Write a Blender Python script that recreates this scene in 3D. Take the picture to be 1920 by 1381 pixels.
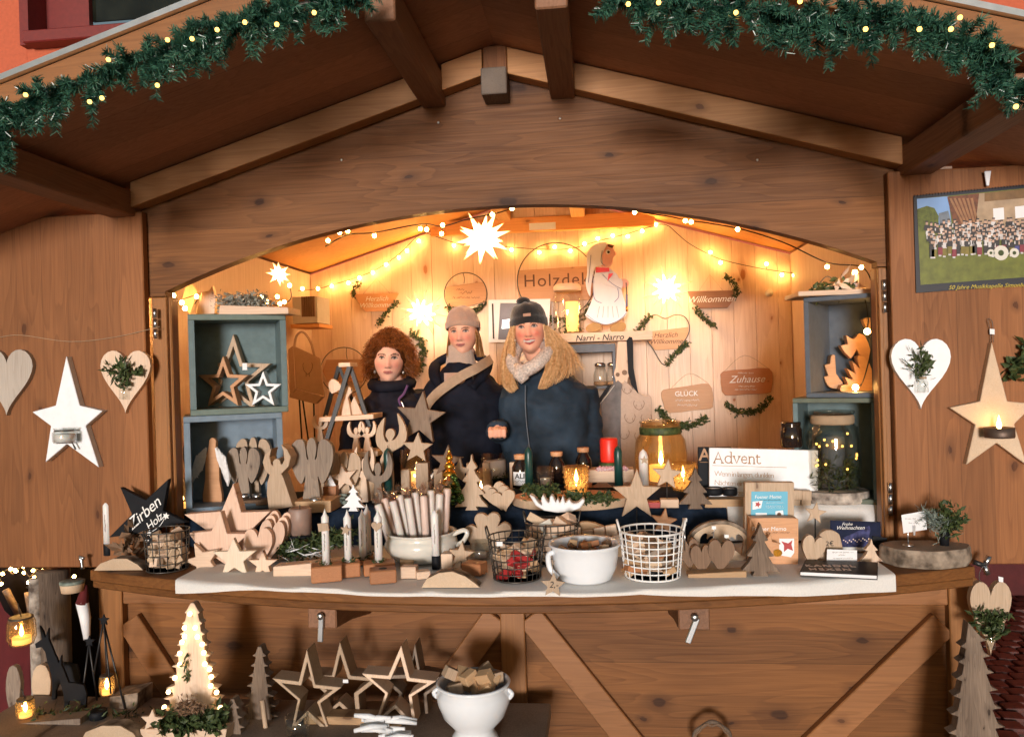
import bpy, bmesh, math, random
from mathutils import Vector, Matrix, Quaternion, noise as mnoise
R_ = math.radians
random.seed(7)
for o in list(bpy.data.objects): bpy.data.objects.remove(o)
sc = bpy.context.scene
COL = sc.collection

# ------------------------------------------------------------------ camera
FPX = 1500.0                       # focal length in photo pixels (1920 wide)
CAM = Vector((0, -2.64, 1.60))
YAW, ROLL = R_(6.09), R_(1.7)
FWD = Vector((-math.sin(YAW), math.cos(YAW), 0))
RT0 = Vector((math.cos(YAW), math.sin(YAW), 0)); UP0 = Vector((0, 0, 1))
RT = RT0*math.cos(ROLL) - UP0*math.sin(ROLL)
UP = UP0*math.cos(ROLL) + RT0*math.sin(ROLL)
cd = bpy.data.cameras.new('camera'); cam = bpy.data.objects.new('camera', cd); COL.objects.link(cam)
m = Matrix((RT, UP, -FWD)).transposed().to_4x4(); m.translation = CAM
cam.matrix_world = m
cd.sensor_width = 36; cd.lens = FPX/1920*36; cd.clip_start = .05; cd.clip_end = 200
sc.camera = cam

# ------------------------------------------------------------------ world, sun, exposure
SUN_EL, SUN_AZ = R_(3.2), R_(2)     # low frontal light from beside the viewer
w = bpy.data.worlds.new('World'); sc.world = w; w.use_nodes = True
nt = w.node_tree; bg = nt.nodes['Background']
sky = nt.nodes.new('ShaderNodeTexSky'); sky.sky_type = 'NISHITA'; sky.sun_disc = False
sky.sun_elevation = SUN_EL; sky.sun_rotation = math.pi + SUN_AZ
nt.links.new(sky.outputs[0], bg.inputs[0]); bg.inputs[1].default_value = .15
sd = bpy.data.lights.new('sun', 'SUN'); sd.energy = 3.1; sd.angle = R_(11); sd.color = (1, .97, .94)
so = bpy.data.objects.new('sun', sd); COL.objects.link(so)
sdir = Vector((math.sin(SUN_AZ)*math.cos(SUN_EL), math.cos(SUN_AZ)*math.cos(SUN_EL), -math.sin(SUN_EL)))
so.rotation_euler = sdir.to_track_quat('-Z', 'Y').to_euler(); so.location = (0, -6, 3)
vs = sc.view_settings; vs.view_transform = 'Standard'; vs.look = 'None'; vs.exposure = 0; vs.gamma = 1; vs.use_curve_mapping = False
sc.render.engine = 'CYCLES'
cy = sc.cycles; cy.use_denoising = True; cy.denoiser = 'OPENIMAGEDENOISE'; cy.max_bounces = 6; cy.diffuse_bounces = 3; cy.use_adaptive_sampling = True; cy.adaptive_threshold = .03
cy.glossy_bounces = 3; cy.transmission_bounces = 4; cy.transparent_max_bounces = 12; cy.caustics_reflective = False; cy.caustics_refractive = False
cy.sample_clamp_indirect = 3; cy.use_light_tree = True

# ------------------------------------------------------------------ photo pixel -> place in the world
def ray(px, py): return FWD + RT*((px-960)/FPX) + UP*((690.5-py)/FPX)
def at(px, py, Y):
    d = ray(px, py); return CAM + d*((Y-CAM.y)/d.y)
def on(px, py, z):
    d = ray(px, py); return CAM + d*((z-CAM.z)/d.z)
def mpp(p): return (Vector(p)-CAM).dot(FWD)/FPX          # metres per photo pixel at a place
ZC, ZR = 1.0, 1.12                  # counter top, raised shelf top
ZCL = ZC+.006                       # on the tablecloth

# ------------------------------------------------------------------ mesh builder
class MB:
    def __init__(s): s.v = []; s.f = []; s.sm = []
    def add(s, v, f, smooth=False):
        k = len(s.v); s.v += [tuple(p) for p in v]; s.f += [tuple(i+k for i in q) for q in f]; s.sm += [smooth]*len(f); return s
    def box(s, c, d, rot=None):
        hx, hy, hz = d[0]/2, d[1]/2, d[2]/2
        vs_ = [Vector((x*hx, y*hy, z*hz)) for z in (-1, 1) for y in (-1, 1) for x in (-1, 1)]
        if rot is not None: vs_ = [rot @ p for p in vs_]
        c = Vector(c); vs_ = [p+c for p in vs_]
        return s.add(vs_, [(0, 2, 3, 1), (4, 5, 7, 6), (0, 1, 5, 4), (2, 6, 7, 3), (0, 4, 6, 2), (1, 3, 7, 5)])
    def prism(s, o, y0, y1, axis='y'):
        n = len(o)
        a = sum(o[i][0]*o[(i+1) % n][1]-o[(i+1) % n][0]*o[i][1] for i in range(n))
        if a < 0: o = o[::-1]
        f = (lambda p, t: (p[0], t, p[1])) if axis == 'y' else ((lambda p, t: (p[0], p[1], t)) if axis == 'z' else (lambda p, t: (t, p[0], p[1])))
        v = [f(p, y0) for p in o]+[f(p, y1) for p in o]
        F = [tuple(range(n)), tuple(range(2*n-1, n-1, -1))]+[(i, i+n, (i+1) % n+n, (i+1) % n) for i in range(n)]
        if axis == 'z': F = [q[::-1] for q in F]
        return s.add(v, F)
    def lathe(s, prof, n=20, c=(0, 0, 0), smooth=True, sx=1, sy=1):
        v = []; F = []; k = len(prof)
        for i in range(n):
            a = 2*math.pi*i/n; ca, sa = math.cos(a), math.sin(a)
            v += [(c[0]+r*ca*sx, c[1]+r*sa*sy, c[2]+z) for r, z in prof]
        for i in range(n):
            j = (i+1) % n
            for q in range(k-1): F.append((i*k+q, j*k+q, j*k+q+1, i*k+q+1))
        s.add(v, F, smooth)
        for q, rev in ((0, True), (k-1, False)):
            if prof[q][0] > 1e-5:
                ids = [i*k+q for i in range(n)]
                b = len(s.v)-len(v); s.f.append(tuple(b+i for i in (ids[::-1] if rev else ids))); s.sm.append(False)
        return s
    def tube(s, pts, r, n=6, closed=False, smooth=True):
        pts = [Vector(p) for p in pts]; N = len(pts)
        if N < 2: return s
        rr = r if isinstance(r, (list, tuple)) else [r]*N
        v = []; F = []; prev = None
        for i, p in enumerate(pts):
            if closed: t = pts[(i+1) % N]-pts[i-1]
            else: t = pts[min(i+1, N-1)]-pts[max(i-1, 0)]
            if t.length < 1e-9: t = Vector((0, 0, 1))
            t.normalize()
            if prev is None:
                u = t.orthogonal().normalized()
            else:
                u = prev-t*prev.dot(t)
                u = u.normalized() if u.length > 1e-6 else t.orthogonal().normalized()
            prev = u; b = t.cross(u)
            for k in range(n):
                a = 2*math.pi*k/n; v.append(p+(u*math.cos(a)+b*math.sin(a))*rr[i])
        for i in range(N if closed else N-1):
            j = (i+1) % N
            for k in range(n):
                l = (k+1) % n; F.append((i*n+k, i*n+l, j*n+l, j*n+k))
        if not closed: F += [tuple(range(n))[::-1], tuple(range((N-1)*n, N*n))]
        return s.add(v, F, smooth)
    def ball(s, c, r, n=10, sq=(1, 1, 1)):
        prof = [(0 if i in (0, n//2) else r*math.sin(math.pi*i/(n//2)), -r*math.cos(math.pi*i/(n//2))) for i in range(n//2+1)]
        k = len(s.v); s.lathe(prof, n)
        for i in range(k, len(s.v)):
            p = s.v[i]; s.v[i] = (c[0]+p[0]*sq[0], c[1]+p[1]*sq[1], c[2]+p[2]*sq[2])
        return s
    def grid(s, rows, closed=False, smooth=True):
        k = len(rows[0]); v = [p for r in rows for p in r]; F = []
        for i in range(len(rows)-1):
            for j in range(k if closed else k-1):
                l = (j+1) % k; F.append((i*k+j, i*k+l, (i+1)*k+l, (i+1)*k+j))
        return s.add(v, F, smooth)
    def mesh(s, name, bevel=0, seg=1, recalc=False):
        me = bpy.data.meshes.new(name); me.from_pydata(s.v, [], s.f)
        me.polygons.foreach_set('use_smooth', s.sm)
        if bevel or recalc:
            bm = bmesh.new(); bm.from_mesh(me)
            if recalc: bmesh.ops.recalc_face_normals(bm, faces=bm.faces)
            if bevel:
                es = [e for e in bm.edges if len(e.link_faces) == 2 and e.calc_face_angle(0) > .6]
                if es: bmesh.ops.bevel(bm, geom=es, offset=bevel, segments=seg, profile=.6, affect='EDGES', clamp_overlap=True)
            bm.to_mesh(me); bm.free()
        me.update(); return me
    def build(s, name, mat, parent=None, loc=None, bevel=0, seg=1, recalc=False, kind=None):
        me = s.mesh(name, bevel, seg, recalc); me.materials.append(mat)
        o = bpy.data.objects.new(name, me); COL.objects.link(o)
        if parent is not None: o.parent = parent
        if loc is not None: o.location = loc
        if kind: o['kind'] = kind
        return o

def tag(o, label, cat, group=None, kind=None):
    o['label'] = label; o['category'] = cat
    if group: o['group'] = group
    if kind: o['kind'] = kind
    return o
def thing(name, label, cat, loc=(0, 0, 0), rz=0, rx=0, ry=0, group=None):
    o = bpy.data.objects.new(name, None); COL.objects.link(o); o.empty_display_size = .05
    o.location = loc; o.rotation_euler = (rx, ry, rz)
    return tag(o, label, cat, group)
def copytree(o, parent=None):
    c = o.copy(); COL.objects.link(c); c.parent = parent
    for ch in o.children: copytree(ch, c)
    return c

# ------------------------------------------------------------------ outlines (in photo pixels unless said otherwise)
def star(cx, cy, R, r=None, rot=0, n=5, sx=1, sy=1):
    r = r or R*.42; o = []
    for i in range(2*n):
        a = R_(rot)+math.pi*i/n; q = R if i % 2 == 0 else r
        o.append((cx+math.sin(a)*q*sx, cy-math.cos(a)*q*sy))
    return o
def heart(cx, top, w, h, rot=0, n=36, tail=1.0):
    o = []
    for i in range(n):
        t = 2*math.pi*i/n
        x = 16*math.sin(t)**3; y = 13*math.cos(t)-5*math.cos(2*t)-2*math.cos(3*t)-math.cos(4*t)
        y = y if y > 0 else y*tail
        o.append([x/32*w, y])
    ys = [p[1] for p in o]; y0, y1 = min(ys), max(ys)
    c, s = math.cos(R_(rot)), math.sin(R_(rot)); q = []
    for x, y in o:
        yy = (y1-y)/(y1-y0)*h-h/2
        q.append((cx+x*c-yy*s, top+h/2+x*s+yy*c))
    return q
def tree(cx, base, h, w, tiers=4, trunk=.12, tw=.22, flare=True, curve=.25):
    R = []; y = base-h*trunk; hh = h*(1-trunk)
    for i in range(tiers):
        t0 = i/tiers; t1 = (i+1)/tiers
        wi = w/2*((1-t0)*.9+.1); wn = w/2*((1-t1)*.62)
        y0 = y-hh*t0; y1 = y-hh*t1*.98
        R.append((wi, y0+(h*.012)))
        R.append((wi*.97, y0-h*.012))
        R.append((wn+(wi-wn)*curve, y0+(y1-y0)*.55))
        R.append((max(wn, w*.008), y1+hh*.02))
    R[-1] = (w*.012, base-h)
    tr = [(w*tw*.75, base), (w*tw/2.2, y)]
    pts = tr+R
    return [(cx+a, b) for a, b in pts]+[(cx-a, b) for a, b in pts[::-1]]
def smooth(p, k=3, closed=True):
    n = len(p); o = []
    for i in range(n if closed else n-1):
        a, b, c, d = (p[(i-1) % n], p[i], p[(i+1) % n], p[(i+2) % n]) if closed else (p[max(i-1, 0)], p[i], p[i+1], p[min(i+2, n-1)])
        for j in range(k):
            t = j/k
            o.append(tuple(.5*((2*b[q])+(-a[q]+c[q])*t+(2*a[q]-5*b[q]+4*c[q]-d[q])*t*t+(-a[q]+3*b[q]-3*c[q]+d[q])*t**3) for q in range(len(b))))
    if not closed: o.append(tuple(p[-1]))
    return o
def angel_up(cx, base, h, w, lean=0):          # figure with raised wings, a cut board
    L = [(-.22, 0), (-.17, .25), (-.12, .44), (-.30, .49), (-.46, .60), (-.50, .77), (-.43, .93), (-.31, 1.0), (-.33, .86), (-.28, .72), (-.18, .61), (-.07, .575), (-.105, .65), (-.11, .72), (-.07, .78), (0, .80)]
    half = [(x, y) for x, y in L]
    pts = half+[(-x, y) for x, y in half[::-1][1:]]
    pts = [(-.20, 0)]+smooth(pts, 3, False)[1:-1]+[(.20, 0)]
    return [(cx+x*w+lean*y*h, base-y*h) for x, y in pts]
def angel_folded(cx, base, h, w):              # figure with wings hanging beside the dress
    L = [(-.22, 0), (-.17, .28), (-.15, .42), (-.24, .30), (-.38, .42), (-.50, .66), (-.48, .86), (-.34, .96), (-.20, .95), (-.145, .84), (-.12, .70), (-.075, .665), (-.10, .75), (-.115, .86), (-.07, .96), (0, .99)]
    pts = L+[(-x, y) for x, y in L[::-1][1:]]
    pts = [(-.22, 0)]+smooth(pts, 3, False)[1:-1]+[(.22, 0)]
    return [(cx+x*w, base-y*h) for x, y in pts]
def ring(o, i):                                # band between two outlines, as mesh prism
    return o, i

def loc_of(pts, z=None, Y=None):
    if Y is None:
        b = max(pts, key=lambda p: p[1]); Y = on(b[0], b[1], z).y
    W = [at(x, y, Y) for x, y in pts]
    bx = (min(p.x for p in W)+max(p.x for p in W))/2; bz = min(p.z for p in W)
    if z is not None: bz = z
    L = Vector((bx, Y, bz)); return L, [(p.x-bx, p.z-bz) for p in W]
def slab(name, pts, mat, z=None, Y=None, th=.02, label=None, cat=None, group=None, parent=None, bevel=.0015, hole=None, rz=0, rx=0):
    """board cut to an outline seen in the photo, standing upright with real thickness"""
    L, o = loc_of(pts, z, Y)
    mb = MB()
    if hole is None: mb.prism(o, 0, th)
    else:
        if Y is None: Y = L.y
        h = [(lambda p: (p.x-L.x, p.z-L.z))(at(x, y, Y)) for x, y in hole]; band(mb, o, h, 0, th)
    ob = mb.build(name, mat, bevel=bevel)
    if parent is not None:
        ob.parent = parent; ob.location = L-parent.location
    else:
        ob.location = L; ob.rotation_euler = (rx, 0, rz)
    if label: tag(ob, label, cat, group)
    return ob
def band(mb, o, h, y0, y1):
    n = len(o); assert n == len(h)
    v = [(p[0], t, p[1]) for t in (y0, y1) for q in (o, h) for p in q]
    F = []
    for i in range(n):
        j = (i+1) % n
        F += [(i, j, n+j, n+i), (2*n+i, 3*n+i, 3*n+j, 2*n+j), (i, 2*n+i, 2*n+j, j), (n+i, n+j, 3*n+j, 3*n+i)]
    return mb.add(v, F)
def turned(name, prof, px, py, z, mat, label=None, cat=None, parent=None, n=24, group=None, dy=0, **k):
    """turned (lathe) body: profile (radius, height) in photo pixels"""
    p = on(px, py, z); p.y += dy; s = mpp(p)
    ob = MB().lathe([(r*s, h*s) for r, h in prof], n).build(name, mat, **k)
    if parent is not None: ob.parent = parent; ob.location = Vector((p.x, p.y, z))-parent.location
    else: ob.location = (p.x, p.y, z)
    if label: tag(ob, label, cat, group)
    return ob

def text(name, body, mat, parent, loc, size, shear=0, rot=(math.pi/2, 0, 0), depth=.0006, align='CENTER', sp=1.0, off=0, world=False):
    c = bpy.data.curves.new(name, 'FONT'); c.body = body; c.size = size; c.shear = shear; c.extrude = depth
    c.align_x = align; c.align_y = 'CENTER'; c.space_character = sp; c.offset = off; c.resolution_u = 3
    o = bpy.data.objects.new(name, c); COL.objects.link(o)
    dg = bpy.context.evaluated_depsgraph_get(); me = bpy.data.meshes.new_from_object(o.evaluated_get(dg))
    bpy.data.objects.remove(o); bpy.data.curves.remove(c)
    me.materials.clear(); me.materials.append(mat)
    o = bpy.data.objects.new(name, me); COL.objects.link(o); o.parent = parent
    o.location = Vector(loc)-(parent.location if world else Vector()); o.rotation_euler = rot
    return o
def scribble(name, mat, parent, x0, x1, z, amp, y, r=.0007, seed=1, k=None):
    """a line of handwriting too small to read"""
    rnd = random.Random(seed); n = k or int((x1-x0)/amp*1.7); pts = []
    for i in range(n+1):
        t = i/n
        pts.append((x0+(x1-x0)*t+rnd.uniform(-.3, .3)*amp, y, z+(amp*.5 if i % 2 else -amp*.4)*rnd.uniform(.4, 1.2)))
    mb = MB(); k = 0
    while k < len(pts)-2:
        L = rnd.randint(4, 9); mb.tube(smooth(pts[k:k+L], 3, False), r, 4); k += L
    return mb.build(name, mat, parent)
# ------------------------------------------------------------------ materials
class NT:
    def __init__(s, name):
        s.m = bpy.data.materials.new(name); s.m.use_nodes = True; s.t = s.m.node_tree
        s.b = s.t.nodes['Principled BSDF']; s.out = s.t.nodes['Material Output']
    def n(s, typ, **kw):
        q = s.t.nodes.new('ShaderNode'+typ)
        for k, v in kw.items():
            if k.startswith('i_'):
                key = k[2:]; key = int(key) if key.isdigit() else key.replace('_', ' ')
                if hasattr(v, 'links') or isinstance(v, bpy.types.NodeSocket): s.t.links.new(v, q.inputs[key])
                else: q.inputs[key].default_value = v
            else: setattr(q, k, v)
        return q
    def l(s, a, b): s.t.links.new(a, b)
    def math(s, op, a, b=0.0, c=0.0):
        q = s.n('Math', operation=op)
        for i, v in enumerate((a, b, c)):
            if isinstance(v, bpy.types.NodeSocket): s.l(v, q.inputs[i])
            else: q.inputs[i].default_value = v
        return q.outputs[0]
    def ramp(s, fac, stops, interp='LINEAR'):
        q = s.n('ValToRGB'); s.l(fac, q.inputs[0]); q.color_ramp.interpolation = interp
        e = q.color_ramp.elements
        while len(e) < len(stops): e.new(.5)
        for k, (p, c) in enumerate(stops):
            e[k].position = p; e[k].color = (*c, 1) if len(c) == 3 else c
        return q.outputs[0]
    def mix(s, f, a, b, mode='MIX'):
        q = s.n('Mix', data_type='RGBA', blend_type=mode)
        for i, v in ((0, f), (6, a), (7, b)):
            if isinstance(v, bpy.types.NodeSocket): s.l(v, q.inputs[i])
            else: q.inputs[i].default_value = v if not isinstance(v, tuple) or len(v) == 4 else (*v, 1)
        return q.outputs[2]
def g3(v): return (v, v, v)
def plain(name, col, rough=.5, metal=0, var=.12, scale=30, bump=0, spec=.5, **kw):
    N = NT(name); b = N.b; tc = N.n('TexCoord').outputs['Object']
    no = N.n('TexNoise', i_Vector=tc, i_Scale=scale, i_Detail=4.0)
    c = N.mix(1.0, col, N.ramp(no.outputs[0], [(.3, g3(1-var)), (.7, g3(1+var*.6))]), 'MULTIPLY')
    N.l(c, b.inputs['Base Color']); b.inputs['Roughness'].default_value = rough; b.inputs['Metallic'].default_value = metal
    b.inputs['Specular IOR Level'].default_value = spec
    for k, v in kw.items(): b.inputs[k.replace('_', ' ')].default_value = v
    if bump:
        bu = N.n('Bump', i_Strength=.6, i_Distance=bump, i_Height=no.outputs[0]); N.l(bu.outputs[0], b.inputs['Normal'])
    return N.m
def wood(name, lo, hi, axis='z', rough=.55, knots=1.0, s=1.0, knot=None, grain=1.0, spec=.35, stain=.25, bump=.0004, lam=0, lamax=None):
    """softwood board: long grain along one axis, fine pores, knots and uneven stain"""
    N = NT(name); b = N.b
    tc = N.n('TexCoord').outputs['Object']; rnd = N.n('ObjectInfo').outputs['Random']
    off = N.n('CombineXYZ', i_0=N.math('MULTIPLY', rnd, 7.3), i_1=N.math('MULTIPLY', rnd, 3.1), i_2=N.math('MULTIPLY', rnd, 5.7)).outputs[0]
    v = N.n('VectorMath', operation='ADD', i_0=tc, i_1=off).outputs[0]
    def mp(al, ac, flat=False):
        q = N.n('Mapping', i_Vector=v)
        sc_ = [ac*s]*3; sc_['xyz'.index(axis)] = al*s
        if flat: sc_[2 if axis == 'y' else 1] = .05
        q.inputs['Scale'].default_value = sc_
        return q.outputs[0]
    warp = N.n('TexNoise', i_Vector=mp(1.2, 4), i_Scale=1.0, i_Detail=2.0).outputs[1]
    wv = N.n('VectorMath', operation='MULTIPLY_ADD', i_0=warp, i_1=(.55, .55, .55), i_2=mp(.55, 7)).outputs[0]
    bands = N.n('TexNoise', i_Vector=wv, i_Scale=2.4, i_Detail=1.5, i_Roughness=.4).outputs[0]
    fr = N.math('FRACT', N.math('MULTIPLY', bands, 9.0*grain))
    lines = N.ramp(fr, [(0, g3(.25)), (.75, g3(.75)), (.93, g3(1)), (1, g3(.25))])
    fine = N.n('TexNoise', i_Vector=mp(5, 190), i_Scale=1.0, i_Detail=3.0).outputs[0]
    big = N.n('TexNoise', i_Vector=mp(.9, 3.0), i_Scale=1.3, i_Detail=3.0).outputs[0]
    f1 = N.math('ADD', N.math('MULTIPLY', lines, .27), N.math('MULTIPLY', fine, .55))
    f2 = N.math('ADD', f1, N.math('MULTIPLY', N.math('SUBTRACT', big, .5), stain*3.2))
    col = N.ramp(f2, [(.12, hi), (.85, lo)])
    if knots:
        wk = N.n('VectorMath', operation='MULTIPLY_ADD', i_0=N.n('TexNoise', i_Vector=mp(9, 16), i_Scale=1.0, i_Detail=2.0).outputs[1], i_1=(.16, .16, .16), i_2=mp(2.7, 5.2)).outputs[0]
        sp = N.n('SeparateXYZ', i_0=wk); kc = N.n('CombineXYZ', i_0=sp.outputs[0], i_1=sp.outputs[1 if axis == 'y' else 2])
        kv = N.n('TexVoronoi', voronoi_dimensions='2D', i_Vector=kc.outputs[0], i_Scale=1.0, i_Randomness=1.0)
        kd = N.math('MULTIPLY', N.math('ADD', kv.outputs['Distance'], N.math('MULTIPLY', N.math('SUBTRACT', fine, .5), .06)), N.math('ADD', .75, N.math('MULTIPLY', N.n('SeparateColor', i_0=kv.outputs['Color']).outputs[1], 2.2)))
        pick = N.math('GREATER_THAN', N.n('SeparateColor', i_0=kv.outputs['Color']).outputs[0], 1-.6*knots)
        kf = N.math('MULTIPLY', N.ramp(kd, [(.06, g3(1)), (.085, g3(.45)), (.26, g3(0))]), pick)
        col = N.mix(N.math('MULTIPLY', kf, N.math('ADD', .68, N.math('MULTIPLY', fine, .40))), col, knot or (lo[0]*.42, lo[1]*.36, lo[2]*.36))
    tone = N.math('ADD', N.math('MULTIPLY', rnd, .26), .86)
    if lam:
        ax = N.n('SeparateXYZ', i_0=v).outputs[lamax if lamax is not None else 2 if axis == 'x' else 0]; q = N.math('DIVIDE', ax, lam)
        wn = N.n('TexWhiteNoise', noise_dimensions='1D', i_W=N.math('FLOOR', q)).outputs[0]; jt = N.math('MULTIPLY', N.math('LESS_THAN', N.math('FRACT', q), .018), .30)
        tone = N.math('SUBTRACT', N.math('ADD', N.math('MULTIPLY', wn, .30), .86), jt)
    col = N.mix(1.0, col, N.n('CombineXYZ', i_0=tone, i_1=tone, i_2=tone).outputs[0], 'MULTIPLY')
    N.l(col, b.inputs['Base Color'])
    N.l(N.math('ADD', rough-.08, N.math('MULTIPLY', fine, .2)), b.inputs['Roughness'])
    b.inputs['Specular IOR Level'].default_value = spec
    bu = N.n('Bump', i_Strength=.5, i_Distance=bump, i_Height=f1); N.l(bu.outputs[0], b.inputs['Normal'])
    return N.m
def emis(name, col, k):
    N = NT(name); e = N.n('Emission', i_Color=(*col, 1), i_Strength=k); N.l(e.outputs[0], N.out.inputs[0]); return N.m
def glass(name, tint=(.97, .98, .97), refl=.9, rough=.05, glow=0):
    N = NT(name); tr = N.n('BsdfTransparent', i_Color=(*tint, 1)); gl = N.n('BsdfGlossy', i_Roughness=rough, i_Color=g3(refl)+(1,))
    lw = N.n('LayerWeight', i_Blend=.5); f = N.math('ADD', N.math('MULTIPLY', N.math('POWER', lw.outputs['Facing'], 2.6), .62), .07)
    mx = N.n('MixShader'); N.l(f, mx.inputs[0])
    base = tr.outputs[0]
    if glow:
        tl = N.n('BsdfTranslucent', i_Color=(1, .78, .5, 1)); m2 = N.n('MixShader', i_0=glow); N.l(base, m2.inputs[1]); N.l(tl.outputs[0], m2.inputs[2]); base = m2.outputs[0]
    N.l(base, mx.inputs[1]); N.l(gl.outputs[0], mx.inputs[2]); N.l(mx.outputs[0], N.out.inputs[0]); return N.m
def leafy(name, a, b_, rough=.5, scale=25, spec=.4):
    N = NT(name); tc = N.n('TexCoord').outputs['Object']
    no = N.n('TexNoise', i_Vector=tc, i_Scale=scale, i_Detail=3.0)
    N.l(N.ramp(no.outputs[0], [(.3, a), (.72, b_)]), N.b.inputs['Base Color']); N.b.inputs['Roughness'].default_value = rough
    N.b.inputs['Specular IOR Level'].default_value = spec
    return N.m

M = {}
# stained hut timber
M['hut_x'] = wood('hut wood along x', (.078, .027, .0075), (.245, .100, .030), 'x', .55, .95, 1.0, stain=.26, spec=.25, lam=.105)
M['hut_z'] = wood('hut wood upright', (.145, .052, .017), (.320, .130, .048), 'z', .5, .7, 1.0, stain=.2, lam=.095, spec=.25)
M['hut_y'] = wood('hut wood along y', (.13, .060, .030), (.30, .145, .078), 'y', .55, .8)
M['roof_x'] = wood('roof lining', (.25, .112, .058), (.43, .205, .112), 'x', .6, .5, .8, lam=.17, lamax=1)
M['ledger'] = wood('ledger wood', (.31, .13, .042), (.54, .265, .10), 'x', .5, .9)
M['frame_o'] = wood('orange frame wood', (.18, .072, .021), (.34, .15, .052), 'z', .4, .4)
M['frame_ox'] = wood('orange rail wood', (.17, .068, .022), (.33, .145, .055), 'x', .4, .5)
M['spruce'] = wood('pale spruce', (.60, .40, .27), (.86, .66, .52), 'z', .55, .8, knot=(.30, .10, .03), stain=.12, grain=.8)
M['spruce_y'] = wood('spruce lining in lamp orange', (.56, .23, .065), (.82, .40, .13), 'x', .55, .5, stain=.12)  # orange glow of the lamps is put into this lining colour
M['spruce_by'] = wood('pale spruce beam', (.50, .24, .09), (.74, .44, .20), 'y', .55, .5, stain=.12)
M['end'] = wood('end grain', (.07, .05, .038), (.21, .165, .13), 'y', .7, 0, 2.5, grain=2.2)
# craft woods
M['pine'] = wood('new pine', (.60, .40, .27), (.84, .66, .51), 'z', .6, .6, 2.5, stain=.08)
M['pine_x'] = wood('new pine lying', (.58, .38, .25), (.82, .63, .48), 'x', .6, .5, 2.5, stain=.08)
M['pinkpine'] = wood('rosy pine', (.58, .36, .25), (.80, .58, .45), 'z', .6, .9, 2.0, stain=.14)
M['palepine'] = wood('pale birch board', (.68, .52, .37), (.88, .76, .61), 'z', .6, .3, 2.5, stain=.08)
M['oak'] = wood('oak board', (.34, .23, .145), (.56, .42, .30), 'z', .6, .25, 2.2, stain=.12)
M['oak_x'] = wood('oak board lying', (.36, .21, .105), (.58, .385, .22), 'x', .6, .25, 2.2, stain=.12)
M['beech'] = wood('oiled beech', (.47, .22, .10), (.66, .36, .19), 'x', .5, .1, 2, stain=.1)
M['redwood'] = wood('oiled red wood', (.30, .115, .045), (.47, .21, .095), 'x', .5, .2, 3, stain=.1)
M['grey'] = wood('weathered wood', (.15, .11, .085), (.37, .29, .225), 'z', .75, .7, 2.2, stain=.25)
M['bark'] = wood('barky dark wood', (.055, .036, .026), (.26, .19, .14), 'z', .85, .8, 3.0, stain=.4, bump=.002)
M['walnut'] = wood('dark brown wood', (.10, .055, .03), (.25, .15, .09), 'z', .6, .5, 2.5)
M['birch'] = leafy('birch bark', (.10, .075, .06), (.62, .54, .46), .8, 34)
M['barkrim'] = leafy('log bark', (.07, .05, .035), (.42, .33, .25), .85, 30)
M['slice'] = wood('cut slice', (.44, .30, .19), (.66, .50, .35), 'y', .65, 0, 2.5, grain=1.6)
M['white'] = plain('white paint', (.83, .85, .88), .55, var=.06)
M['whitegloss'] = plain('white enamel', (.80, .83, .87), .12, var=.02, Coat_Weight=.4)
M['cream'] = plain('cream ceramic', (.68, .66, .60), .18, var=.05, Coat_Weight=.3)
M['cloth'] = plain('white tablecloth', (.74, .72, .69), .9, var=.06, scale=220, bump=.0006)
M['black'] = plain('black paint', (.010, .011, .014), .6, var=.2, spec=.15)
M['blackmetal'] = plain('black metal', (.02, .02, .022), .4, 0, var=.2)
M['steel'] = plain('galvanised steel', (.72, .74, .76), .28, 1.0)
M['wire'] = plain('dark wire', (.10, .09, .08), .45, .7)
M['wwire'] = plain('white wire', (.85, .85, .84), .4)
M['navycloth'] = plain('navy cloth', (.014, .024, .044), .95, var=.3, scale=60, spec=.1)
M['teal'] = plain('teal crate paint', (.125, .185, .195), .6, var=.15)
M['teal_rim'] = plain('teal crate edge', (.14, .19, .165), .6, var=.15)
M['bluegrey'] = plain('blue grey crate paint', (.17, .235, .30), .6, var=.15)
M['slate'] = plain('slate crate paint', (.095, .115, .145), .6, var=.15)
M['olive'] = plain('green grey crate edge', (.11, .13, .095), .6, var=.15)
M['wax'] = plain('white wax', (.80, .76, .74), .45, var=.04, Subsurface_Weight=.15)
M['pinkwax'] = plain('rose wax', (.82, .66, .60), .45, var=.06)
M['brownwax'] = plain('brown wax', (.30, .20, .16), .5, var=.14)
M['redwax'] = plain('red wax', (.80, .03, .015), .4, var=.08)
M['greenwax'] = plain('dark green wax', (.012, .055, .048), .35, var=.15)
M['glass'] = glass('clear glass'); M['smoke'] = glass('smoky glass', (.90, .89, .86)); M['amber'] = glass('amber glass', (.99, .92, .78), glow=.10); M['crystal'] = glass('cut crystal', (.98, .94, .86), glow=.28)
M['darkglass'] = plain('dark brown glass', (.018, .010, .008), .06, var=.2, Coat_Weight=.5)
M['gold'] = plain('gold glass', (.95, .48, .06), .16, .9, var=.25, scale=60)
M['greenglass'] = plain('green mirrored glass', (.10, .20, .06), .14, .9, var=.3, scale=60)
M['paper'] = plain('white card', (.80, .80, .82), .7, var=.03)
M['ink'] = plain('dark ink', (.03, .025, .02), .7); M['brownink'] = plain('burnt lettering', (.11, .045, .02), .7); M['whiteink'] = plain('white lettering', (.85, .84, .82), .6)
M['copperink'] = plain('copper lettering', (.45, .25, .13), .6); M['kraft'] = plain('kraft paper', (.42, .25, .14), .8, var=.08)
M['greyink'] = plain('grey lettering', (.40, .36, .33), .7)
M['string'] = plain('jute string', (.38, .27, .17), .9)
M['fir'] = leafy('artificial fir', (.007, .042, .028), (.065, .185, .120), .3, 30, .6)
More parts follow.
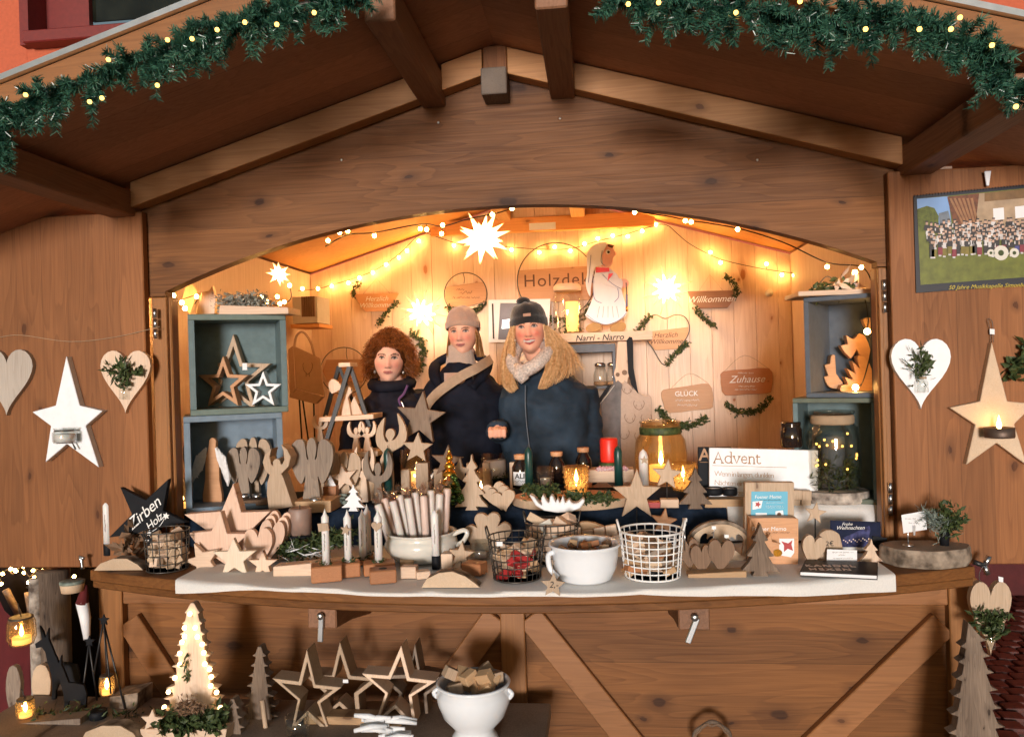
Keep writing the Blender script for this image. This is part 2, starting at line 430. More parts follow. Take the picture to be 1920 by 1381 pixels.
M['moss'] = leafy('moss and box leaves', (.012, .028, .008), (.085, .115, .035), .6, 60)
M['sage'] = leafy('grey green leaves', (.10, .13, .11), (.28, .33, .29), .7, 60)
M['greymoss'] = leafy('silvery moss', (.16, .16, .14), (.36, .38, .33), .9, 70)
M['bulb'] = emis('fairy light bulb', (1, .50, .13), 120)
M['bulbc'] = emis('cool fairy light bulb', (1, .56, .12), 4.5)
M['flame'] = emis('candle flame', (1, .55, .16), 42)
M['glowwax'] = plain('glowing wax', (.85, .55, .25), .5, Emission_Color=(1, .45, .10, 1), Emission_Strength=1.8)
M['cable'] = plain('dark cable', (.03, .022, .016), .5)
M['redcloth'] = plain('red felt', (.10, .008, .010), .9)
M['red'] = plain('red paint', (.42, .03, .03), .5)
# ------------------------------------------------------------------ ground and the house behind
CX = -.30
def struct(name, mb, mat, **k):
    o = mb.build(name, mat, **k); o['kind'] = 'structure'; return o
M['paving'] = plain('lightened paving', (.36, .32, .28), .8, var=.3, scale=9, bump=.004)  # unseen ground in front lightened to bounce light onto the roof underside
M['cobble'] = plain('granite sett in red light', (.075, .012, .007), .6, var=.6, scale=26, bump=.003)  # red light falling on the paving is put into the stone colour
gnd = struct('ground', MB().add([(-60, -40, 0), (60, -40, 0), (60, 80, 0), (-60, 80, 0)], [(0, 1, 2, 3)]), M['paving'])
rnd = random.Random(3)
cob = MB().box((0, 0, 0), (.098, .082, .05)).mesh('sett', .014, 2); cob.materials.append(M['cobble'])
k = 0
def topx(p):
    d = Vector(p)-CAM; q = FPX/d.dot(FWD); return 960+d.dot(RT)*q, 690.5-d.dot(UP)*q
for iy in range(32):
    for ix in range(70):
        x = -3.6+ix*.106+(.053 if iy % 2 else 0); y = .25+iy*.09
        if -1.75 < x < 1.2: continue
        qx, qy = topx((x, y, .02))
        if (1835 < qx < 1935 or -15 < qx < 160) and 1040 < qy < 1400 and k < 280:
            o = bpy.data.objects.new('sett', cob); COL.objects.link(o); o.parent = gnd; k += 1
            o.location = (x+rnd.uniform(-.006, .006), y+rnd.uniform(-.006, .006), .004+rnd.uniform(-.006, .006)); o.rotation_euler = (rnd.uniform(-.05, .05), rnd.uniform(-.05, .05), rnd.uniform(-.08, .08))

M['stucco'] = plain('render in orange light', (.50, .115, .055), .9, var=.1, scale=40, bump=.003)  # orange light on the house wall is put into its base colour
M['stuccored'] = plain('dark red plinth', (.08, .008, .009), .8, var=.2, scale=20, bump=.003)
M['winred'] = plain('dark red window paint', (.17, .018, .016), .5, var=.15)
M['pane'] = plain('dark window glass', (.012, .014, .010), .08, var=.5, scale=6)
HY = 2.95
house = thing('house', 'rendered house wall with orange light put into its colour, and a dark red window behind the stall roof', 'house', (0, HY, 0))
w0 = at(50, 92, HY); w1 = at(420, 92, HY); zb = w0.z
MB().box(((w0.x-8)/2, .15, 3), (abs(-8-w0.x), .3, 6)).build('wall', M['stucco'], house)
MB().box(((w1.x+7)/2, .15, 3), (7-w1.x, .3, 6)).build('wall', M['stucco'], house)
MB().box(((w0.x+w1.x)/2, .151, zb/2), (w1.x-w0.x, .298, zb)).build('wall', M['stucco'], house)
MB().box((-.5, -.03, .19), (15, .08, .38)).build('plinth', M['stuccored'], house)
win = MB()
win.box((w0.x+.035, .05, zb+.9), (.07, .24, 1.8))
win = win.build('window', M['winred'], house)
MB().box(((w0.x+w1.x)/2+.06, .02, zb+.035), (w1.x-w0.x+.0, .30, .09)).build('sill', M['winred'], win, bevel=.008)
fr = MB(); wl = at(165, 40, HY+.12).x; zt = at(165, 50, HY+.12).z
fr.box(((w0.x+wl)/2+.03, .16, zb+.9), (wl-w0.x-.06, .05, 1.6)).box(((wl+w1.x)/2, .165, (zb+zt)/2), (w1.x-wl, .05, zt-zb)); fr.build('frame', M['winred'], win)
MB().box(((wl+w1.x)/2, .19, zb+1), (w1.x-wl, .02, 1.5)).build('pane', M['pane'], win)

# ------------------------------------------------------------------ the market stall
stall = thing('market_stall', 'brown wooden market stall with a gabled roof and an arched sales opening', 'market stall', (0, 0, 0))
XL, XR = -1.735, 1.141
RZ, SL = 2.647, .30                                 # underside of the roof at the ridge, slope
def roofz(x): return RZ-SL*abs(x-CX)
YF, YB = -.75, 2.12
# roof: two stained slabs
for sgn in (-1, 1):
    xe = CX+sgn*1.95; ze = roofz(xe); t = .05
    mb = MB(); o = [(CX, RZ), (xe, ze), (xe, ze+t), (CX, RZ+t)]
    mb.prism(o, YF, YB); rf = mb.build('roof', M['roof_x'], stall)
    MB().prism([(CX+sgn*.002, RZ-.004), (xe, ze-.004), (xe, ze+t+.006), (CX+sgn*.002, RZ+t+.006)], YF-.024, YF-.001).build('fascia_board', M['frame_ox'], rf, bevel=.002)
    MB().prism([(CX+sgn*.002, RZ+t+.007), (xe, ze+t+.007), (xe, ze+t+.022), (CX+sgn*.002, RZ+t+.022)], YF-.04, YB).build('roof_flashing', M['steel'], rf)
# purlins
def purlin(x0, x1, y0, y1, mat=None, drop=.102):
    z1 = min(roofz(x0), roofz(x1))-.002
    return MB().box(((x0+x1)/2, (y0+y1)/2, z1-drop/2), (x1-x0, y1-y0, drop)).build('purlin', mat or M['hut_y'], stall, bevel=.004)
for x0, x1 in ((-.553, -.474), (-.126, -.046), (-1.645, -1.553), (.945, 1.04)):
    purlin(x0, x1, YF+.06, -.001, drop=.085 if abs(x0) > .9 else .095)
for x0, x1 in ((-.553, -.474), (-.126, -.046)): purlin(x0, x1, .06, 1.99, M['spruce_by'], .11)
rb = MB().box((CX, -.04, 2.60), (.078, .075, .085)); rb.build('ridge_block', M['hut_z'], stall, bevel=.003)
MB().box((CX, -.062, 2.5135), (.082, .122, .085)).build('ridge_beam', M['end'], stall, bevel=.003)
# sloping ledgers along the gable
for x0, x1 in ((-1.553, -.553), (-.474, CX-.041), (CX+.041, -.126), (-.046, .945)):
    hh = .088
    MB().prism([(x0, roofz(x0)-.003), (x1, roofz(x1)-.003), (x1, roofz(x1)-hh), (x0, roofz(x0)-hh)], -.085, -.024).build('ledger', M['ledger'], stall, bevel=.002)
# gable board with arched lower edge
xa, xb = -1.475, .882; za, zt2 = 1.900, 2.137
ch = (xb-xa)/2; sg = zt2-za; rad = (ch*ch+sg*sg)/(2*sg); zc = zt2-rad; xm = (xa+xb)/2
arc = [(xm+rad*math.sin(t), zc+rad*math.cos(t)) for t in [(-1+2*i/40)*math.asin(ch/rad) for i in range(41)]]
o = [(-1.56, 1.885), (xa, 1.885)]+arc+[(xb, 1.885), (.94, 1.885), (.94, roofz(.94)-.004), (CX, RZ-.004), (-1.56, roofz(-1.56)-.004)]
gp = MB().prism(o, -.022, .03).build('gable_panel', M['hut_x'], stall)
n_ = MB()
for x, z in ((-.52, 2.42), (.05, 2.44), (.55, 2.29), (-1.2, 2.2)): n_.lathe([(0, 0), (.006, 0), (.005, .002), (0, .003)], 8, (0, 0, 0))
for (px, py) in ((822, 230), (1050, 222), (640, 300), (1420, 300)):
    p = at(px, py, -.024); nb = MB().ball((0, 0, 0), .0045, 8, (1, .5, 1)).build('nail_head', M['steel'], gp, p)
# jambs
for x0, x1, nm in ((-1.528, -1.456, 0), (.876, .918, 1)):
    j = MB().box(((x0+x1)/2, .005, 1.44), (x1-x0, .05, .885)).build('door_jamb', M['frame_o'], stall, bevel=.004)
    MB().box(((x0+x1)/2+(.022 if nm == 0 else -.012), -.028, 1.44), (.012, .018, .88)).build('rebate_strip', M['frame_o'], j, bevel=.002)
    for zz in (1.79, 1.16):
        hm = MB(); xh = -1.500 if nm == 0 else .893
        for q in (-.035, 0, .035): hm.lathe([(.0065, -.016), (.0065, .016)], 10, (xh, -.045, zz+q))
        hm.build('hinge', M['steel'], j)
# opened doors lying back against the front
def door(x0, x1, knobx):
    d = MB().box(((x0+x1)/2, -.043, 1.566), (x1-x0, .032, 1.212)).build('door_leaf', M['hut_z'], stall, bevel=.003); return d
dl = door(-2.75, -1.530, 0); dr = door(.908, 2.12, 0)
# wire cord pinned across the left door
MB().tube(smooth([tuple(at(x, y, -.064)) for x, y in ((0, 632), (40, 628), (130, 640), (215, 632), (300, 612))], 4, False), .0012, 4).build('hanging_cord', M['string'], dl)
# front below the counter
MB().box((CX, .0, .45), (XR-XL-.02, .03, .9)).build('front_panel', M['hut_x'], stall)
for x0, x1 in ((XL, XL+.085), (CX-.040, CX+.040), (XR-.085, XR)):
    MB().box(((x0+x1)/2, -.032, .457), (x1-x0, .034, .915)).build('post', M['frame_o'], stall, bevel=.003)
for x0, x1 in ((XL+.086, CX-.041), (CX+.041, XR-.086)):
    MB().box(((x0+x1)/2, -.030, .872), (x1-x0, .028, .085)).build('top_rail', M['frame_ox'], stall, bevel=.003)
    MB().box(((x0+x1)/2, -.030, .06), (x1-x0, .028, .12)).build('bottom_rail', M['frame_ox'], stall, bevel=.003)
def brace(xa_, za_, xb_, zb_, wd=.085):
    d = Vector((xb_-xa_, 0, zb_-za_)); n = Vector((-d.z, 0, d.x)).normalized()*wd/2; L = []
    for px_, sg_ in ((Vector((xa_, 0, za_)), 1), (Vector((xb_, 0, zb_)), -1)): pass
    a, b = Vector((xa_, 0, za_)), Vector((xb_, 0, zb_))
    pts = [a+n, b+n, b-n, a-n]
    MB().prism([(p.x, p.z) for p in pts], -.044, -.0165).build('brace', M['frame_ox'], stall, bevel=.003)
brace(XL+.10, .77, -1.22, .14); brace(CX-.055, .79, -.84, .14); brace(CX+.055, .79, .26, .14); brace(XR-.10, .77, .40, .14)
# counter with bowed front
def bow(x): return -.515+.26*((x-CX)/1.32)**2
fx = [-1.625+i*(1.05+1.625)/30 for i in range(31)]
o = [(x, bow(x)) for x in fx]+[(1.05, .60), (-1.625, .60)]
ctr = MB().prism(o, ZC-.034, ZC-.001, 'z').build('counter', M['hut_x'], stall, bevel=.003)
o2 = [(x, bow(x)+.012) for x in fx]+[(1.04, -.05), (-1.615, -.05)]
MB().prism(o2, ZC-.060, ZC-.035, 'z').build('counter_moulding', M['hut_x'], ctr, bevel=.004)
for x, ang in ((at(612, 1140, -.36).x, 4), (at(1296, 1140, -.33).x, 22)):
    br = MB().prism([(-.40, ZC-.061), (-.046, ZC-.061), (-.046, ZC-.20), (-.25, ZC-.155), (-.40, ZC-.135)], x-.043, x+.043, 'x').build('counter_bracket', M['hut_y'], stall, bevel=.004)
    lt = MB(); q = Matrix.Rotation(R_(ang), 3, 'Y'); lt.box(Vector((x, -.408, ZC-.115))+q @ Vector((0, 0, -.018)), (.016, .008, .075), q)
    lt.build('latch', M['steel'], br, bevel=.002); MB().ball((x, -.414, ZC-.095), .011, 10, (1, .6, 1)).build('latch_bolt', M['steel'], br)
# floor, side walls, back wall, ceiling lining
MB().box((CX, 1.05, .06), (2.82, 1.98, .12)).build('floor_deck', M['hut_y'], stall)
for x in (-1.72, 1.12): MB().box((x, 1.03, 1.1), (.035, 1.99, 2.2)).build('side_wall', M['spruce'], stall)
bw = MB().box((CX, 2.06, 1.1), (2.84, .02, 2.2)).build('back_wall', M['spruce'], stall)
x = -1.70; k = 0; rnd = random.Random(5)
while x < 1.10-.01:
    wd = min(.124, 1.10-x); x1 = x+wd-.0012
    MB().prism([(x, .13), (x1, .13), (x1, roofz(x1)-.03), (x, roofz(x)-.03)] if not x < CX < x1 else [(x, .13), (x1, .13), (x1, roofz(x1)-.03), (CX, RZ-.03), (x, roofz(x)-.03)], 2.02-rnd.uniform(0, .0015), 2.045).build('plank', M['spruce'], bw, bevel=.0015)
    x += wd
for sgn in (-1, 1):
    xe = CX+sgn*1.40
    cl = MB().prism([(CX, RZ-.014), (xe, roofz(xe)-.014), (xe, roofz(xe)-.004), (CX, RZ-.004)], .035, 2.05).build('ceiling_lining', M['spruce_y'], stall)
MB().box((CX, 1.995, 2.43), (1.30, .03, .085)).build('tie_beam', M['spruce_y'], stall, bevel=.003)
# delivery label stuck high on the back wall
p = at(1017, 424, 1.972); s_ = mpp(p)
MB().box((0, 0, 0), (50*s_, .001, 13*s_)).build('paper_label', M['paper'], stall, p)
# raised shelf along the back of the counter, with its cloth
rs = thing('raised_shelf', 'low raised shelf along the back of the counter behind the wares', 'shelf', (CX, .34, ZC+.001))
MB().box((0, 0, .055), (2.32, .52, .11)).build('shelf_box', M['walnut'], rs)
RY = .075
x0, x1 = at(300, 960, RY).x, at(1362, 960, RY).x
nc = MB(); nc.grid([[(x0+(x1-x0)*i/60, yy+.004*math.sin(i*.9)*fz, zz) for i in range(61)] for yy, zz, fz in ((.55, ZR-.002, 0), (RY-.003, ZR-.002, 0), (RY-.010, ZR-.03, 1), (RY-.012, ZC+.002, 1.6))])
tag(nc.build('navy_cloth', M['navycloth']), 'dark navy cloth covering the raised shelf in the middle', 'cloth')
x0, x1 = at(1362, 960, RY).x+.002, at(1650, 960, RY).x
wc = MB(); wc.grid([[(x0+(x1-x0)*i/40, yy+.003*math.sin(i*.7)*fz, zz) for i in range(41)] for yy, zz, fz in ((.5, ZR+.001, 0), (RY-.006, ZR+.001, 0), (RY-.018, ZR-.03, 1), (RY-.024, ZC+.012, 1.6))])
tag(wc.build('white_runner', M['cloth']), 'white linen cloth hanging over the right end of the raised shelf', 'cloth')
# tablecloth on the counter, front edge hanging over
x0, x1 = at(322, 1090, -.40).x, at(1695, 1090, -.40).x
rows = []
def drop(t):                                        # how far the edge hangs, along the cloth
    return .012+.030*max(0, 1-t/.14)**1.1+.036*max(0, (t-.66)/.34)**.8
for kk, (q, dz) in enumerate(((0, 0), (.3, 0), (.7, 0), (.97, 0), (1.0, -.003), (1.004, -.3), (1.006, -.65), (1.004, -1))):
    r = []
    for i in range(101):
        t = i/100; x = x0+(x1-x0)*t; yb = bow(x)-.004
        y = .06+(yb-.06)*q - (.004*math.sin(t*45)+.004*math.sin(t*23)+.001*math.sin(t*111))*(1 if dz < -.1 else 0)
        z = ZC+.003+(dz*drop(t) if dz < -.1 else dz)+(.0012*math.sin(t*40+q*9)+.0022*max(0, math.sin(t*17+q*5))*max(0, math.sin(t*61+q*11)) if q < .95 else 0)
        r.append((x, y, z))
    rows.append(r)
tc_ = MB().grid(rows); tag(tc_.build('tablecloth', M['cloth']), 'white felt tablecloth spread over the counter, its front edge hanging down', 'tablecloth')
# ------------------------------------------------------------------ helpers for wares
def leaves(path, n, L, w, rnd, spread=1.0, jit=.004):
    """small leaf blades scattered along a path"""
    mb = MB(); path = [Vector(p) for p in path]
    v = []; F = []
    for i in range(n):
        t = rnd.random()*(len(path)-1); k = min(int(t), len(path)-2); p = path[k].lerp(path[k+1], t-k)
        p = p+Vector((rnd.gauss(0, jit), rnd.gauss(0, jit), rnd.gauss(0, jit)))
        d = (path[k+1]-path[k]).normalized()*rnd.uniform(.1, .9)+Vector((rnd.gauss(0, 1), rnd.gauss(0, 1), rnd.gauss(0, 1)))*spread*.6
        d.normalize(); s = d.cross(Vector((rnd.gauss(0, 1), rnd.gauss(0, 1), rnd.gauss(0, 1)))).normalized()
        l = L*rnd.uniform(.6, 1.25); ww = w*rnd.uniform(.7, 1.3); c = d.cross(s)*ww*.3
        b = len(v); v += [p, p+d*l*.5+s*ww+c, p+d*l, p+d*l*.5-s*ww+c]; F.append((b, b+1, b+2, b+3))
    mb.add(v, F); return mb
def wl(pts, Y, par): return [at(x, y, Y)-par.location for x, y in pts]
def sprig(name, pts, Y, mat, parent, n=160, L=.022, w=.004, seed=1, jit=.007, spread=1.0):
    rnd = random.Random(seed); p = smooth([tuple(q) for q in wl(pts, Y, parent)], 4, False)
    o = leaves(p, n, L, w, rnd, spread, jit).build(name, mat, parent, kind='stuff'); return o
def wirep(name, pts, Y, parent, r=.0022, mat=None, closed=False, k=4, raw=False):
    q = [tuple(p) for p in wl(pts, Y, parent)]
    if not raw: q = smooth(q, k, closed)
    return MB().tube(q, r, 5, closed).build(name, mat or M['wire'], parent)
def circ(cx, cy, r, n=36, ry=None): return [(cx+r*math.cos(2*math.pi*i/n), cy+(ry or r)*math.sin(2*math.pi*i/n)) for i in range(n)]
def lettering(body, px, py, Y, hpx, mat, parent, shear=0, sp=1.0, align='CENTER', name='lettering', rot=0, off=0):
    p = at(px, py, Y); s = mpp(p)
    return text(name, body, mat, parent, p, hpx*s, shear, (math.pi/2, -rot, 0), .0004, align, sp, off, world=True)
def scrib(px0, px1, py, hpx, Y, mat, parent, seed=1, r=.0009):
    a, b = at(px0, py, Y)-parent.location, at(px1, py, Y)-parent.location; s = mpp(at(px0, py, Y))
    rnd = random.Random(seed); n = max(6, int((px1-px0)/hpx*2.2)); pts = []
    for i in range(n+1):
        p = a.lerp(b, i/n); pts.append((p.x+rnd.uniform(-.25, .25)*hpx*s, p.y, p.z+(hpx*.5 if i % 2 else -hpx*.45)*s*rnd.uniform(.3, 1.15)))
    mb = MB(); k = 0
    while k < len(pts)-2:
        L = rnd.randint(4, 10); mb.tube(smooth(pts[k:k+L], 3, False), r, 4); k += L
    return mb.build('lettering', mat, parent, kind='stuff')
WY = 2.008                                           # face of things hung on the back wall
def hang(name, label, px, py, Y=WY, cat='sign'): return thing(name, label, cat, at(px, py, Y))

# ------------------------------------------------------------------ signs on the back wall
M['orangewood'] = wood('orange sign board', (.50, .24, .11), (.66, .35, .18), 'x', .5, 0, 2, stain=.1)
M['tanwood'] = wood('tan sign board', (.42, .22, .11), (.58, .34, .19), 'x', .55, .2, 2, stain=.1)
M['brownwood'] = wood('brown sign board', (.20, .095, .055), (.32, .17, .10), 'x', .55, .2, 2, stain=.1)
t = hang('welcome_sign', 'orange bowl-shaped welcome sign with a sprig, above the curly-haired woman', 708, 568)
slab('board', [(663, 551), (747, 550), (735, 571), (726, 583), (686, 584), (676, 574)], M['orangewood'], Y=WY-.012, th=.012, parent=t)
lettering('Herzlich', 706, 560, WY-.0135, 13, M['whiteink'], t, .35); lettering('Willkommen', 706, 572, WY-.0135, 13, M['whiteink'], t, .35)
wirep('cord', [(680, 552), (706, 522), (732, 551)], WY-.005, t, .001, M['string'], raw=True)
sprig('sprig', [(661, 556), (664, 545), (672, 532)], WY-.015, M['moss'], t, 120, .02, .005, 1)
sprig('sprig', [(708, 609), (722, 590), (745, 566)], WY-.015, M['moss'], t, 170, .02, .005, 2)

t = hang('ring_sign', 'small wire ring with a tan lettered board above the beige woollen hat', 873, 545)
wirep('ring', circ(873, 551, 40, 40), WY-.012, t, .003, closed=True, k=1)
slab('board', [(836, 538), (907, 528), (912, 548), (910, 566), (876, 574), (842, 575), (834, 556)], M['tanwood'], Y=WY-.010, th=.010, parent=t)
scrib(856, 872, 543, 4, WY-.0115, M['brownink'], t, 3); scrib(862, 886, 549, 7, WY-.0115, M['brownink'], t, 4, .0012); scrib(848, 900, 558, 4, WY-.0115, M['brownink'], t, 5)
wirep('cord', [(868, 511), (871, 522), (870, 531)], WY-.014, t, .002, raw=True)
sprig('sprig', [(884, 582), (895, 580), (908, 570)], WY-.015, M['moss'], t, 120, .018, .005, 3)
sprig('sprig', [(838, 574), (846, 581)], WY-.015, M['moss'], t, 60, .018, .005, 4)

t = hang('large_ring_sign', 'large wire ring with a broad wooden board lettered Holzdek', 1040, 530)
wirep('ring', circ(1043, 526, 73, 48, 71), WY-.010, t, .0035, closed=True, k=1)
slab('board', [(972, 507), (1112, 498), (1113, 562), (1040, 566), (974, 562), (969, 540)], M['tanwood'], Y=WY-.008, th=.010, parent=t)
lettering('Holzdeko', 981, 528, WY-.0095, 33, M['brownink'], t, 0, 1.12, 'LEFT')
sprig('sprig', [(1005, 585), (1040, 600), (1090, 592), (1108, 575)], WY-.02, M['moss'], t, 260, .022, .006, 5, .01)

t = hang('brown_welcome_sign', 'dark brown bowl-shaped Willkommen sign with two green sprigs', 1337, 560)
slab('board', [(1289, 546), (1377, 544), (1376, 561), (1364, 577), (1312, 578), (1298, 566)], M['brownwood'], Y=WY-.012, th=.012, parent=t)
lettering('Willkommen', 1333, 561, WY-.0135, 17, M['whiteink'], t, .4)
wirep('cord', [(1310, 546), (1331, 515), (1356, 545)], WY-.005, t, .001, M['string'], raw=True)
sprig('sprig', [(1358, 518), (1372, 526), (1382, 541), (1380, 554)], WY-.018, M['moss'], t, 190, .02, .005, 6)
sprig('sprig', [(1303, 575), (1312, 588), (1325, 600), (1340, 612)], WY-.018, M['moss'], t, 190, .02, .005, 7)

t = hang('heart_ring_sign', 'wire heart with a tan welcome board, beside the painted figure', 1245, 630)
hp = [(1247, 597), (1229, 590), (1213, 598), (1207, 615), (1210, 633), (1225, 655), (1246, 684), (1270, 655), (1288, 632), (1293, 612), (1284, 594), (1266, 590)]
wirep('heart_wire', hp, WY-.010, t, .0028, closed=True)
slab('board', [(1212, 622), (1291, 613), (1290, 628), (1280, 648), (1272, 654), (1228, 656), (1216, 640)], M['tanwood'], Y=WY-.008, th=.010, parent=t)
lettering('Herzlich', 1248, 628, WY-.0095, 13, M['brownink'], t, .3); lettering('Willkommen', 1252, 640, WY-.0095, 13, M['brownink'], t, .3)
sprig('sprig', [(1197, 622), (1204, 606), (1220, 592)], WY-.018, M['moss'], t, 130, .02, .005, 8)
sprig('sprig', [(1250, 684), (1265, 665), (1278, 652), (1288, 644)], WY-.018, M['moss'], t, 200, .022, .005, 9)

t = hang('luck_sign', 'oval tan board about luck above a green swag, lower right wall', 1290, 745)
slab('board', smooth([(1243, 731), (1266, 727), (1300, 722), (1329, 719), (1337, 738), (1337, 757), (1333, 766), (1300, 769), (1254, 774), (1244, 757), (1240, 742)], 2), M['tanwood'], Y=WY-.012, th=.012, parent=t)
lettering('GLÜCK', 1287, 738, WY-.0135, 13, M['whiteink'], t); scrib(1266, 1312, 750, 4, WY-.0135, M['whiteink'], t, 12); scrib(1270, 1306, 759, 4, WY-.0135, M['whiteink'], t, 13)
wirep('cord', [(1256, 730), (1292, 700), (1328, 718)], WY-.005, t, .001, M['string'], k=5)
sprig('swag', [(1235, 763), (1248, 784), (1275, 797), (1300, 795), (1324, 784)], WY-.02, M['moss'], t, 420, .024, .006, 10, .009)
t = hang('home_sign', 'oval orange-brown Zuhause board above a dark swag, right wall', 1400, 715)
slab('board', smooth([(1356, 696), (1400, 692), (1442, 690), (1449, 708), (1447, 730), (1440, 737), (1400, 739), (1360, 741), (1353, 724), (1352, 708)], 2), M['redwood'], Y=WY-.012, th=.012, parent=t)
lettering('Zuhause', 1400, 711, WY-.0135, 19, M['whiteink'], t, .4); scrib(1384, 1414, 699, 3, WY-.0135, M['whiteink'], t, 14); scrib(1384, 1416, 724, 3, WY-.0135, M['whiteink'], t, 15); scrib(1378, 1420, 730, 3, WY-.0135, M['whiteink'], t, 16)
wirep('cord', [(1358, 696), (1396, 666), (1440, 690)], WY-.005, t, .001, M['string'], k=5)
sprig('swag', [(1362, 755), (1380, 771), (1405, 772), (1425, 766), (1444, 746)], WY-.02, M['moss'], t, 380, .022, .006, 11, .008)

t = hang('wire_ring_board', 'wire ring with a plain pale board behind the black ladder shelf', 640, 690)
wirep('ring', circ(645, 695, 44, 40), WY-.012, t, .0028, closed=True, k=1)
slab('board', [(612, 674), (680, 673), (686, 695), (680, 716), (613, 716), (605, 695)], M['tanwood'], Y=WY-.010, th=.010, parent=t)
wirep('cord', [(650, 651), (649, 662), (651, 673)], WY-.014, t, .0018, raw=True)
t = hang('wreath', 'small moss wreath on the back wall beside the curly hair', 780, 655, cat='wreath')
sprig('moss_ring', [(770, 622), (786, 635), (793, 660), (786, 690), (770, 700)], WY-.02, M['moss'], t, 420, .022, .006, 17, .010)
# small round hook on the wall
t = hang('cable_knob', 'small yellowish round knob on the right of the back wall', 1442, 549, cat='knob')
MB().lathe([(.022, 0), (.022, .006), (.012, .010), (.010, .016), (0, .017)], 16).build('knob', M['cream'], t).rotation_euler = (math.pi/2, 0, 0)

# ------------------------------------------------------------------ painted walking figure on its lettered plank
SY = 1.78
fg = thing('painted_figure', 'painted cut-out figure in white gown and nightcap walking on the lettered plank', 'figure', Vector((at(1135, 622, SY).x, SY, at(1135, 622, SY).z)))
M['gown'] = plain('white gown paint', (.80, .77, .78), .5, var=.03); M['skinpaint'] = plain('pink face paint', (.80, .42, .33), .5, var=.08)
M['bluepaint'] = plain('blue outline paint', (.18, .19, .36), .6); M['shoepaint'] = plain('ochre shoe paint', (.42, .22, .05), .6)
gown = smooth([(1118, 505), (1112, 530), (1112, 555), (1100, 585), (1098, 592), (1118, 605), (1140, 609), (1162, 600), (1176, 586), (1170, 560), (1163, 535), (1158, 515), (1142, 503), (1130, 500)], 3)
slab('gown', gown, M['gown'], Y=SY, th=.018, parent=fg)
slab('nightcap', smooth([(1138, 456), (1120, 456), (1106, 466), (1100, 480), (1101, 510), (1098, 530), (1102, 548), (1107, 555), (1108, 540), (1112, 515), (1117, 500), (1130, 496), (1129, 478)], 3), M['gown'], Y=SY-.006, th=.018, parent=fg)
slab('face', smooth([(1131, 462), (1148, 458), (1150, 468), (1156, 475), (1150, 482), (1148, 494), (1136, 501), (1126, 498), (1128, 480)], 3), M['skinpaint'], Y=SY-.003, th=.016, parent=fg)
slab('brow', [(1139, 457), (1152, 460), (1148, 465), (1140, 462)], M['brownink'], Y=SY-.010, th=.006, parent=fg, bevel=0)
slab('collar', [(1117, 501), (1142, 502), (1143, 509), (1117, 511)], M['redwax'], Y=SY-.009, th=.010, parent=fg, bevel=0)
slab('ribbon', [(1141, 513), (1150, 512), (1146, 518), (1139, 527)], M['redwax'], Y=SY-.010, th=.006, parent=fg, bevel=0)
slab('eye', circ(1140, 472, 4.5, 12), M['whiteink'], Y=SY-.006, th=.002, parent=fg, bevel=0); slab('pupil', circ(1141, 472.5, 2.6, 10), M['ink'], Y=SY-.0075, th=.002, parent=fg, bevel=0)
slab('sleeve', smooth([(1126, 512), (1140, 520), (1165, 522), (1166, 540), (1150, 538), (1130, 530)], 3), M['gown'], Y=SY-.008, th=.018, parent=fg)
slab('hand', smooth([(1166, 524), (1175, 524), (1180, 531), (1174, 538), (1165, 538)], 3), M['skinpaint'], Y=SY-.006, th=.016, parent=fg)
wirep('staff', [(1174, 530), (1175, 552)], SY-.004, fg, .003, M['ink'], raw=True); wirep('staff_handle', [(1175, 552), (1175, 574)], SY-.004, fg, .006, M['bluepaint'], raw=True); wirep('staff_tip', [(1175, 574), (1175, 584)], SY-.004, fg, .006, M['gold'], raw=True)
for x in (1114, 1160): slab('foot', smooth([(x-16, 614), (x-6, 606), (x+10, 604), (x+14, 612), (x+8, 620), (x-12, 622)], 2), M['shoepaint'], Y=SY, th=.016, parent=fg)
for a in ([(1100, 590), (1120, 604), (1140, 608), (1162, 599), (1175, 586)], [(1112, 515), (1112, 545), (1116, 562), (1128, 568)], [(1158, 540), (1160, 556), (1152, 566)], [(1108, 478), (1106, 500), (1103, 530)], [(1130, 515), (1148, 532), (1164, 541)], [(1129, 470), (1127, 490), (1134, 498)]): wirep('outline', a, SY-.0085, fg, .0016, M['bluepaint'])
for x in (1124, 1132, 1140, 1148, 1156): wirep('gown_fold', [(x, 574), (x+(x-1140)*.25, 595)], SY-.0005, fg, .0012, M['greyink'], raw=True)
# plank, wall box, jars
z0 = fg.location.z
pl = thing('lettered_plank', 'pale wooden shelf plank lettered Narri - Narro under the painted figure', 'shelf', (at(1155, 630, SY).x, SY, z0))
a, b = at(1030, 634, SY-.02).x, at(1224, 634, SY-.02).x
MB().box(((a+b)/2-pl.location.x, .09, -.026), (b-a, .22, .05)).build('board', M['pine_x'], pl, bevel=.002)
lettering('Narri - Narro', 1124, 633, SY-.022, 16, M['ink'], pl, .25, 1.0, off=.0006)
CYR = 1.62
bx = thing('wall_box', 'dark slate-painted open box below the lettered plank holding jars', 'box', at(1110, 800, SY+.0))
p0, p1 = at(1040, 648, SY-.01)-bx.location, at(1158, 800, SY-.01)-bx.location
mb = MB(); th = .016
for c, d in ((((p0.x+p1.x)/2, .1, p0.z-.02), (p1.x-p0.x, .2, .045)), (((p0.x+p1.x)/2, .1, p1.z), (p1.x-p0.x, .2, th)), ((p1.x-th/2, .1, (p0.z+p1.z)/2), (th, .199, p0.z-p1.z)), ((p0.x+th/2, .1, (p0.z+p1.z)/2), (th, .199, p0.z-p1.z))):
    MB().box(c, d).build('side_board', M['slate'], bx, bevel=.002)
zi = at(1110, 722, SY+.05).z
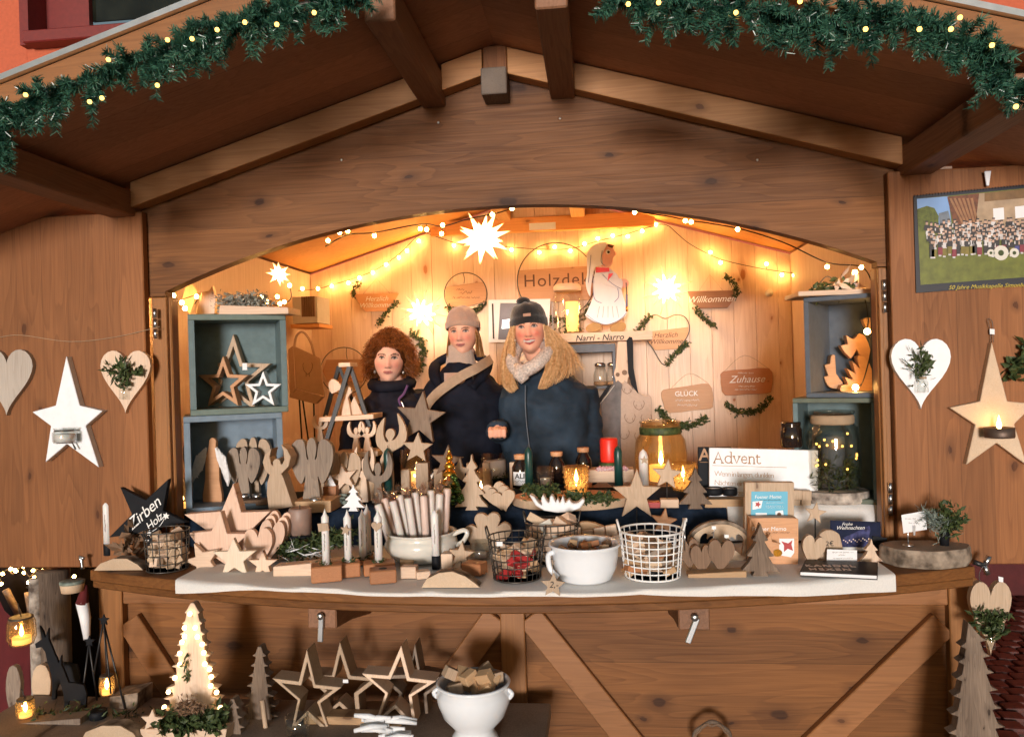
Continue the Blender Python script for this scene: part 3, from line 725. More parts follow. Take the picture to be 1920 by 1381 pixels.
MB().box(((p0.x+p1.x)/2, .1, zi-bx.location.z-.012), (p1.x-p0.x-.03, .19, .014)).build('inner_shelf', M['slate'], bx)
for x, nm in ((1126, 'left one'), (1150, 'right one, beside the wooden hanger')):
    p = at(x, 718, SY+.06); p.z = zi-.004; s = mpp(p)
    jr = thing('storage_jar', 'small clear preserving jar inside the dark wall box, '+nm, 'jar', p, group='jars in the wall box')
    MB().lathe([(r*s, h*s) for r, h in ((0, 0), (11, 0), (13, 3), (13, 20), (9, 34), (8, 38))], 18).build('glass_body', M['glass'], jr)
    MB().lathe([(r*s, h*s) for r, h in ((0, 1), (11, 1), (12, 4), (12, 8), (0, 8))], 18).build('contents', M['kraft'], jr)
    MB().lathe([(r*s, h*s) for r, h in ((10, 36), (10, 41), (6, 43), (0, 43))], 18).build('lid', M['steel'], jr)

# glass jar on the plank
p = at(1066, 630, SY+.09); p.z = z0; s = mpp(p)
jr = thing('tall_glass_jar', 'tall clear glass jar with wooden lid and moss beside the painted figure', 'jar', p)
MB().lathe([(r*s, h*s) for r, h in ((0, 1), (27, 1), (30, 6), (30, 62), (25, 76), (24, 82))], 24).build('glass_body', M['glass'], jr)
MB().lathe([(r*s, h*s) for r, h in ((26, 80), (26, 88), (22, 93), (0, 94))], 24).build('lid', M['pine_x'], jr, bevel=.001)
leaves([Vector((-20*s, 0, 6*s)), Vector((18*s, 0, 8*s)), Vector((0, 0, 26*s))], 160, .03, .006, random.Random(4), 1, .012).build('moss', M['moss'], jr, kind='stuff')
MB().lathe([(r*s, h*s) for r, h in ((0, 4), (12, 4), (12, 60), (0, 60))], 16, (8*s, 0, 0)).build('candle', M['glowwax'], jr)

# photo prints behind the right-hand woman
pr = thing('photo_prints', 'white-bordered photo prints leaning on the back wall behind the black hat', 'prints', Vector((at(975, 640, 1.93).x, 1.93, at(975, 640, 1.93).z)))
slab('mount', [(916, 562), (1032, 560), (1028, 640), (916, 642)], M['paper'], Y=1.95, th=.006, parent=pr, bevel=0)
slab('print', [(925, 569), (927, 635), (924, 635), (922, 569)][::-1], M['ink'], Y=1.947, th=.003, parent=pr, bevel=0)
M['photodark'] = plain('dark photo print', (.045, .02, .025), .4, var=.5, scale=12)
slab('print', [(938, 568), (1000, 568), (1000, 636), (934, 636)], M['photodark'], Y=1.945, th=.003, parent=pr, bevel=0)
slab('print', [(942, 600), (956, 598), (956, 615), (941, 616)], M['cream'], Y=1.943, th=.002, parent=pr, bevel=0)

# hanger with aprons
AY = 1.70
hg = thing('wooden_hanger', 'pale wooden paddle-shaped hanger holding the aprons', 'hanger', Vector((at(1166, 640, AY).x, AY, at(1166, 720, AY).z)))
slab('paddle', [(1158, 640), (1182, 640), (1178, 680), (1178, 690), (1181, 700), (1177, 711), (1176, 720), (1155, 720), (1154, 711), (1151, 700), (1154, 690), (1155, 680)], M['pine'], Y=AY, th=.015, parent=hg)
slab('eye', circ(1171, 698, 5, 12), M['walnut'], Y=AY-.002, th=.004, parent=hg, bevel=0); slab('eye', circ(1158, 702, 4, 12), M['walnut'], Y=AY-.002, th=.004, parent=hg, bevel=0)
M['apron1'] = plain('grey marbled oilcloth', (.13, .115, .115), .6, var=.5, scale=14); M['apron2'] = plain('natural linen', (.48, .37, .30), .9, var=.08, scale=60)
def cloth(name, pts, Y, mat, parent, amp=.006, n=14):
    L, o = loc_of(pts, None, Y); mb = MB(); mb.prism(o, 0, .004); return slab(name, pts, mat, Y=Y, th=.006, parent=parent, bevel=.002)
a1 = thing('grey_apron', 'dark grey marbled apron hanging beside the navy coat', 'apron', Vector((at(1145, 860, AY-.02).x, AY-.02, at(1145, 870, AY-.02).z)))
cloth('apron_cloth', smooth([(1166, 719), (1150, 719), (1138, 738), (1126, 756), (1130, 800), (1132, 900), (1166, 900), (1165, 800)], 2), AY-.024, M['apron1'], a1)
wirep('apron_edge', [(1125, 757), (1137, 742), (1152, 722)], AY-.026, a1, .002, M['cream'], raw=True)
slab('strap', [(1155, 719), (1140, 722), (1122, 748), (1124, 757)], M['black'], Y=AY-.01, th=.004, parent=a1, bevel=0)
a2 = thing('linen_apron', 'natural linen apron printed with antlers hanging by a black strap', 'apron', Vector((at(1195, 860, AY-.03).x, AY-.03, at(1195, 870, AY-.03).z)))
cloth('apron_cloth', smooth([(1166, 719), (1178, 719), (1196, 736), (1212, 742), (1221, 744), (1222, 790), (1218, 850), (1214, 880), (1180, 890), (1166, 860), (1164, 790)], 2), AY-.03, M['apron2'], a2)
slab('strap', [(1175, 638), (1180, 631), (1185, 632), (1187, 640), (1188, 690), (1192, 712), (1197, 738), (1184, 722), (1178, 700)], M['black'], Y=AY-.045, th=.006, parent=a2, bevel=0)
for ax, ay in ((1176, 730), (1198, 760), (1181, 785), (1212, 786), (1170, 815), (1200, 820)):
    for sg in (-1, 1):
        wirep('antler_print', [(ax, ay+8), (ax+sg*7, ay+4), (ax+sg*10, ay-4), (ax+sg*8, ay-9)], AY-.0315, a2, .0011, M['brownink'])
        wirep('antler_print', [(ax+sg*6, ay+4), (ax+sg*5, ay-2)], AY-.0315, a2, .0009, M['brownink'], raw=True)

# ------------------------------------------------------------------ left inner corner: lamp box, paper bag
lb = thing('wall_shelf_box', 'small pale wall box with a dark slatted front in the left corner', 'box', at(565, 606, 1.55))
q0, q1 = at(541, 555, 1.5)-lb.location, at(590, 604, 1.5)-lb.location
MB().box(((q0.x+q1.x)/2, .1, (q0.z+q1.z)/2), (q1.x-q0.x, .2, q0.z-q1.z)).build('box_body', M['cream'], lb, bevel=.003)
for i in range(6):
    x = at(567+i*4.2, 575, 1.49).x-lb.location.x; MB().box((x, -.056, (q0.z+q1.z)/2+.012), (.010, .012, (q0.z-q1.z)*.74)).build('slat', M['walnut'], lb)
MB().box(((q0.x+q1.x)/2, .1, q1.z-.014), (q1.x-q0.x+.02, .22, .02)).build('bracket_shelf', M['spruce_y'], lb)
bagY = 1.0
pb = thing('paper_bag', 'brown paper bag printed with antlers hanging beside the teal crate', 'bag', Vector((at(575, 750, bagY).x, bagY, at(575, 750, bagY).z)))
slab('bag_front', [(550, 648), (600, 672), (608, 742), (555, 728)], M['kraft'], Y=bagY, th=.012, parent=pb, bevel=.002)
slab('bag_gusset', [(540, 655), (549, 648), (554, 728), (543, 745)], M['kraft'], Y=bagY+.012, th=.03, parent=pb, bevel=.002)
slab('bag_base', [(543, 745), (555, 729), (606, 743), (592, 757)], M['kraft'], Y=bagY+.014, th=.03, parent=pb, bevel=.002)
wirep('bag_handle', [(552, 650), (556, 630), (568, 622), (582, 640), (590, 668)], bagY+.004, pb, .006, M['kraft'])
for sg in (-1, 1):
    wirep('antler_print', [(577, 702), (577+sg*7, 694), (577+sg*9, 684), (577+sg*7, 680)], bagY-.0012, pb, .0012, M['brownink'])
    wirep('antler_print', [(577+sg*3, 706), (577+sg*3, 698)], bagY-.0012, pb, .0012, M['brownink'], raw=True)
for i, (xa_, xb_) in enumerate(((561, 566), (567, 578), (588, 590))):
    MB().tube([at(xa_, 745, bagY+.03)-pb.location, at(xb_, 825, bagY+.03)-pb.location], .004, 5).build('ribbon', M['black'], pb)

# black ladder shelf with small angels
LY = .55
lad = thing('ladder_shelf', 'black A-frame ladder shelf with two pale wooden boards', 'shelf', Vector((at(650, 860, LY).x, LY, at(650, 880, LY).z)))
def bar(p, q, Ya, Yb, w=.011, nm='leg'):
    a, b = at(*p, Ya)-lad.location, at(*q, Yb)-lad.location
    MB().tube([a, b], w, 4, smooth=False).build(nm, M['blackmetal'], lad)
bar((636, 686), (596, 830), LY+.12, LY+.14); bar((656, 686), (612, 828), LY, LY-.02, .012); bar((636, 686), (668, 770), LY+.10, LY+.12, .008); bar((657, 686), (694, 800), LY+.02, LY+.02)
slab('top_bar', [(634, 680), (656, 679), (657, 687), (635, 688)], M['pine_x'], Y=LY-.01, th=.10, parent=lad)
slab('shelf_board', [(598, 782), (700, 776), (700, 785), (598, 791)], M['pine_x'], Y=LY-.02, th=.14, parent=lad)
slab('shelf_board', [(618, 850), (708, 845), (708, 855), (615, 860)], M['pine_x'], Y=LY-.06, th=.16, parent=lad)
slab('small_angel', angel_up(667, 846, 56, 34), M['pine'], Y=LY-.03, th=.018, label='small pale angel on the ladder shelf, left of the pair', cat='angel', group='angels on the ladder shelf')
slab('small_angel', angel_up(688, 845, 56, 34), M['pine'], Y=LY-.03, th=.018, label='small pale angel on the ladder shelf, right of the pair', cat='angel', group='angels on the ladder shelf')
slab('small_angel', angel_up(600, 828, 50, 30), M['pine'], Y=LY+.02, th=.018, label='small pale angel behind the ladder leg, nearest the paper bag', cat='angel', group='angels on the ladder shelf')
slab('pale_angel', smooth([(640, 780), (645, 740), (638, 730), (622, 738), (615, 722), (622, 710), (634, 716), (644, 728), (652, 722), (660, 735), (652, 745), (658, 780)], 2), M['pine'], Y=LY+.03, th=.02, label='larger pale angel standing on the upper ladder board', cat='angel', group='angels on the ladder shelf')
slab('wedge_board', [(648, 779), (664, 742), (680, 778)], M['pine'], Y=LY+.05, th=.02, label='pale pointed board on the upper ladder shelf', cat='board')
# ------------------------------------------------------------------ lit paper stars
def starmat(name, r0, r1, k0, k1):
    N = NT(name); tc = N.n('TexCoord').outputs['Object']; ln = N.n('VectorMath', operation='LENGTH', i_0=tc).outputs['Value']
    mr = N.n('MapRange', i_0=ln, i_1=r0, i_2=r1, i_3=0.0, i_4=1.0).outputs[0]
    st = N.ramp(mr, [(0, g3(1)), (.14, g3(.25)), (.42, g3(max(.02, 2*k1/k0))), (1, g3(k1/k0))])
    e = N.n('Emission', i_Color=(1, .59, .24, 1), i_Strength=N.math('MULTIPLY', st, k0)); N.l(e.outputs[0], N.out.inputs[0]); return N.m
def paper_star(label, px, py, Y, Rpx, n, k0, k1, seed, thin=.17):
    p = at(px, py, Y); R = Rpx*mpp(p); rnd = random.Random(seed)
    t = thing('paper_star', label, 'star lamp', p, group='lit paper stars')
    m_ = starmat('lit star paper', R*.24, R, k0, k1)
    MB().ball((0, 0, 0), R*.235, 12).build('bulb', m_, t)
    for i in range(n):
        z = 1-2*(i+.5)/n; a = i*2.39996+seed; q = math.sqrt(1-z*z); d = Vector((math.cos(a)*q, math.sin(a)*q, z))
        u = d.orthogonal().normalized(); b = d.cross(u); rb = R*thin; c0 = d*R*.22
        L = R*(rnd.uniform(.88, 1.05)); v = [c0+(u*math.cos(k)+b*math.sin(k))*rb for k in (0, math.pi/2, math.pi, 1.5*math.pi)]+[d*L, d*0]
        MB().add(v, [(0, 1, 4), (1, 2, 4), (2, 3, 4), (3, 0, 4)]).build('ray', m_, t)
    return t
paper_star('largest glowing white paper star hanging under the arch', 905, 447, 1.15, 56, 26, 480, .95, 1, .15)
paper_star('small glowing paper star above the left teal crate', 523, 514, .55, 26, 14, 300, 1.6, 2, .18)
paper_star('glowing paper star on the wall between curly hair and beige hat', 790, 586, 1.86, 50, 22, 85, 1.2, 3, .085)
paper_star('glowing paper star on the wall right of the painted figure', 1250, 541, 1.86, 52, 16, 85, 1.4, 4, .085)

# ------------------------------------------------------------------ fairy lights
bme = MB().ball((0, 0, 0), 1, 8).mesh('bulb'); bme.materials.append(M['bulb'])
sme = MB().lathe([(.5, .3), (.5, 1.6), (.3, 2.0)], 6).mesh('socket'); sme.materials.append(M['cable'])
def bulb(p, r, parent, mesh=None):
    o = bpy.data.objects.new('bulb', mesh or bme); COL.objects.link(o); o.parent = parent; o.location = Vector(p)-parent.location; o.scale = (r, r, r); return o
def fairy(label, wirepts, bulbs, Y, r=.010, wr=.0022, name='fairy_lights'):
    f = (lambda q: at(q[0], q[1], q[2] if len(q) > 2 else Y))
    t = thing(name, label, 'fairy lights', f(wirepts[0]), group='strings of fairy lights')
    wp = smooth([tuple(f(q)-t.location) for q in wirepts], 6, False)
    MB().tube(wp, wr, 5).build('cable', M['cable'], t)
    for q in bulbs: bulb(f(q), r, t)
    for q in bulbs:
        P = f(q)-t.location; w_ = min((Vector(a) for a in wp), key=lambda a: (a-P).length)
        if .008 < (w_-P).length < .09: MB().tube([P, w_], wr*.8, 4).build('bulb_lead', M['cable'], t)
    return t
fairy('long fairy light string sagging across the middle of the back wall', [(560, 545, 1.6), (596, 541, 1.9), (650, 526), (700, 508), (745, 479), (775, 450), (793, 437), (825, 446), (870, 459), (950, 463), (1010, 467), (1069, 466), (1121, 452), (1177, 438), (1235, 421), (1256, 425)],
      [(567, 541, 1.65), (596, 541, 1.9), (622, 536), (653, 530), (674, 521), (699, 511), (724, 496), (748, 483), (763, 470), (785, 452), (851, 460), (959, 468), (1011, 473), (1040, 463), (1069, 470), (1096, 457), (1121, 447), (1149, 442), (1177, 443), (1204, 433), (1230, 421)], 1.985)
fairy('fairy light string draped down the right of the back wall into a tangle', [(1256, 425), (1290, 455), (1332, 478), (1365, 490), (1420, 502), (1470, 510), (1500, 514), (1515, 525), (1530, 512), (1525, 500), (1510, 502), (1520, 515), (1535, 495), (1543, 470)],
      [(1332, 473), (1351, 492), (1437, 495), (1466, 515), (1489, 516), (1497, 521), (1503, 505), (1508, 524), (1520, 521), (1527, 515), (1519, 507), (1531, 494), (1541, 487), (1537, 475), (1502, 510), (1513, 513)], 1.97)
fairy('fairy light string pinned behind the upper edge of the arch, left half', [(610, 462), (652, 440), (702, 436), (790, 420), (830, 424), (880, 410), (930, 400), (962, 390)],
      [(615, 451), (637, 436), (652, 433), (702, 442), (788, 429), (830, 422), (828, 438), (800, 430), (923, 402), (960, 391)], .16, .0075)
fairy('fairy light string pinned behind the arch, right end', [(1190, 396), (1250, 405), (1285, 412), (1383, 428), (1470, 455), (1551, 492), (1615, 500), (1635, 530)],
      [(1190, 398), (1285, 414), (1296, 416), (1383, 430), (1551, 500), (1615, 501), (1632, 546)], .16, .0075)
fairy('short fairy light string in the gap left of the teal crate', [(318, 545), (330, 565), (345, 560), (372, 553), (365, 570)],
      [(325, 554), (341, 567), (324, 576), (347, 578), (369, 556)], .22, .009)
fairy('short fairy light string lying on top of the left crates', [(480, 560), (496, 562), (520, 572), (545, 560), (543, 535)],
      [(492, 555), (496, 562), (501, 566), (525, 569), (533, 566), (520, 556), (543, 535)], .32, .008)
fairy('short fairy light string in the upper right crate', [(1622, 560), (1628, 600), (1626, 621), (1634, 650), (1618, 715), (1604, 726)],
      [(1626, 621), (1604, 726)], .16, .011)

# ------------------------------------------------------------------ fir garlands on the roof edge
def garland(label, path, bulbs, seed, nb):
    rnd = random.Random(seed); W = [at(x, y, YF-.07) for x, y in path]
    t = thing('fir_garland', label, 'garland', W[0])
    P = [Vector(q) for q in smooth([tuple(p-t.location) for p in W], 6, False)]
    MB().tube(P, .006, 5).build('stem', M['cable'], t)
    br = []
    for i in range(nb):
        u = rnd.random()*(len(P)-1); k = min(int(u), len(P)-2); p = P[k].lerp(P[k+1], u-k)
        d = (P[k+1]-P[k]).normalized()*rnd.uniform(-1, 1)+Vector((rnd.gauss(0, .35), rnd.uniform(-.7, .1), rnd.gauss(-.25, .75)))
        d.normalize(); L = rnd.uniform(.04, .078)*(1.35 if d.z < -.5 and rnd.random() < .25 else 1)
        pts = [p, p+d*L*.5+Vector((0, 0, -.004)), p+d*L+Vector((0, 0, -.018))]
        br.append(pts)
    v = []; F = []
    for pts in br:
        for j in range(150):
            s = rnd.random(); s2 = s*2; k = min(int(s2), 1); p = pts[k].lerp(pts[k+1], s2-k); ax = (pts[k+1]-pts[k]).normalized()
            u = ax.orthogonal().normalized(); a = rnd.random()*6.283; r_ = u*math.cos(a)+ax.cross(u)*math.sin(a)
            d = (ax*rnd.uniform(.35, .9)+r_).normalized(); l = rnd.uniform(.011, .020); w = d.cross(Vector((rnd.gauss(0, 1), rnd.gauss(0, 1), rnd.gauss(0, 1)))).normalized()*.0012
            b = len(v); v += [p-w, p+w, p+d*l+w*.6, p+d*l-w*.6]; F.append((b, b+1, b+2, b+3))
    MB().add(v, F).build('needles', M['fir'], t, kind='stuff')
    for (x, y) in bulbs: bulb(at(x, y, YF-.135), .0055, t, bmc)
    return t
bmc = MB().ball((0, 0, 0), 1, 8).mesh('bulb'); bmc.materials.append(M['bulbc'])
garland('green fir garland with lights along the left roof edge', [(-60, 230), (10, 208), (60, 190), (140, 162), (220, 128), (300, 97), (370, 76), (430, 46), (500, 27), (570, 8), (630, -6), (670, -16)],
        [(48, 178), (168, 191), (191, 184), (203, 112), (314, 75), (360, 73), (295, 160), (407, 56), (459, 42), (519, 46), (589, 24)], 11, 215)
garland('green fir garland with lights along the right roof edge', [(1155, -8), (1190, 5), (1235, 6), (1290, -4), (1350, 12), (1420, 22), (1480, 42), (1560, 45), (1640, 40), (1720, 50), (1790, 70), (1850, 110), (1890, 150), (1960, 200)],
        [(1178, 8), (1235, 5), (1380, 24), (1500, 3), (1623, 55), (1724, 55), (1783, 55), (1860, 85), (1800, 33), (1905, 200)], 12, 235)
garland('drooping tip of fir garland hanging at the far left roof corner', [(-60, 225), (0, 240), (8, 262)], [], 13, 30)
# ------------------------------------------------------------------ crates at both ends of the raised shelf
def crate(label, x0, y0, x1, y1, Yf, depth, mat, rim, bt=11, base=None, rz=0):
    a, b = at(x0, y0, Yf), at(x1, y1, Yf); s = mpp(a)
    zb = base if base is not None else b.z
    L = Vector(((a.x+b.x)/2, Yf, zb)); W = b.x-a.x; H = a.z-zb; th = bt*s
    W *= math.cos(abs(rz))*1.06; t = thing('wooden_crate', label, 'crate', L, rz=rz)
    MB().box((0, depth/2, H-th/2), (W, depth, th)).build('top_board', rim, t, bevel=.002)
    MB().box((0, depth/2, th/2), (W, depth, th)).build('bottom_board', rim, t, bevel=.002)
    for sg in (-1, 1): MB().box((sg*(W/2-th/2), depth/2, H/2), (th, depth-.001, H-2*th-.001)).build('side_board', mat, t, bevel=.001)
    MB().box((0, depth-.006, H/2), (W-2*th, .012, H-2*th-.001)).build('back_board', mat, t)
    return t, H
CY_ = .10
lc, lch = crate('blue-grey painted crate at the lower left, holding angels', 350, 779, 533, 956, CY_, .21, M['bluegrey'], M['bluegrey'], 11, ZR+.001, R_(27))
zl = ZR+.001+lch+.001
uc, uch = crate('teal painted crate stacked upper left, holding open stars', 357, 592, 541, 775, CY_+.015, .20, M['teal'], M['teal_rim'], 11, zl, R_(28))
rc, rch = crate('grey-green painted crate at the lower right behind the lit jar', 1484, 748, 1648, 950, CY_+.02, .20, M['teal'], M['olive'], 9, ZR+.002, R_(-24))
zr2 = ZR+.002+rch+.001
ru, ruh = crate('slate painted crate stacked upper right, holding antlers', 1497, 556, 1652, 746, CY_+.02, .24, M['slate'], M['slate'], 9, zr2, R_(-32))
# wares in the teal crate
zi = zl+.019; Yi = CY_+.12
def ostar(label, cx, cy, R, mat, Y, z=None, th=.045, rr=.44, wt=.62, rot=0, sx=1, sy=1, name='open_star', grp='open wooden stars'):
    return slab(name, star(cx, cy, R, R*rr, rot, sx=sx, sy=sy), mat, z=None, Y=Y, th=th, label=label, cat='star', group=grp, hole=star(cx, cy, R*wt, R*rr*wt, rot, sx=sx, sy=sy))
ostar('large open wooden star at the back of the teal crate', 437, 706, 80, M['oak'], Yi+.03, th=.03, rr=.40, wt=.72, sx=.92)
ostar('medium open wooden star in front in the teal crate', 418, 719, 52, M['beech'], Yi-.02, th=.035, rr=.42, wt=.64, sx=.95)
ostar('small white-edged open star in the teal crate', 493, 731, 36, M['white'], Yi-.04, th=.035, rr=.42, wt=.62)
slab('plank_figure', smooth([(367, 762), (368, 700), (370, 650), (376, 643), (384, 646), (386, 660), (384, 675), (390, 700), (392, 762)], 2), M['oak'], Y=Yi+.04, th=.02, label='slim plank figure leaning in the left corner of the teal crate', cat='figure')
p = at(459, 687, Yi-.03); MB().box((0, 0, 0), (9*mpp(p), .002, 13*mpp(p))).build('price_tag', M['paper'], None, p); tag(bpy.data.objects['price_tag'], 'white price sticker on the large open star', 'price tag')
# on top of the teal crate
zt_ = zl+uch
t = thing('moss_board', 'pale board with silvery moss lying on the teal crate', 'decoration', (at(470, 585, CY_+.1).x, CY_+.1, zt_))
slab('board', [(412, 572), (540, 576), (541, 588), (410, 590)], M['pine_x'], Y=CY_+.03, th=.12, parent=t)
sprig('moss', [(415, 568), (440, 572), (470, 566), (495, 570)], CY_+.08, M['greymoss'], t, 900, .022, .004, 31, .016)
slab('tall_leaning_board', [(366, 590), (378, 548), (392, 545), (398, 535), (404, 560), (402, 588)], M['pine'], Y=CY_+.12, th=.02, label='pale notched board leaning on top of the teal crate', cat='board')
slab('pointed_board', [(340, 566), (352, 520), (370, 545), (356, 590)], M['spruce'], Y=CY_+.2, th=.02, label='pale pointed board in the gap left of the crates', cat='board')
# angels in the blue-grey crate
za = ZR+.001+.02; Ya = CY_+.12
M['feather'] = plain('white feathers', (.78, .76, .76), .95, var=.12, scale=90)
fa = thing('feather_angel', 'wooden angel with white feather wings in the blue-grey crate', 'angel', Vector((at(408, 946, Ya-.05).x, Ya-.05, za)))
slab('body', smooth([(380, 952), (384, 900), (385, 860), (390, 842), (392, 825), (398, 820), (405, 826), (404, 843), (410, 860), (411, 900), (416, 952)], 2), M['beech'], Y=Ya-.05, th=.018, parent=fa)
for sg, pts in ((-1, [(388, 838), (370, 854), (360, 890), (358, 926), (370, 916), (386, 880)]), (1, [(405, 838), (422, 856), (430, 890), (426, 918), (416, 905), (410, 880)])):
    rnd = random.Random(40+sg); P = [at(x, y, Ya-.052)-fa.location for x, y in pts]
    v = []; F = []
    for q in range(70):
        u = rnd.random(); a_ = P[0].lerp(P[1], min(1, u*2)) if u < .5 else P[1].lerp(P[2], u*2-1); b_ = P[-1].lerp(P[3], rnd.random()); d_ = (b_-a_)*rnd.uniform(.5, .9); d_.x += sg*.004; s_ = d_.cross(Vector((0, 1, 0))).normalized()*.007; a_ = a_+Vector((0, rnd.uniform(-.008, .004), 0))
        k_ = len(v); v += [a_-s_*.5, a_+d_*.5-s_, a_+d_, a_+d_*.5+s_, a_+s_*.5]; F.append((k_, k_+1, k_+2, k_+3, k_+4))
    MB().add(v, F).build('feather_wing', M['feather'], fa, kind='stuff')
slab('angel_board', angel_folded(474, 948, 130, 66), M['oak'], Y=Ya+.05, th=.02, label='pale wooden angel at the back of the blue-grey crate', cat='angel', group='boards cut as angels')
slab('angel_board', angel_folded(456, 936, 100, 62), M['grey'], Y=Ya, th=.02, label='dark weathered angel in front in the blue-grey crate', cat='angel', group='boards cut as angels')
slab('angel_board', angel_folded(385, 945, 130, 84), M['grey'], Y=Ya+.07, th=.02, label='weathered angel hidden behind the feather-winged one', cat='angel', group='boards cut as angels')
sl = thing('tealight_board', 'narrow board with two steel tealight cups in the blue-grey crate', 'candle holder', Vector((at(475, 943, Ya-.07).x, Ya-.09, za)))
slab('board', [(448, 939), (503, 936), (503, 946), (448, 950)], M['walnut'], Y=Ya-.09, th=.06, parent=sl)
def cup(px, py, z, par, r=9, dy=0):
    p = on(px, py, z); p.y += dy; s = mpp(p); o = MB().lathe([(r_*s, h*s) for r_, h in ((0, 0), (r*.8, 0), (r, r*.9), (r*.92, r*.9), (r*.7, 2), (0, 2))], 16).build('tealight_cup', M['steel'], par)
    o.location = Vector((p.x, p.y, z))-par.location; return o
zc_ = at(475, 936, Ya-.06).z
for x in (459, 482):
    o = cup(x, 936, za, sl); o.location = at(x, 934, Ya-.06)-sl.location
# wares between crate and ladder
zs = ZR+.002
big = slab('angel_board', [(504, 957), (500, 925), (501, 905), (505, 890), (496, 880), (492, 866), (497, 850), (509, 840), (505, 856), (508, 870), (512, 873), (511, 866), (514, 861), (520, 859), (525, 863), (526, 870), (529, 870), (533, 861), (531, 846), (527, 833), (538, 842), (545, 856), (541, 874), (527, 888), (531, 895), (541, 925), (549, 949)], M['oak'], Y=.02, th=.06, label='thick pale angel with raised wings in front of the blue-grey crate', cat='angel', group='boards cut as angels')
slab('angel_board', angel_folded(584, 945, 126, 80), M['grey'], Y=.10, th=.025, label='large grainy angel with heart-shaped wings beside the brown candle', cat='angel', group='boards cut as angels')
t = thing('log_stand', 'thick wooden stand with a steel tealight cup before the grainy angel', 'candle holder', Vector((on(592, 957, zs).x, .07, zs)))
slab('block', [(545, 940), (620, 938), (620, 960), (545, 962)], M['oak_x'], Y=.045, th=.12, parent=t)
o = cup(591, 944, zs, t, 10); o.location = at(591, 942, .07)-t.location
# round wooden tray with small angels and stars
ry = .30
t = thing('round_tray', 'round pale wooden disc standing upright below the ladder shelf', 'disc', Vector((at(658, 945, ry).x, ry, zs)))
slab('disc', circ(652, 915, 54, 40), M['slice'], Y=ry, th=.02, parent=t)
slab('angel_board', angel_folded(645, 945, 100, 62), M['oak'], Y=ry-.04, th=.02, label='small oak angel in front of the round wooden disc', cat='angel', group='boards cut as angels')
slab('star_board', star(644, 895, 27, 11, -12), M['pine'], Y=ry-.07, th=.018, label='small pale star leaning before the round disc', cat='star', group='solid wooden stars')
slab('angel_board', angel_up(682, 945, 108, 40), M['pine'], Y=ry-.03, th=.02, label='narrow pale angel right of the round disc', cat='angel', group='boards cut as angels')
slab('angel_board', angel_up(708, 955, 110, 56), M['grey'], Y=ry-.05, th=.02, label='narrow weathered angel left of the green candle', cat='angel', group='boards cut as angels')
t = thing('photo_card_block', 'small wooden block holding a photo card beside the grainy angel', 'card holder', Vector((at(617, 925, .2).x, .2, zs)))
slab('block', [(605, 912), (630, 911), (630, 932), (606, 932)], M['redwood'], Y=.2, th=.04, parent=t); slab('card', [(606, 885), (612, 880), (622, 895), (630, 911), (608, 912)], M['paper'], Y=.21, th=.002, parent=t, bevel=0)
MB().box((at(618, 945, .22).x-t.location.x, .04, (at(618, 932, .2).z-zs)/2), (.03, .03, at(618, 932, .2).z-zs)).build('stem', M['walnut'], t)
slab('white_tree', tree(662, 958, 50, 44, 3, .14, .28), M['white'], Y=.06, th=.02, label='small white wooden tree in front of the round disc', cat='tree')
t = thing('driftwood_tealight', 'silvery driftwood tealight holder beside the white tree', 'candle holder', Vector((at(640, 955, .16).x, .16, zs)))
for i in range(7):
    rnd = random.Random(i); MB().tube([(rnd.uniform(-.04, 0), rnd.uniform(-.02, .02), .01+i*.005), (rnd.uniform(0, .05), rnd.uniform(-.02, .02), .012+i*.005)], .005, 5).build('twig', M['sage'], t)
# green taper candles
def taper(label, px, base, z, r, h, mat, dy=0, lit=False, cap=None, name='taper_candle', grp=None):
    p = on(px, base, z); p.y += dy; s = mpp(p); t = thing(name, label, 'candle', (p.x, p.y, z), group=grp)
    MB().lathe([(0, 0), (r*s, 0), (r*s*.96, (h-r*1.6)*s), (r*.7*s, (h-r*.7)*s), (0, h*s)], 14).build('wax', mat, t)
    MB().tube([(0, 0, h*s-.003), (.001, 0, h*s+.008)], .0012, 4).build('wick', M['ink'], t)
    if lit: flame(t, (0, 0, h*s+.006))
    return t
def flame(par, loc, k=1.0):
    o = MB().lathe([(0, -.001), (.0045*k, .006*k), (.0050*k, .011*k), (.0025*k, .022*k), (0, .032*k)], 8).build('flame', M['flame'], par); o.location = loc; return o
taper('dark green taper candle left of the raised-wing angel', 713, 945, zs, 8, 96, M['greenwax'], .12, grp='green taper candles')
taper('dark green taper candle on the long slab in the middle', 992, 925, zs+.02, 8, 87, M['greenwax'], .02, grp='green taper candles')
taper('dark green taper candle right of the red candle', 1162, 920, zs+.02, 8, 78, M['greenwax'], .10, grp='green taper candles')
# raised-wing angel and stars in front of the women
slab('angel_board', smooth([(716, 930), (719, 890), (712, 862), (718, 848), (707, 836), (704, 818), (709, 798), (721, 782), (719, 800), (719, 816), (724, 828), (728, 826), (723, 818), (724, 808), (731, 803), (739, 807), (740, 816), (735, 825), (741, 822), (747, 812), (748, 798), (744, 774), (756, 790), (763, 812), (758, 832), (744, 842), (733, 850), (735, 870), (736, 930)], 2), M['oak'], Y=.33, th=.022, label='tall oak angel with raised wings before the curly-haired woman', cat='angel', group='boards cut as angels')
M['brownstar'] = wood('grey brown board', (.13, .085, .058), (.30, .215, .155), 'z', .7, .5, 2.2, stain=.2)
slab('star_board', star(788, 784, 52, 22, 6, sx=.92), M['brownstar'], Y=.42, th=.03, label='large weathered star standing before the middle woman', cat='star', group='solid wooden stars')
o_ = MB().box((0, 0, .06), (.05, .04, .12)).build('support_block', M['oak'], None, (at(790, 860, .42).x, .44, zs)); tag(o_, 'small wooden block under the large weathered star', 'block')
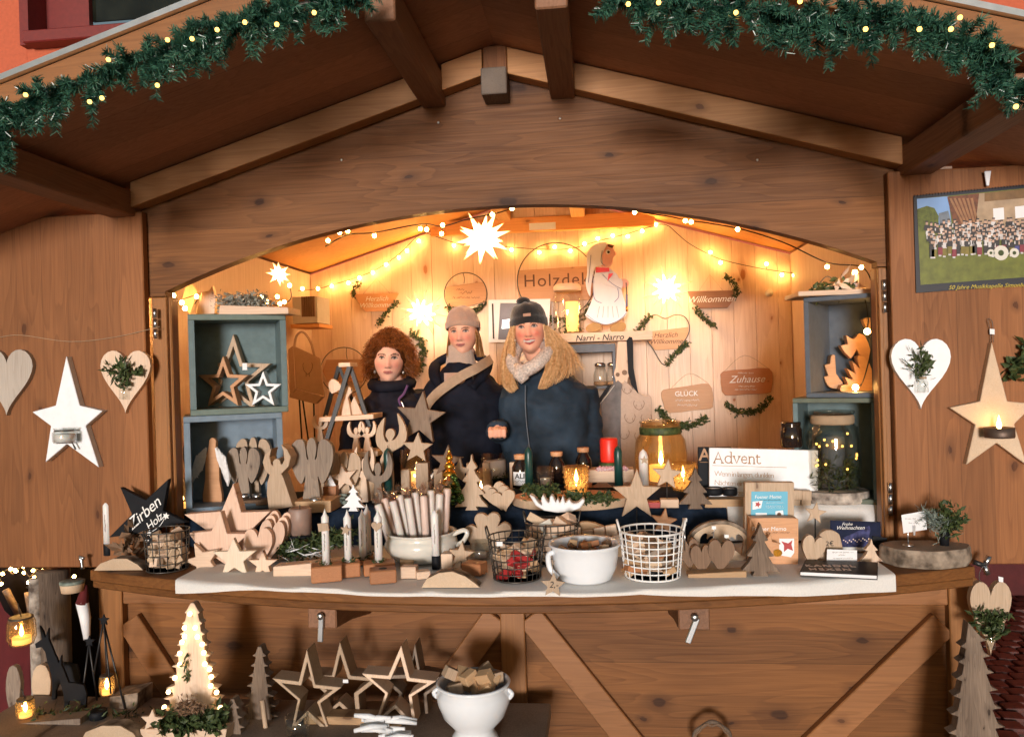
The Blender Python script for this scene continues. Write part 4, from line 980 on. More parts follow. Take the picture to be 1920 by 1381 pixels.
slab('star_board', star(782, 840, 30, 13, 3), M['oak'], Y=.30, th=.02, label='small oak star above the glass lantern', cat='star', group='solid wooden stars')
slab('star_board', star(838, 865, 32, 13, 4), M['walnut'], Y=.28, th=.02, label='brown star behind the golden glass tree', cat='star', group='solid wooden stars')
slab('star_board', star(860, 884, 27, 11, 5), M['oak'], Y=.22, th=.02, label='small star between the golden tree and the glass vase', cat='star', group='solid wooden stars')
# glass lanterns on wooden blocks
def lantern(label, px, base, z, r, h, dy, wax, glow=True, top=1.0, mat='glass', candle_h=.5, name='glass_lantern', moss=True, cat='lantern'):
    p = on(px, base, z); p.y += dy; s = mpp(p); t = thing(name, label, cat, (p.x, p.y, z))
    MB().lathe([(0, 1*s), (r*s*.95, 1*s), (r*s, 4*s), (r*s*top, h*s), (r*s*top*.95, h*s), (r*s*.95, 5*s), (0, 3*s)], 26).build('glass_body', M[mat], t)
    ch = h*candle_h; MB().lathe([(0, 4*s), (r*.62*s, 4*s), (r*.62*s, ch*s), (r*.5*s, ch*s-.002), (0, ch*s-.003)], 18).build('candle', M['glowwax'] if glow else wax, t)
    if moss: leaves([(r*.7*s*math.cos(a), r*.7*s*math.sin(a), 7*s) for a in [i*.7 for i in range(10)]], 140, .014, .004, random.Random(int(px)), 1, .006).build('moss', M['moss'], t, kind='stuff')
    if glow: flame(t, (0, 0, ch*s+.002), 1.2)
    return t, s
t, s = lantern('glass lantern with burning candle between wooden blocks, before the women', 769, 925, zs+.01, 31, 76, .12, M['pinkwax'], candle_h=.42)
for dx in (-34, 1, 62): MB().box((dx*s-14*s, -.065, 18*s), (16*s, .03, 46*s)).build('support_block', M['oak'], t, bevel=.002)
t, s = lantern('glass vase with a pale candle on wooden blocks in the centre', 921, 905, zs+.01, 34, 52, .12, M['pinkwax'], glow=False, candle_h=.7)
for dx in (-42, -12, 38): MB().box((dx*s, -.055, 8*s), (13*s, .03, 52*s)).build('support_block', M['pine'], t, bevel=.002)
# gold and green mirrored glass tree
p = on(846, 955, zs); s = mpp(p)
t = thing('glass_tree', 'golden and green mirrored glass tree ornament', 'ornament', (p.x, .10, zs))
for i in range(6): MB().lathe([(0, 0), ((22-i*3.2)*s, 3*s), ((24-i*3.4)*s, 8*s), ((13-i*2)*s, 17*s), (0, 18*s)], 18, (-4*s, 0, (10+i*15.5)*s)).build('tier', M['gold'] if i > 1 else M['greenglass'], t)
MB().lathe([(0, 104*s), (4*s, 106*s), (0, 112*s)], 10, (-4*s, 0, 0)).build('tip', M['gold'], t)
rnd = random.Random(8)
for i in range(46):
    a = rnd.random()*6.28; h = rnd.random(); rr_ = (19-h*16)*s
    MB().ball((6*s+math.cos(a)*rr_, -16*s+math.sin(a)*rr_, (6+h*58)*s), 4.4*s, 8).build('glass_bead', M['greenglass'], t)
# tree, hearts, tealight glass in the middle
slab('tree_board', tree(884, 960, 108, 62, 4, .1, .3), M['oak'], Y=.075, th=.025, label='notched wooden tree in the middle of the raised shelf', cat='tree')
for i, (x, y, w_, h_) in enumerate(((928, 905, 46, 48), (936, 912, 46, 48), (944, 920, 48, 40))):
    slab('heart_board', heart(x, y, w_, h_, -14), M['oak'], Y=.10-i*.028, th=.02, label=('rearmost' if i == 0 else 'middle' if i == 1 else 'front')+' wooden heart of the stack on the raised shelf', cat='heart', group='stacked wooden hearts')
t, s = lantern('small ribbed glass with a burning tealight behind the notched tree', 895, 935, zs, 22, 46, .10, M['wax'], candle_h=.16, moss=False, name='tealight_glass', cat='candle glass')
# long slab with bottles, glasses, red candle
sb = thing('long_slab', 'long oval tree slice with bark carrying bottles and candles', 'wood slice', Vector((at(1070, 952, .05).x, .10, zs)))
a, b = at(958, 940, .10).x-sb.location.x, at(1190, 940, .10).x-sb.location.x
slabh = .030
ov = [((a+b)/2+(b-a)/2*math.cos(q)*(1+.04*math.sin(3*q)), .05+.13*math.sin(q)*(1+.05*math.cos(5*q))) for q in [2*math.pi*i/40 for i in range(40)]]
MB().prism(ov, 0, slabh-.001, 'z').build('bark_rim', M['slice'], sb, bevel=.002); MB().prism([(x*.985, .05+(y-.05)*.97) for x, y in ov], slabh-.0009, slabh, 'z').build('cut_face', M['beech'], sb)
zb = zs+slabh+.0005
def bottle(label, px, base, r, h, dy, lab=False):
    p = on(px, base, zb); p.y += dy; s = mpp(p); t = thing('cork_bottle', label, 'bottle', (p.x, p.y, zb), group='dark bottles with wooden stoppers')
    MB().lathe([(0, 0), (r*s, 0), (r*s, h*.62*s), (r*.55*s, h*.84*s), (r*.5*s, h*.9*s)], 18).build('glass_body', M['darkglass'], t)
    MB().lathe([(0, h*.86*s), (r*.72*s, h*.86*s), (r*.78*s, h*s), (0, h*s)], 14).build('stopper', M['beech'], t, bevel=.001)
    MB().tube([(r*.5*s*math.cos(q), r*.5*s*math.sin(q), h*.84*s) for q in [i*.52 for i in range(12)]], .0016, 4, True).build('wire_collar', M['steel'], t)
    if lab:
        rr = r*s+.0006; g = [[(rr*math.sin(q), -rr*math.cos(q), z_) for q in [-.9+i*.18 for i in range(11)]] for z_ in (h*.1*s, h*.5*s)]
        MB().grid(g).build('label_sticker', M['paper'], t); text('lettering', 'ALI', M['ink'], t, (0, -rr-.0012, h*.37*s), 13*s, off=.0006)
        scribble('lettering', M['ink'], t, -r*.7*s, r*.7*s, h*.22*s, 5*s, -rr-.0008, .0006, 4)
    return t
bottle('dark bottle with a printed label left of the green candle', 976, 915, 16, 62, .02, True)
bottle('dark bottle without label behind the crystal glass', 1043, 912, 15, 60, .08)
bottle('dark bottle behind the brightly burning candle glass', 1094, 908, 15, 62, .11)
def votive(label, px, base, z, r, h, dy, lit, mat='glass', knob=True):
    p = on(px, base, z); p.y += dy; s = mpp(p); t = thing('crystal_votive', label, 'candle glass', (p.x, p.y, z))
    MB().lathe([(0, 1*s), (r*.72*s, 1*s), (r*.78*s, 5*s), (r*s, h*s), (r*.93*s, h*s), (r*.72*s, 6*s), (0, 4*s)], 24).build('glass_body', M[mat], t)
    if knob:
        stud = MB()
        for i in range(14):
            for j in range(5):
                q = 2*math.pi*(i+.5*(j % 2))/14; hh = (.16+.16*j)*h; rr_ = r*(.78+.22*hh/h)
                stud.ball((math.cos(q)*rr_*s, math.sin(q)*rr_*s, hh*s), 2.4*s, 6)
        stud.build('cut_studs', M[mat], t, kind='stuff')
    MB().lathe([(0, 5*s), (r*.6*s, 5*s), (r*.6*s, h*.45*s), (0, h*.45*s)], 16).build('wax', M['glowwax'] if lit else M['wax'], t)
    if lit: flame(t, (0, 0, h*.45*s), 1.5)
    return t
votive('unlit crystal glass on the long slab', 1022, 915, zb, 16, 38, .03, False)
votive('brightly burning crystal glass over moss on the long slab', 1081, 932, zb, 25, 56, .03, True, 'crystal')
votive('burning crystal glass behind the dark bark tree', 1286, 925, zs, 26, 52, .08, True, 'crystal')
t = thing('moss_cushion', 'flat cushion of green moss with snow dots at the front of the long slab', 'moss', Vector((at(1040, 930, .06).x, .06, zb)))
sprig('moss', [(985, 915), (1010, 922), (1040, 925)], .03, M['moss'], t, 420, .018, .005, 52, .012); sprig('moss', [(1065, 928), (1100, 934), (1145, 932)], .02, M['moss'], t, 520, .018, .005, 53, .009)
rcx = on(1144, 905, zb); s = mpp(rcx)
t = thing('red_candle', 'thick red candle on a pale block wrapped with checked ribbon', 'candle', (rcx.x, rcx.y+.06, zb))
MB().box((0, 0, 12*s), (90*s, .09, 24*s)).build('block', M['pine_x'], t, bevel=.002)
MB().lathe([(0, 36*s), (16*s, 36*s), (17*s, 40*s), (17*s, 78*s), (15*s, 82*s), (0, 80*s)], 22).build('wax', M['redwax'], t)
MB().lathe([(0, 24*s), (20*s, 24*s), (20*s, 36*s), (0, 36*s)], 18).build('moss_base', M['moss'], t)
M['check'] = leafy('red white check', (.45, .05, .06), (.75, .70, .72), .9, 150)
MB().tube([(x*s, -22*s, (26+2*math.sin(x))*s) for x in range(-24, 36, 3)], 5*s, 6).build('checked_ribbon', M['check'], t)
# stars on sticks, candle with star, big lit jar
def stickstar(label, cx, cy, R, mat, Y, z, base_y, rot=0, th=.02, rr=.42, grp='stars on thin rods', sx=1):
    L = at(cx, base_y, Y); t = thing('star_on_rod', label, 'star', Vector((L.x, Y, z)), group=grp)
    slab('star', star(cx, cy, R, R*rr, rot, sx=sx), mat, Y=Y, th=th, parent=t)
    top = at(cx, cy+R*.4, Y); MB().tube([(top.x-L.x, th/2, top.z-z), (0, th/2, 0)], .0022, 5).build('rod', M['blackmetal'], t); return t
stickstar('large plain wooden star on a rod right of the long slab', 1194, 928, 50, M['oak'], .03, ZCL, 1000, sx=.95)
stickstar('small wooden star on a rod before the lit glass jar', 1251, 890, 30, M['oak'], .10, zs, 945, 5)
t = taper('white candle with a small wooden star beside the lit jar', 1209, 920, zs, 9, 76, M['wax'], .04, name='lettered_candle')
b_ = at(1207, 860, .09)
slab('star_charm', star(1208, 862, 9, 4), M['oak'], Y=t.location.y-.018, th=.004, parent=t, bevel=0)
p = on(1246, 915, zs); s = mpp(p); p.y += .14
t = thing('lit_glass_jar', 'big round glass jar with a burning candle and green ribbon', 'jar', (p.x, p.y, zs))
s = mpp(p)
MB().lathe([(r*s, h*s) for r, h in ((0, 1), (40, 1), (47, 8), (49, 50), (46, 80), (37, 95), (36, 112), (39, 114), (37, 117), (33, 116), (34, 97), (43, 80), (46, 50), (44, 10), (0, 4))], 30).build('glass_body', M['amber'], t)
MB().lathe([(r*s, h*s) for r, h in ((38, 92), (38.5, 96), (38.5, 104), (37, 106))], 30).build('ribbon', M['moss'], t)
MB().lathe([(r*s, h*s) for r, h in ((0, 5), (22, 5), (22, 34), (0, 34))], 20).build('candle', M['glowwax'], t); flame(t, (0, 0, 34*s), 1.9)
t = thing('striped_block', 'small block painted red and white under the rod stars', 'block', Vector((on(1232, 952, zs).x, .08, zs)))
slab('red_half', [(1214, 941), (1238, 941), (1238, 954), (1214, 954)], M['red'], Y=.08, th=.04, parent=t); slab('white_half', [(1238.5, 936), (1273, 936), (1273, 954), (1238.5, 954)], M['pine_x'], Y=.08, th=.04, parent=t)
slab('bark_tree', tree(1304, 954, 77, 64, 3, .12, .3, curve=.35), M['bark'], Y=.07, th=.025, label='dark bark tree before the black A sign', cat='tree', group='trees cut from barky wood')
# advent sign, A sign, black jar, tealights
M['signblack'] = plain('black sign board', (.014, .016, .020), .6, spec=.12)
t = thing('black_letter_sign', 'black sign with a golden letter A behind the Advent sign', 'sign', Vector((at(1325, 930, .185).x, .185, zs)))
slab('board', [(1309, 838), (1372, 838), (1372, 950), (1309, 950)], M['signblack'], Y=.185, th=.015, parent=t)
lettering('A', 1321, 853, .183, 32, M['copperink'], t, off=.0008); wirep('rule', [(1312, 866), (1330, 866)], .183, t, .001, M['copperink'], raw=True)
t = thing('advent_sign', 'white Advent sign with brown lettering standing at the right', 'sign', Vector((at(1432, 955, .14).x, .14, zs)))
slab('board', [(1330, 839), (1534, 844), (1534, 955), (1330, 955)], M['white'], Y=.14, th=.016, parent=t)
for b_, y in (('Wenn in langen, dunklen', 887.5), ('Nächten ein kleines Licht', 904.5), ('in die Herzen fällt', 922)): lettering(b_, 1339, y, .138, 14, M['copperink'], t, 0, .80, 'LEFT', rot=-.05, off=-.0004)
Ly = lambda x, v: (1338+x, 867-v+x*.022)                          # thin slab-serif capitals drawn stroke by stroke
for st in ([(1, 0), (9.5, 20), (18, 0)], [(4.5, 7), (14.5, 7)], [(-1, 0), (4, 0)], [(15, 0), (21, 0)], [(36, 0), (36, 21), (33, 21)], [(36, 0), (39, 0)],
           [(36, 3), (33, .5), (29, 0), (25, 2), (23.5, 6.5), (25, 11), (29, 13), (33, 12.5), (36, 10)], [(41, 13), (47, 0), (53, 13)], [(39, 13), (44, 13)], [(50, 13), (55, 13)],
           [(57, 7), (68, 7), (67, 11), (63, 13), (59, 11.5), (57, 7), (58.5, 2), (63, 0), (68, 2)], [(70, 0), (76, 0)], [(70.5, 13), (73, 13), (73, 0)], [(73, 10), (77, 13), (81, 12), (82.5, 9), (82.5, 0)], [(80, 0), (85, 0)],
           [(89, 17), (89, 3), (91, .3), (95, .5), (96.5, 2)], [(86, 13), (95, 13)]): wirep('lettering', [Ly(x*.92, v) for x, v in st], .138, t, .0019, M['copperink'], raw=True)
wirep('rule', [(1336, 872), (1475, 876)], .138, t, .0008, M['copperink'], raw=True)
p = at(1486, 842, .165); p.z = at(1486, 842, .14).z+.002; s = mpp(p)
t = thing('black_jar', 'black glass jar standing behind the top edge of the Advent sign', 'jar', (p.x, .178, ZR+.002))
hz = (p.z-ZR)
MB().box((0, 0, hz/2-.004), (.06, .03, hz-.01)).build('plinth_block', M['walnut'], t)
MB().lathe([(r_*s, hz+h*s) for r_, h in ((0, 0), (18, 0), (20, 4), (20, 34), (17, 38), (18, 42), (18, 47), (15, 48), (0, 46))], 20).build('glass_body', M['darkglass'], t)
bd = thing('tealight_plank', 'pale plank with black tealights before the Advent sign', 'candle holder', Vector((on(1345, 945, zs).x, .10, zs)))
slab('plank', [(1322, 936), (1400, 935), (1400, 953), (1322, 954)], M['oak_x'], Y=.075, th=.058, parent=bd)
zpl = bd.location.z+.033
for x, y, nm, r in ((1338, 925, 'larger', 17), (1368, 932, 'smaller', 14)):
    t = thing('black_tealight', nm+' round black tealight cup on the pale plank', 'candle', Vector((at(x, y, .105).x, .108-(.012 if r < 15 else 0), zpl)), group='black tealight cups'); s = mpp(t.location)
    MB().lathe([(q*s, h*s) for q, h in ((0, 0), (r*.85, 0), (r, 3), (r, 13), (r*.9, 14), (r*.88, 11), (0, 11))], 20).build('cup', M['black'], t)
    MB().lathe([(0, 11.2*s), (r*.86*s, 11.2*s), (r*.86*s, 11.8*s), (0, 11.8*s)], 18).build('wax', M['wax'], t)
p = on(1504, 935, zs); p.y += .05; s = mpp(p)
t = thing('pierced_votive', 'black pierced metal votive glowing beside the big lit jar', 'lantern', (p.x, p.y, zs))
MB().lathe([(q*s, h*s) for q, h in ((0, 0), (17, 0), (19, 6), (19, 22), (15, 31), (17, 36), (14, 36), (16, 22), (16, 4))], 20).build('metal_shell', M['black'], t)
rnd = random.Random(4)
for i in range(26):
    q = rnd.uniform(-1.4, 1.4); MB().ball((19.2*s*math.sin(q), -19.2*s*math.cos(q), rnd.uniform(5, 22)*s), 1.6*s, 6, (1, .5, 1)).build('pierced_hole', M['glowwax'], t)
MB().lathe([(0, 33*s), (14*s, 33*s), (14*s, 33.6*s), (0, 33.6*s)], 16).build('glow_opening', M['glowwax'], t)
bl = thing('cube_blocks', 'four small wooden cubes stacked below the pierced votive', 'blocks', Vector((on(1503, 955, zs).x, .09, zs)))
for x, y in ((1492, 946), (1512, 946), (1495, 928), (1513, 929)): slab('cube', [(x-9, y-9), (x+9, y-9), (x+9, y+9), (x-9, y+9)], M['oak'], Y=.08, th=.03, parent=bl)
# big mason jar with lights on birch slice
t = thing('birch_slice', 'thick birch slice with bark under the big light-filled jar', 'wood slice', Vector((on(1582, 948, zs).x, .16, zs)))
s = mpp(t.location); MB().lathe([(0, 0), (60*s, 0), (63*s, 4*s), (62*s, 20*s), (60*s, 21*s)], 30, sy=.8).build('bark_rim', M['birch'], t); MB().lathe([(60*s, 20.9*s), (0, 21.2*s)], 30, sy=.8).build('cut_face', M['slice'], t)
zb2 = zs+21.5*s
t = thing('light_jar', 'big glass jar filled with fir twigs and fairy lights', 'jar', Vector((t.location.x, .16, zb2)))
MB().lathe([(r*s, h*s) for r, h in ((0, 1), (42, 1), (48, 8), (49, 100), (44, 116), (36, 126), (36, 140), (40, 142), (40, 147), (34, 146), (34, 126), (42, 115), (46, 98), (45, 10), (0, 5))], 30).build('glass_body', M['smoke'], t)
MB().lathe([(r*s, h*s) for r, h in ((37, 122), (39, 126), (39, 136), (37, 140))], 26).build('jute_wrap', M['string'], t)
MB().lathe([(0, 5*s), (22*s, 5*s), (20*s, 98*s), (0, 100*s)], 18).build('grey_candle', M['slate'], t)
leaves([(32*s*math.cos(q), 32*s*math.sin(q), (8+(i % 5)*11)*s) for i, q in enumerate([j*.9 for j in range(26)])], 900, .028, .0028, random.Random(6), 1, .010).build('fir_twigs', M['moss'], t, kind='stuff')
rnd = random.Random(14)
for i in range(16):
    q = rnd.uniform(-1.3, 1.3); o = bpy.data.objects.new('bulb', bmc); COL.objects.link(o); o.parent = t; o.location = (41*s*math.sin(q), -41*s*math.cos(q), rnd.uniform(30, 112)*s); o.scale = (.0042,)*3
# antlers in the slate crate, twigs on top
def antler(label, pts, Y, mat, th): return slab('antler_board', smooth(pts, 2), mat, Y=Y, th=th, label=label, cat='antler', group='antler-shaped boards')
antler('front antler-shaped wooden board in the slate crate', [(1580, 736), (1578, 722), (1590, 720), (1584, 706), (1600, 712), (1588, 690), (1604, 700), (1598, 676), (1612, 690), (1607, 668), (1622, 668), (1634, 690), (1640, 736)], .24, M['orangewood'], .04)
antler('rear antler-shaped wooden board in the slate crate', [(1552, 722), (1545, 706), (1553, 704), (1546, 684), (1556, 682), (1558, 668), (1566, 666), (1568, 700), (1580, 716), (1578, 728), (1562, 728)], .28, M['tanwood'], .04)
antler('upper curved antler board in the slate crate', [(1596, 672), (1576, 648), (1590, 645), (1586, 628), (1600, 636), (1610, 625), (1622, 630), (1632, 655), (1628, 676), (1612, 668), (1606, 655)], .26, M['orangewood'], .035)
antler('topmost small antler piece in the slate crate', [(1618, 598), (1634, 596), (1638, 620), (1628, 618)], .25, M['tanwood'], .03)
zt2_ = zr2+ruh
t = thing('twig_arrangement', 'wire hoop with green leaves and shavings on the slate crate', 'decoration', Vector((at(1570, 552, .2).x, .2, zt2_)))
slab('board', [(1497, 546), (1650, 540), (1650, 550), (1497, 555)], M['pine_x'], Y=CY_+.03, th=.2, parent=t)
wirep('hoop', [(1530, 548), (1538, 530), (1552, 518), (1568, 530)], .2, t, .002)
sprig('leaves', [(1530, 546), (1560, 540), (1595, 538)], .18, M['moss'], t, 150, .03, .008, 61, .012); sprig('shavings', [(1565, 540), (1580, 530), (1600, 542)], .17, M['pine'], t, 16, .06, .012, 62, .01)
t = thing('white_led_candle', 'small pale candle glowing on top of the slate crate', 'candle', Vector((at(1604, 545, .2).x, .2, zt2_+.012))); s = mpp(t.location)
MB().lathe([(0, 0), (7*s, 0), (7*s, 34*s), (0, 34*s)], 14).build('wax', M['wax'], t); MB().ball((0, 0, 38*s), 5*s, 8).build('glow_tip', M['bulb'], t)
lantern('narrow glass with a burning candle in the gap beside the blue-grey crate', 337, 958, zs, 11, 60, .02, M['wax'], candle_h=.25, moss=False, name='narrow_candle_glass', cat='candle glass')
# ------------------------------------------------------------------ wares on the counter
def holed(name, outer, holes, mat, Y, th, parent=None, label=None, cat=None):
    L, o = loc_of(outer, None, Y); c = bpy.data.curves.new(name, 'CURVE'); c.dimensions = '2D'; c.fill_mode = 'BOTH'; c.extrude = th/2
    for pts in [o]+[[(lambda p: (p.x-L.x, p.z-L.z))(at(x, y, Y)) for x, y in h] for h in holes]:
        sp = c.splines.new('POLY'); sp.points.add(len(pts)-1); sp.use_cyclic_u = True
        for q, p in zip(sp.points, pts): q.co = (p[0], p[1], 0, 1)
    ob = bpy.data.objects.new(name, c); COL.objects.link(ob); dg = bpy.context.evaluated_depsgraph_get(); me = bpy.data.meshes.new_from_object(ob.evaluated_get(dg))
    bpy.data.objects.remove(ob); bpy.data.curves.remove(c); me.transform(Matrix.Rotation(math.pi/2, 4, 'X')); me.transform(Matrix.Translation((0, th/2, 0)))
    me.materials.clear(); me.materials.append(mat); ob = bpy.data.objects.new(name, me); COL.objects.link(ob); ob.location = L
    if parent: ob.parent = parent; ob.location = L-parent.location
    if label: tag(ob, label, cat)
    return ob
def basket(label, px, base, rb, rt, h, mat, z=ZCL, nv=22, nh=6, r=.0016, dy=0, handles=True, rim=1.5):
    p = on(px, base, z); p.y += dy; s = mpp(p); t = thing('wire_basket', label, 'basket', (p.x, p.y, z))
    for j in range(nh+1):
        u = j/nh; R = (rb+(rt-rb)*u)*s; MB().tube([(R*math.cos(a), R*math.sin(a), u*h*s+.002) for a in [2*math.pi*i/28 for i in range(28)]], r*(rim if j in (0, nh) else 1), 5, True).build('hoop_wire', mat, t)
    for i in range(nv):
        a = 2*math.pi*i/nv; MB().tube([(rb*s*math.cos(a), rb*s*math.sin(a), .002), (rt*s*math.cos(a), rt*s*math.sin(a), h*s)], r, 4).build('upright_wire', mat, t)
    MB().lathe([(0, .001), (rb*s, .001)], 20).build('base', mat, t)
    if handles:
        for sg in (-1, 1): MB().tube(smooth([(sg*rt*s*.98, -.02, h*s), (sg*rt*s*1.06, -.012, (h+18)*s), (sg*rt*s*1.06, .012, (h+18)*s), (sg*rt*s*.98, .02, h*s)], 4, False), r*1.6, 5).build('handle', mat, t)
    return t, s
WORDS = {'red paint': 'red-painted', 'new pine lying': 'pale pine', 'new pine': 'pale pine', 'oak board': 'oak', 'oak board lying': 'oak', 'cut slice': 'light-coloured', 'cream ceramic': 'whitened', 'oiled red wood': 'reddish', 'dark brown wood': 'dark brown', 'weathered wood': 'greyish'}
def heap(t, s, R, z0, z1, n, mats, size, seed, name='wood_piece', labelfmt=None, sq=(1, 1, 1), free=True, cat='block', grp=None):
    """loose wares lying in a vessel: each piece a thing of its own"""
    rnd = random.Random(seed); words = labelfmt
    me = {}
    for i in range(n):
        a = rnd.random()*6.28; q = math.sqrt(rnd.random())*R*s
        m_ = mats[i % len(mats)]
        k = m_.name
        if k not in me:
            q_ = MB().box((0, 0, 0), (size*sq[0]*s, size*sq[1]*s, size*sq[2]*s)).mesh(name, .0015); q_.materials.append(m_); me[k] = q_
        o = bpy.data.objects.new(name, me[k]); COL.objects.link(o)
        o.location = t.location+Vector((q*math.cos(a), q*math.sin(a), (z0+(z1-z0)*(i+.5)/n)*s)); o.rotation_euler = (rnd.uniform(-.6, .6), rnd.uniform(-.6, .6), rnd.uniform(0, 3))
        tag(o, WORDS.get(k, 'plain')+' '+labelfmt, cat, grp)
def halflog(label, pts, z, th=.05):
    L, o = loc_of(pts, z); t = thing('half_log', label, 'log', L)
    MB().prism(o, 0, .004).build('cut_face', M['slice'], t)
    MB().prism(o, .0045, th).build('bark_back', M['barkrim'], t, bevel=.003); return t
halflog('half-round log slab with pale cut face, left end of the counter', [(176, 1069), (188, 1056), (212, 1047), (238, 1047), (258, 1058), (268, 1068)], ZC)
def dipcandle(label, px, base, z, r, h, hb, dy=0):
    p = on(px, base, z); p.y += dy; s = mpp(p); t = thing('dinner_candle', label, 'candle', (p.x, p.y, z))
    MB().lathe([(0, hb*s), (r*s, hb*s), (r*.95*s, (h-9)*s), (r*.5*s, (h-3)*s), (0, h*s)], 16).build('wax', M['wax'], t)
    MB().lathe([(0, 0), (r*1.08*s, 0), (r*1.08*s, hb*s), (0, hb*s)], 16).build('black_holder', M['black'], t, bevel=.001)
    scr = scribble('lettering', M['greyink'], t, -.003, .003, 0, .004, 0, .0005, 2, 14); scr.rotation_euler = (0, math.pi/2, 0); scr.scale = (9, 1, 1); scr.location = (0, -r*s*1.01, (hb+h)*.48*s)
    return t
dipcandle('white dinner candle in a black holder at the far left of the counter', 203, 1040, ZC, 7.5, 102, 22)
t = thing('black_star_sign', 'tilted black star sign lettered Zirben Holz', 'sign', Vector((at(282, 1026, -.12).x, -.12, at(282, 1026, -.12).z)))
slab('star', [(225, 913), (273, 937), (316, 897), (305, 957), (350, 979), (299, 990), (282, 1028), (262, 1000), (204, 1007), (247, 964)], M['black'], Y=-.12, th=.02, parent=t)
lettering('Zirben', 270, 962, -.1215, 30, M['whiteink'], t, .3, .95, rot=.68); lettering('Holz', 289, 978, -.1215, 21, M['whiteink'], t, .3, .95, rot=.68)
wirep('flourish', [(273, 1002), (288, 994), (300, 985), (308, 972)], -.1216, t, .0012, M['whiteink']); slab('blossom', star(311, 967, 7, 3.5, 10, 6), M['whiteink'], Y=-.1222, th=.001, parent=t, bevel=0); slab('blossom', star(279, 1000, 5, 2.5, 10, 5), M['whiteink'], Y=-.1222, th=.001, parent=t, bevel=0); slab('blossom', star(276, 1013, 4, 2, 0, 5), M['whiteink'], Y=-.1222, th=.001, parent=t, bevel=0)
MB().tube([(0, .012, 0), (.0, .05, ZC-t.location.z)], .003, 5).build('prop', M['wire'], t)
t, s = basket('dark wire basket of pale wood cubes tipped beside the black star', 308, 1069, 36, 40, 72, M['wire'], ZC, 18, 5, dy=.02, handles=False)
heap(t, s, 29, 8, 62, 34, [M['pine'], M['slice'], M['oak']], 17, 3, 'wood_cube', 'wood cube in the basket beside the black star', cat='cube', grp='cubes in the left basket')
t = thing('dry_leaf_bunch', 'bunch of dark dry leaves leaning on the left basket', 'leaves', Vector((on(255, 1050, ZC).x, -.14, ZC)))
leaves([(0, 0, .01), (-.02, 0, .05), (0, .01, .09)], 40, .05, .012, random.Random(3), 1, .012).build('leaves', M['walnut'], t, kind='stuff')
# pale stars and hearts
def standing(name, label, pts, mat, th=.022, cat='star', grp='pale pine stars', z=ZCL, layers=0):
    return slab(name, pts, mat, z=z, th=th, label=label, cat=cat, group=grp)
slab('pine_star', [(437, 906), (452, 960), (507, 958), (463, 1000), (478, 1062), (432, 1022), (385, 1062), (400, 1003), (345, 964), (415, 958)], M['pinkpine'], Y=-.13, th=.04, label='largest pale pine star, back of the star group on the left', cat='star', group='pale pine stars')
slab('pine_star', [(413, 958), (425, 1000), (466, 1000), (436, 1026), (444, 1072), (405, 1046), (345, 1078), (375, 1030), (353, 999), (396, 995)], M['pinkpine'], Y=-.20, th=.03, label='second pale pine star leaning before the largest one', cat='star', group='pale pine stars')
slab('pine_star', [(363, 1018), (380, 1035), (408, 1030), (394, 1052), (412, 1078), (384, 1068), (366, 1086), (368, 1062), (345, 1050), (366, 1044)], M['pine_x'], Y=-.235, th=.02, label='small pale pine star at the left foot of the group', cat='star', group='pale pine stars')
slab('front_star', [(437, 1008), (449, 1033), (480, 1032), (456, 1052), (464, 1079), (439, 1064), (414, 1081), (423, 1054), (398, 1034), (427, 1033)], M['palepine'], Y=-.30, th=.018, label='bright small front star of the pale star group', cat='star', group='pale pine stars')
slab('front_star', star(492, 1058, 27, 11, 0, sx=1.05), M['pine'], Y=-.29, th=.018, label='small pale star right of the bright front star', cat='star', group='pale pine stars')
for i, (x, y, w_, h_, rt) in enumerate(((521, 958, 48, 90, 8), (514, 966, 48, 88, 8), (507, 975, 48, 86, 8), (485, 990, 54, 78, -4))):
    slab('pine_heart', heart(x, y, w_, h_, rt), M['pinkpine'], Y=-.13-i*.026, th=.018, label=('rearmost', 'third', 'second', 'round front')[i]+' pale pine heart beside the brown candle', cat='heart', group='pale pine hearts')
t = thing('brown_pillar_candle', 'thick brown pillar candle on a dark saucer in moss', 'candle', Vector((at(563, 975, -.10).x, -.10, at(563, 1006, -.10).z-.062))); s = mpp(t.location); t.location.z = ZCL; s = mpp(Vector((t.location.x, -.10, 1.1))); k0 = (at(563, 1006, -.10).z-ZCL)/s-26
zt3 = 30*s
MB().lathe([(q*s, h*s) for q, h in ((0, 26+k0), (24, 26+k0), (25, 31+k0), (22, 32+k0), (0, 32+k0))], 20).build('saucer', M['black'], t); MB().lathe([(q*s, h*s) for q, h in ((0, 32+k0), (21, 32+k0), (21, 78+k0), (19, 81+k0), (14, 79+k0), (0, 78+k0))], 24).build('wax', M['brownwax'], t); MB().tube([(0, 0, (78+k0)*s), (0, 0, (86+k0)*s)], .0015, 4).build('wick', M['ink'], t); MB().lathe([(0, 0), (15*s, 0), (15*s, (26+k0)*s), (0, (26+k0)*s)], 12).build('foot', M['walnut'], t)
t = thing('moss_garland', 'low garland of dark moss with white twigs around the brown candle', 'garland', Vector((on(570, 1040, ZCL).x, -.18, ZCL)))
sprig('moss', [(528, 1028), (555, 1030), (590, 1022), (615, 1010), (650, 1005)], -.16, M['moss'], t, 1100, .020, .005, 71, .014); sprig('twigs', [(530, 1034), (570, 1032), (595, 1036)], -.19, M['white'], t, 26, .05, .002, 72, .008, .4)
t = thing('pale_plank', 'pale low plank lying before the moss garland', 'board', Vector((on(560, 1092, ZCL).x, on(560, 1092, ZCL).y, ZCL)))
slab('board', [(512, 1062), (640, 1050), (640, 1090), (512, 1086)], M['pine_x'], z=ZCL, Y=-.345, th=.05, parent=t)
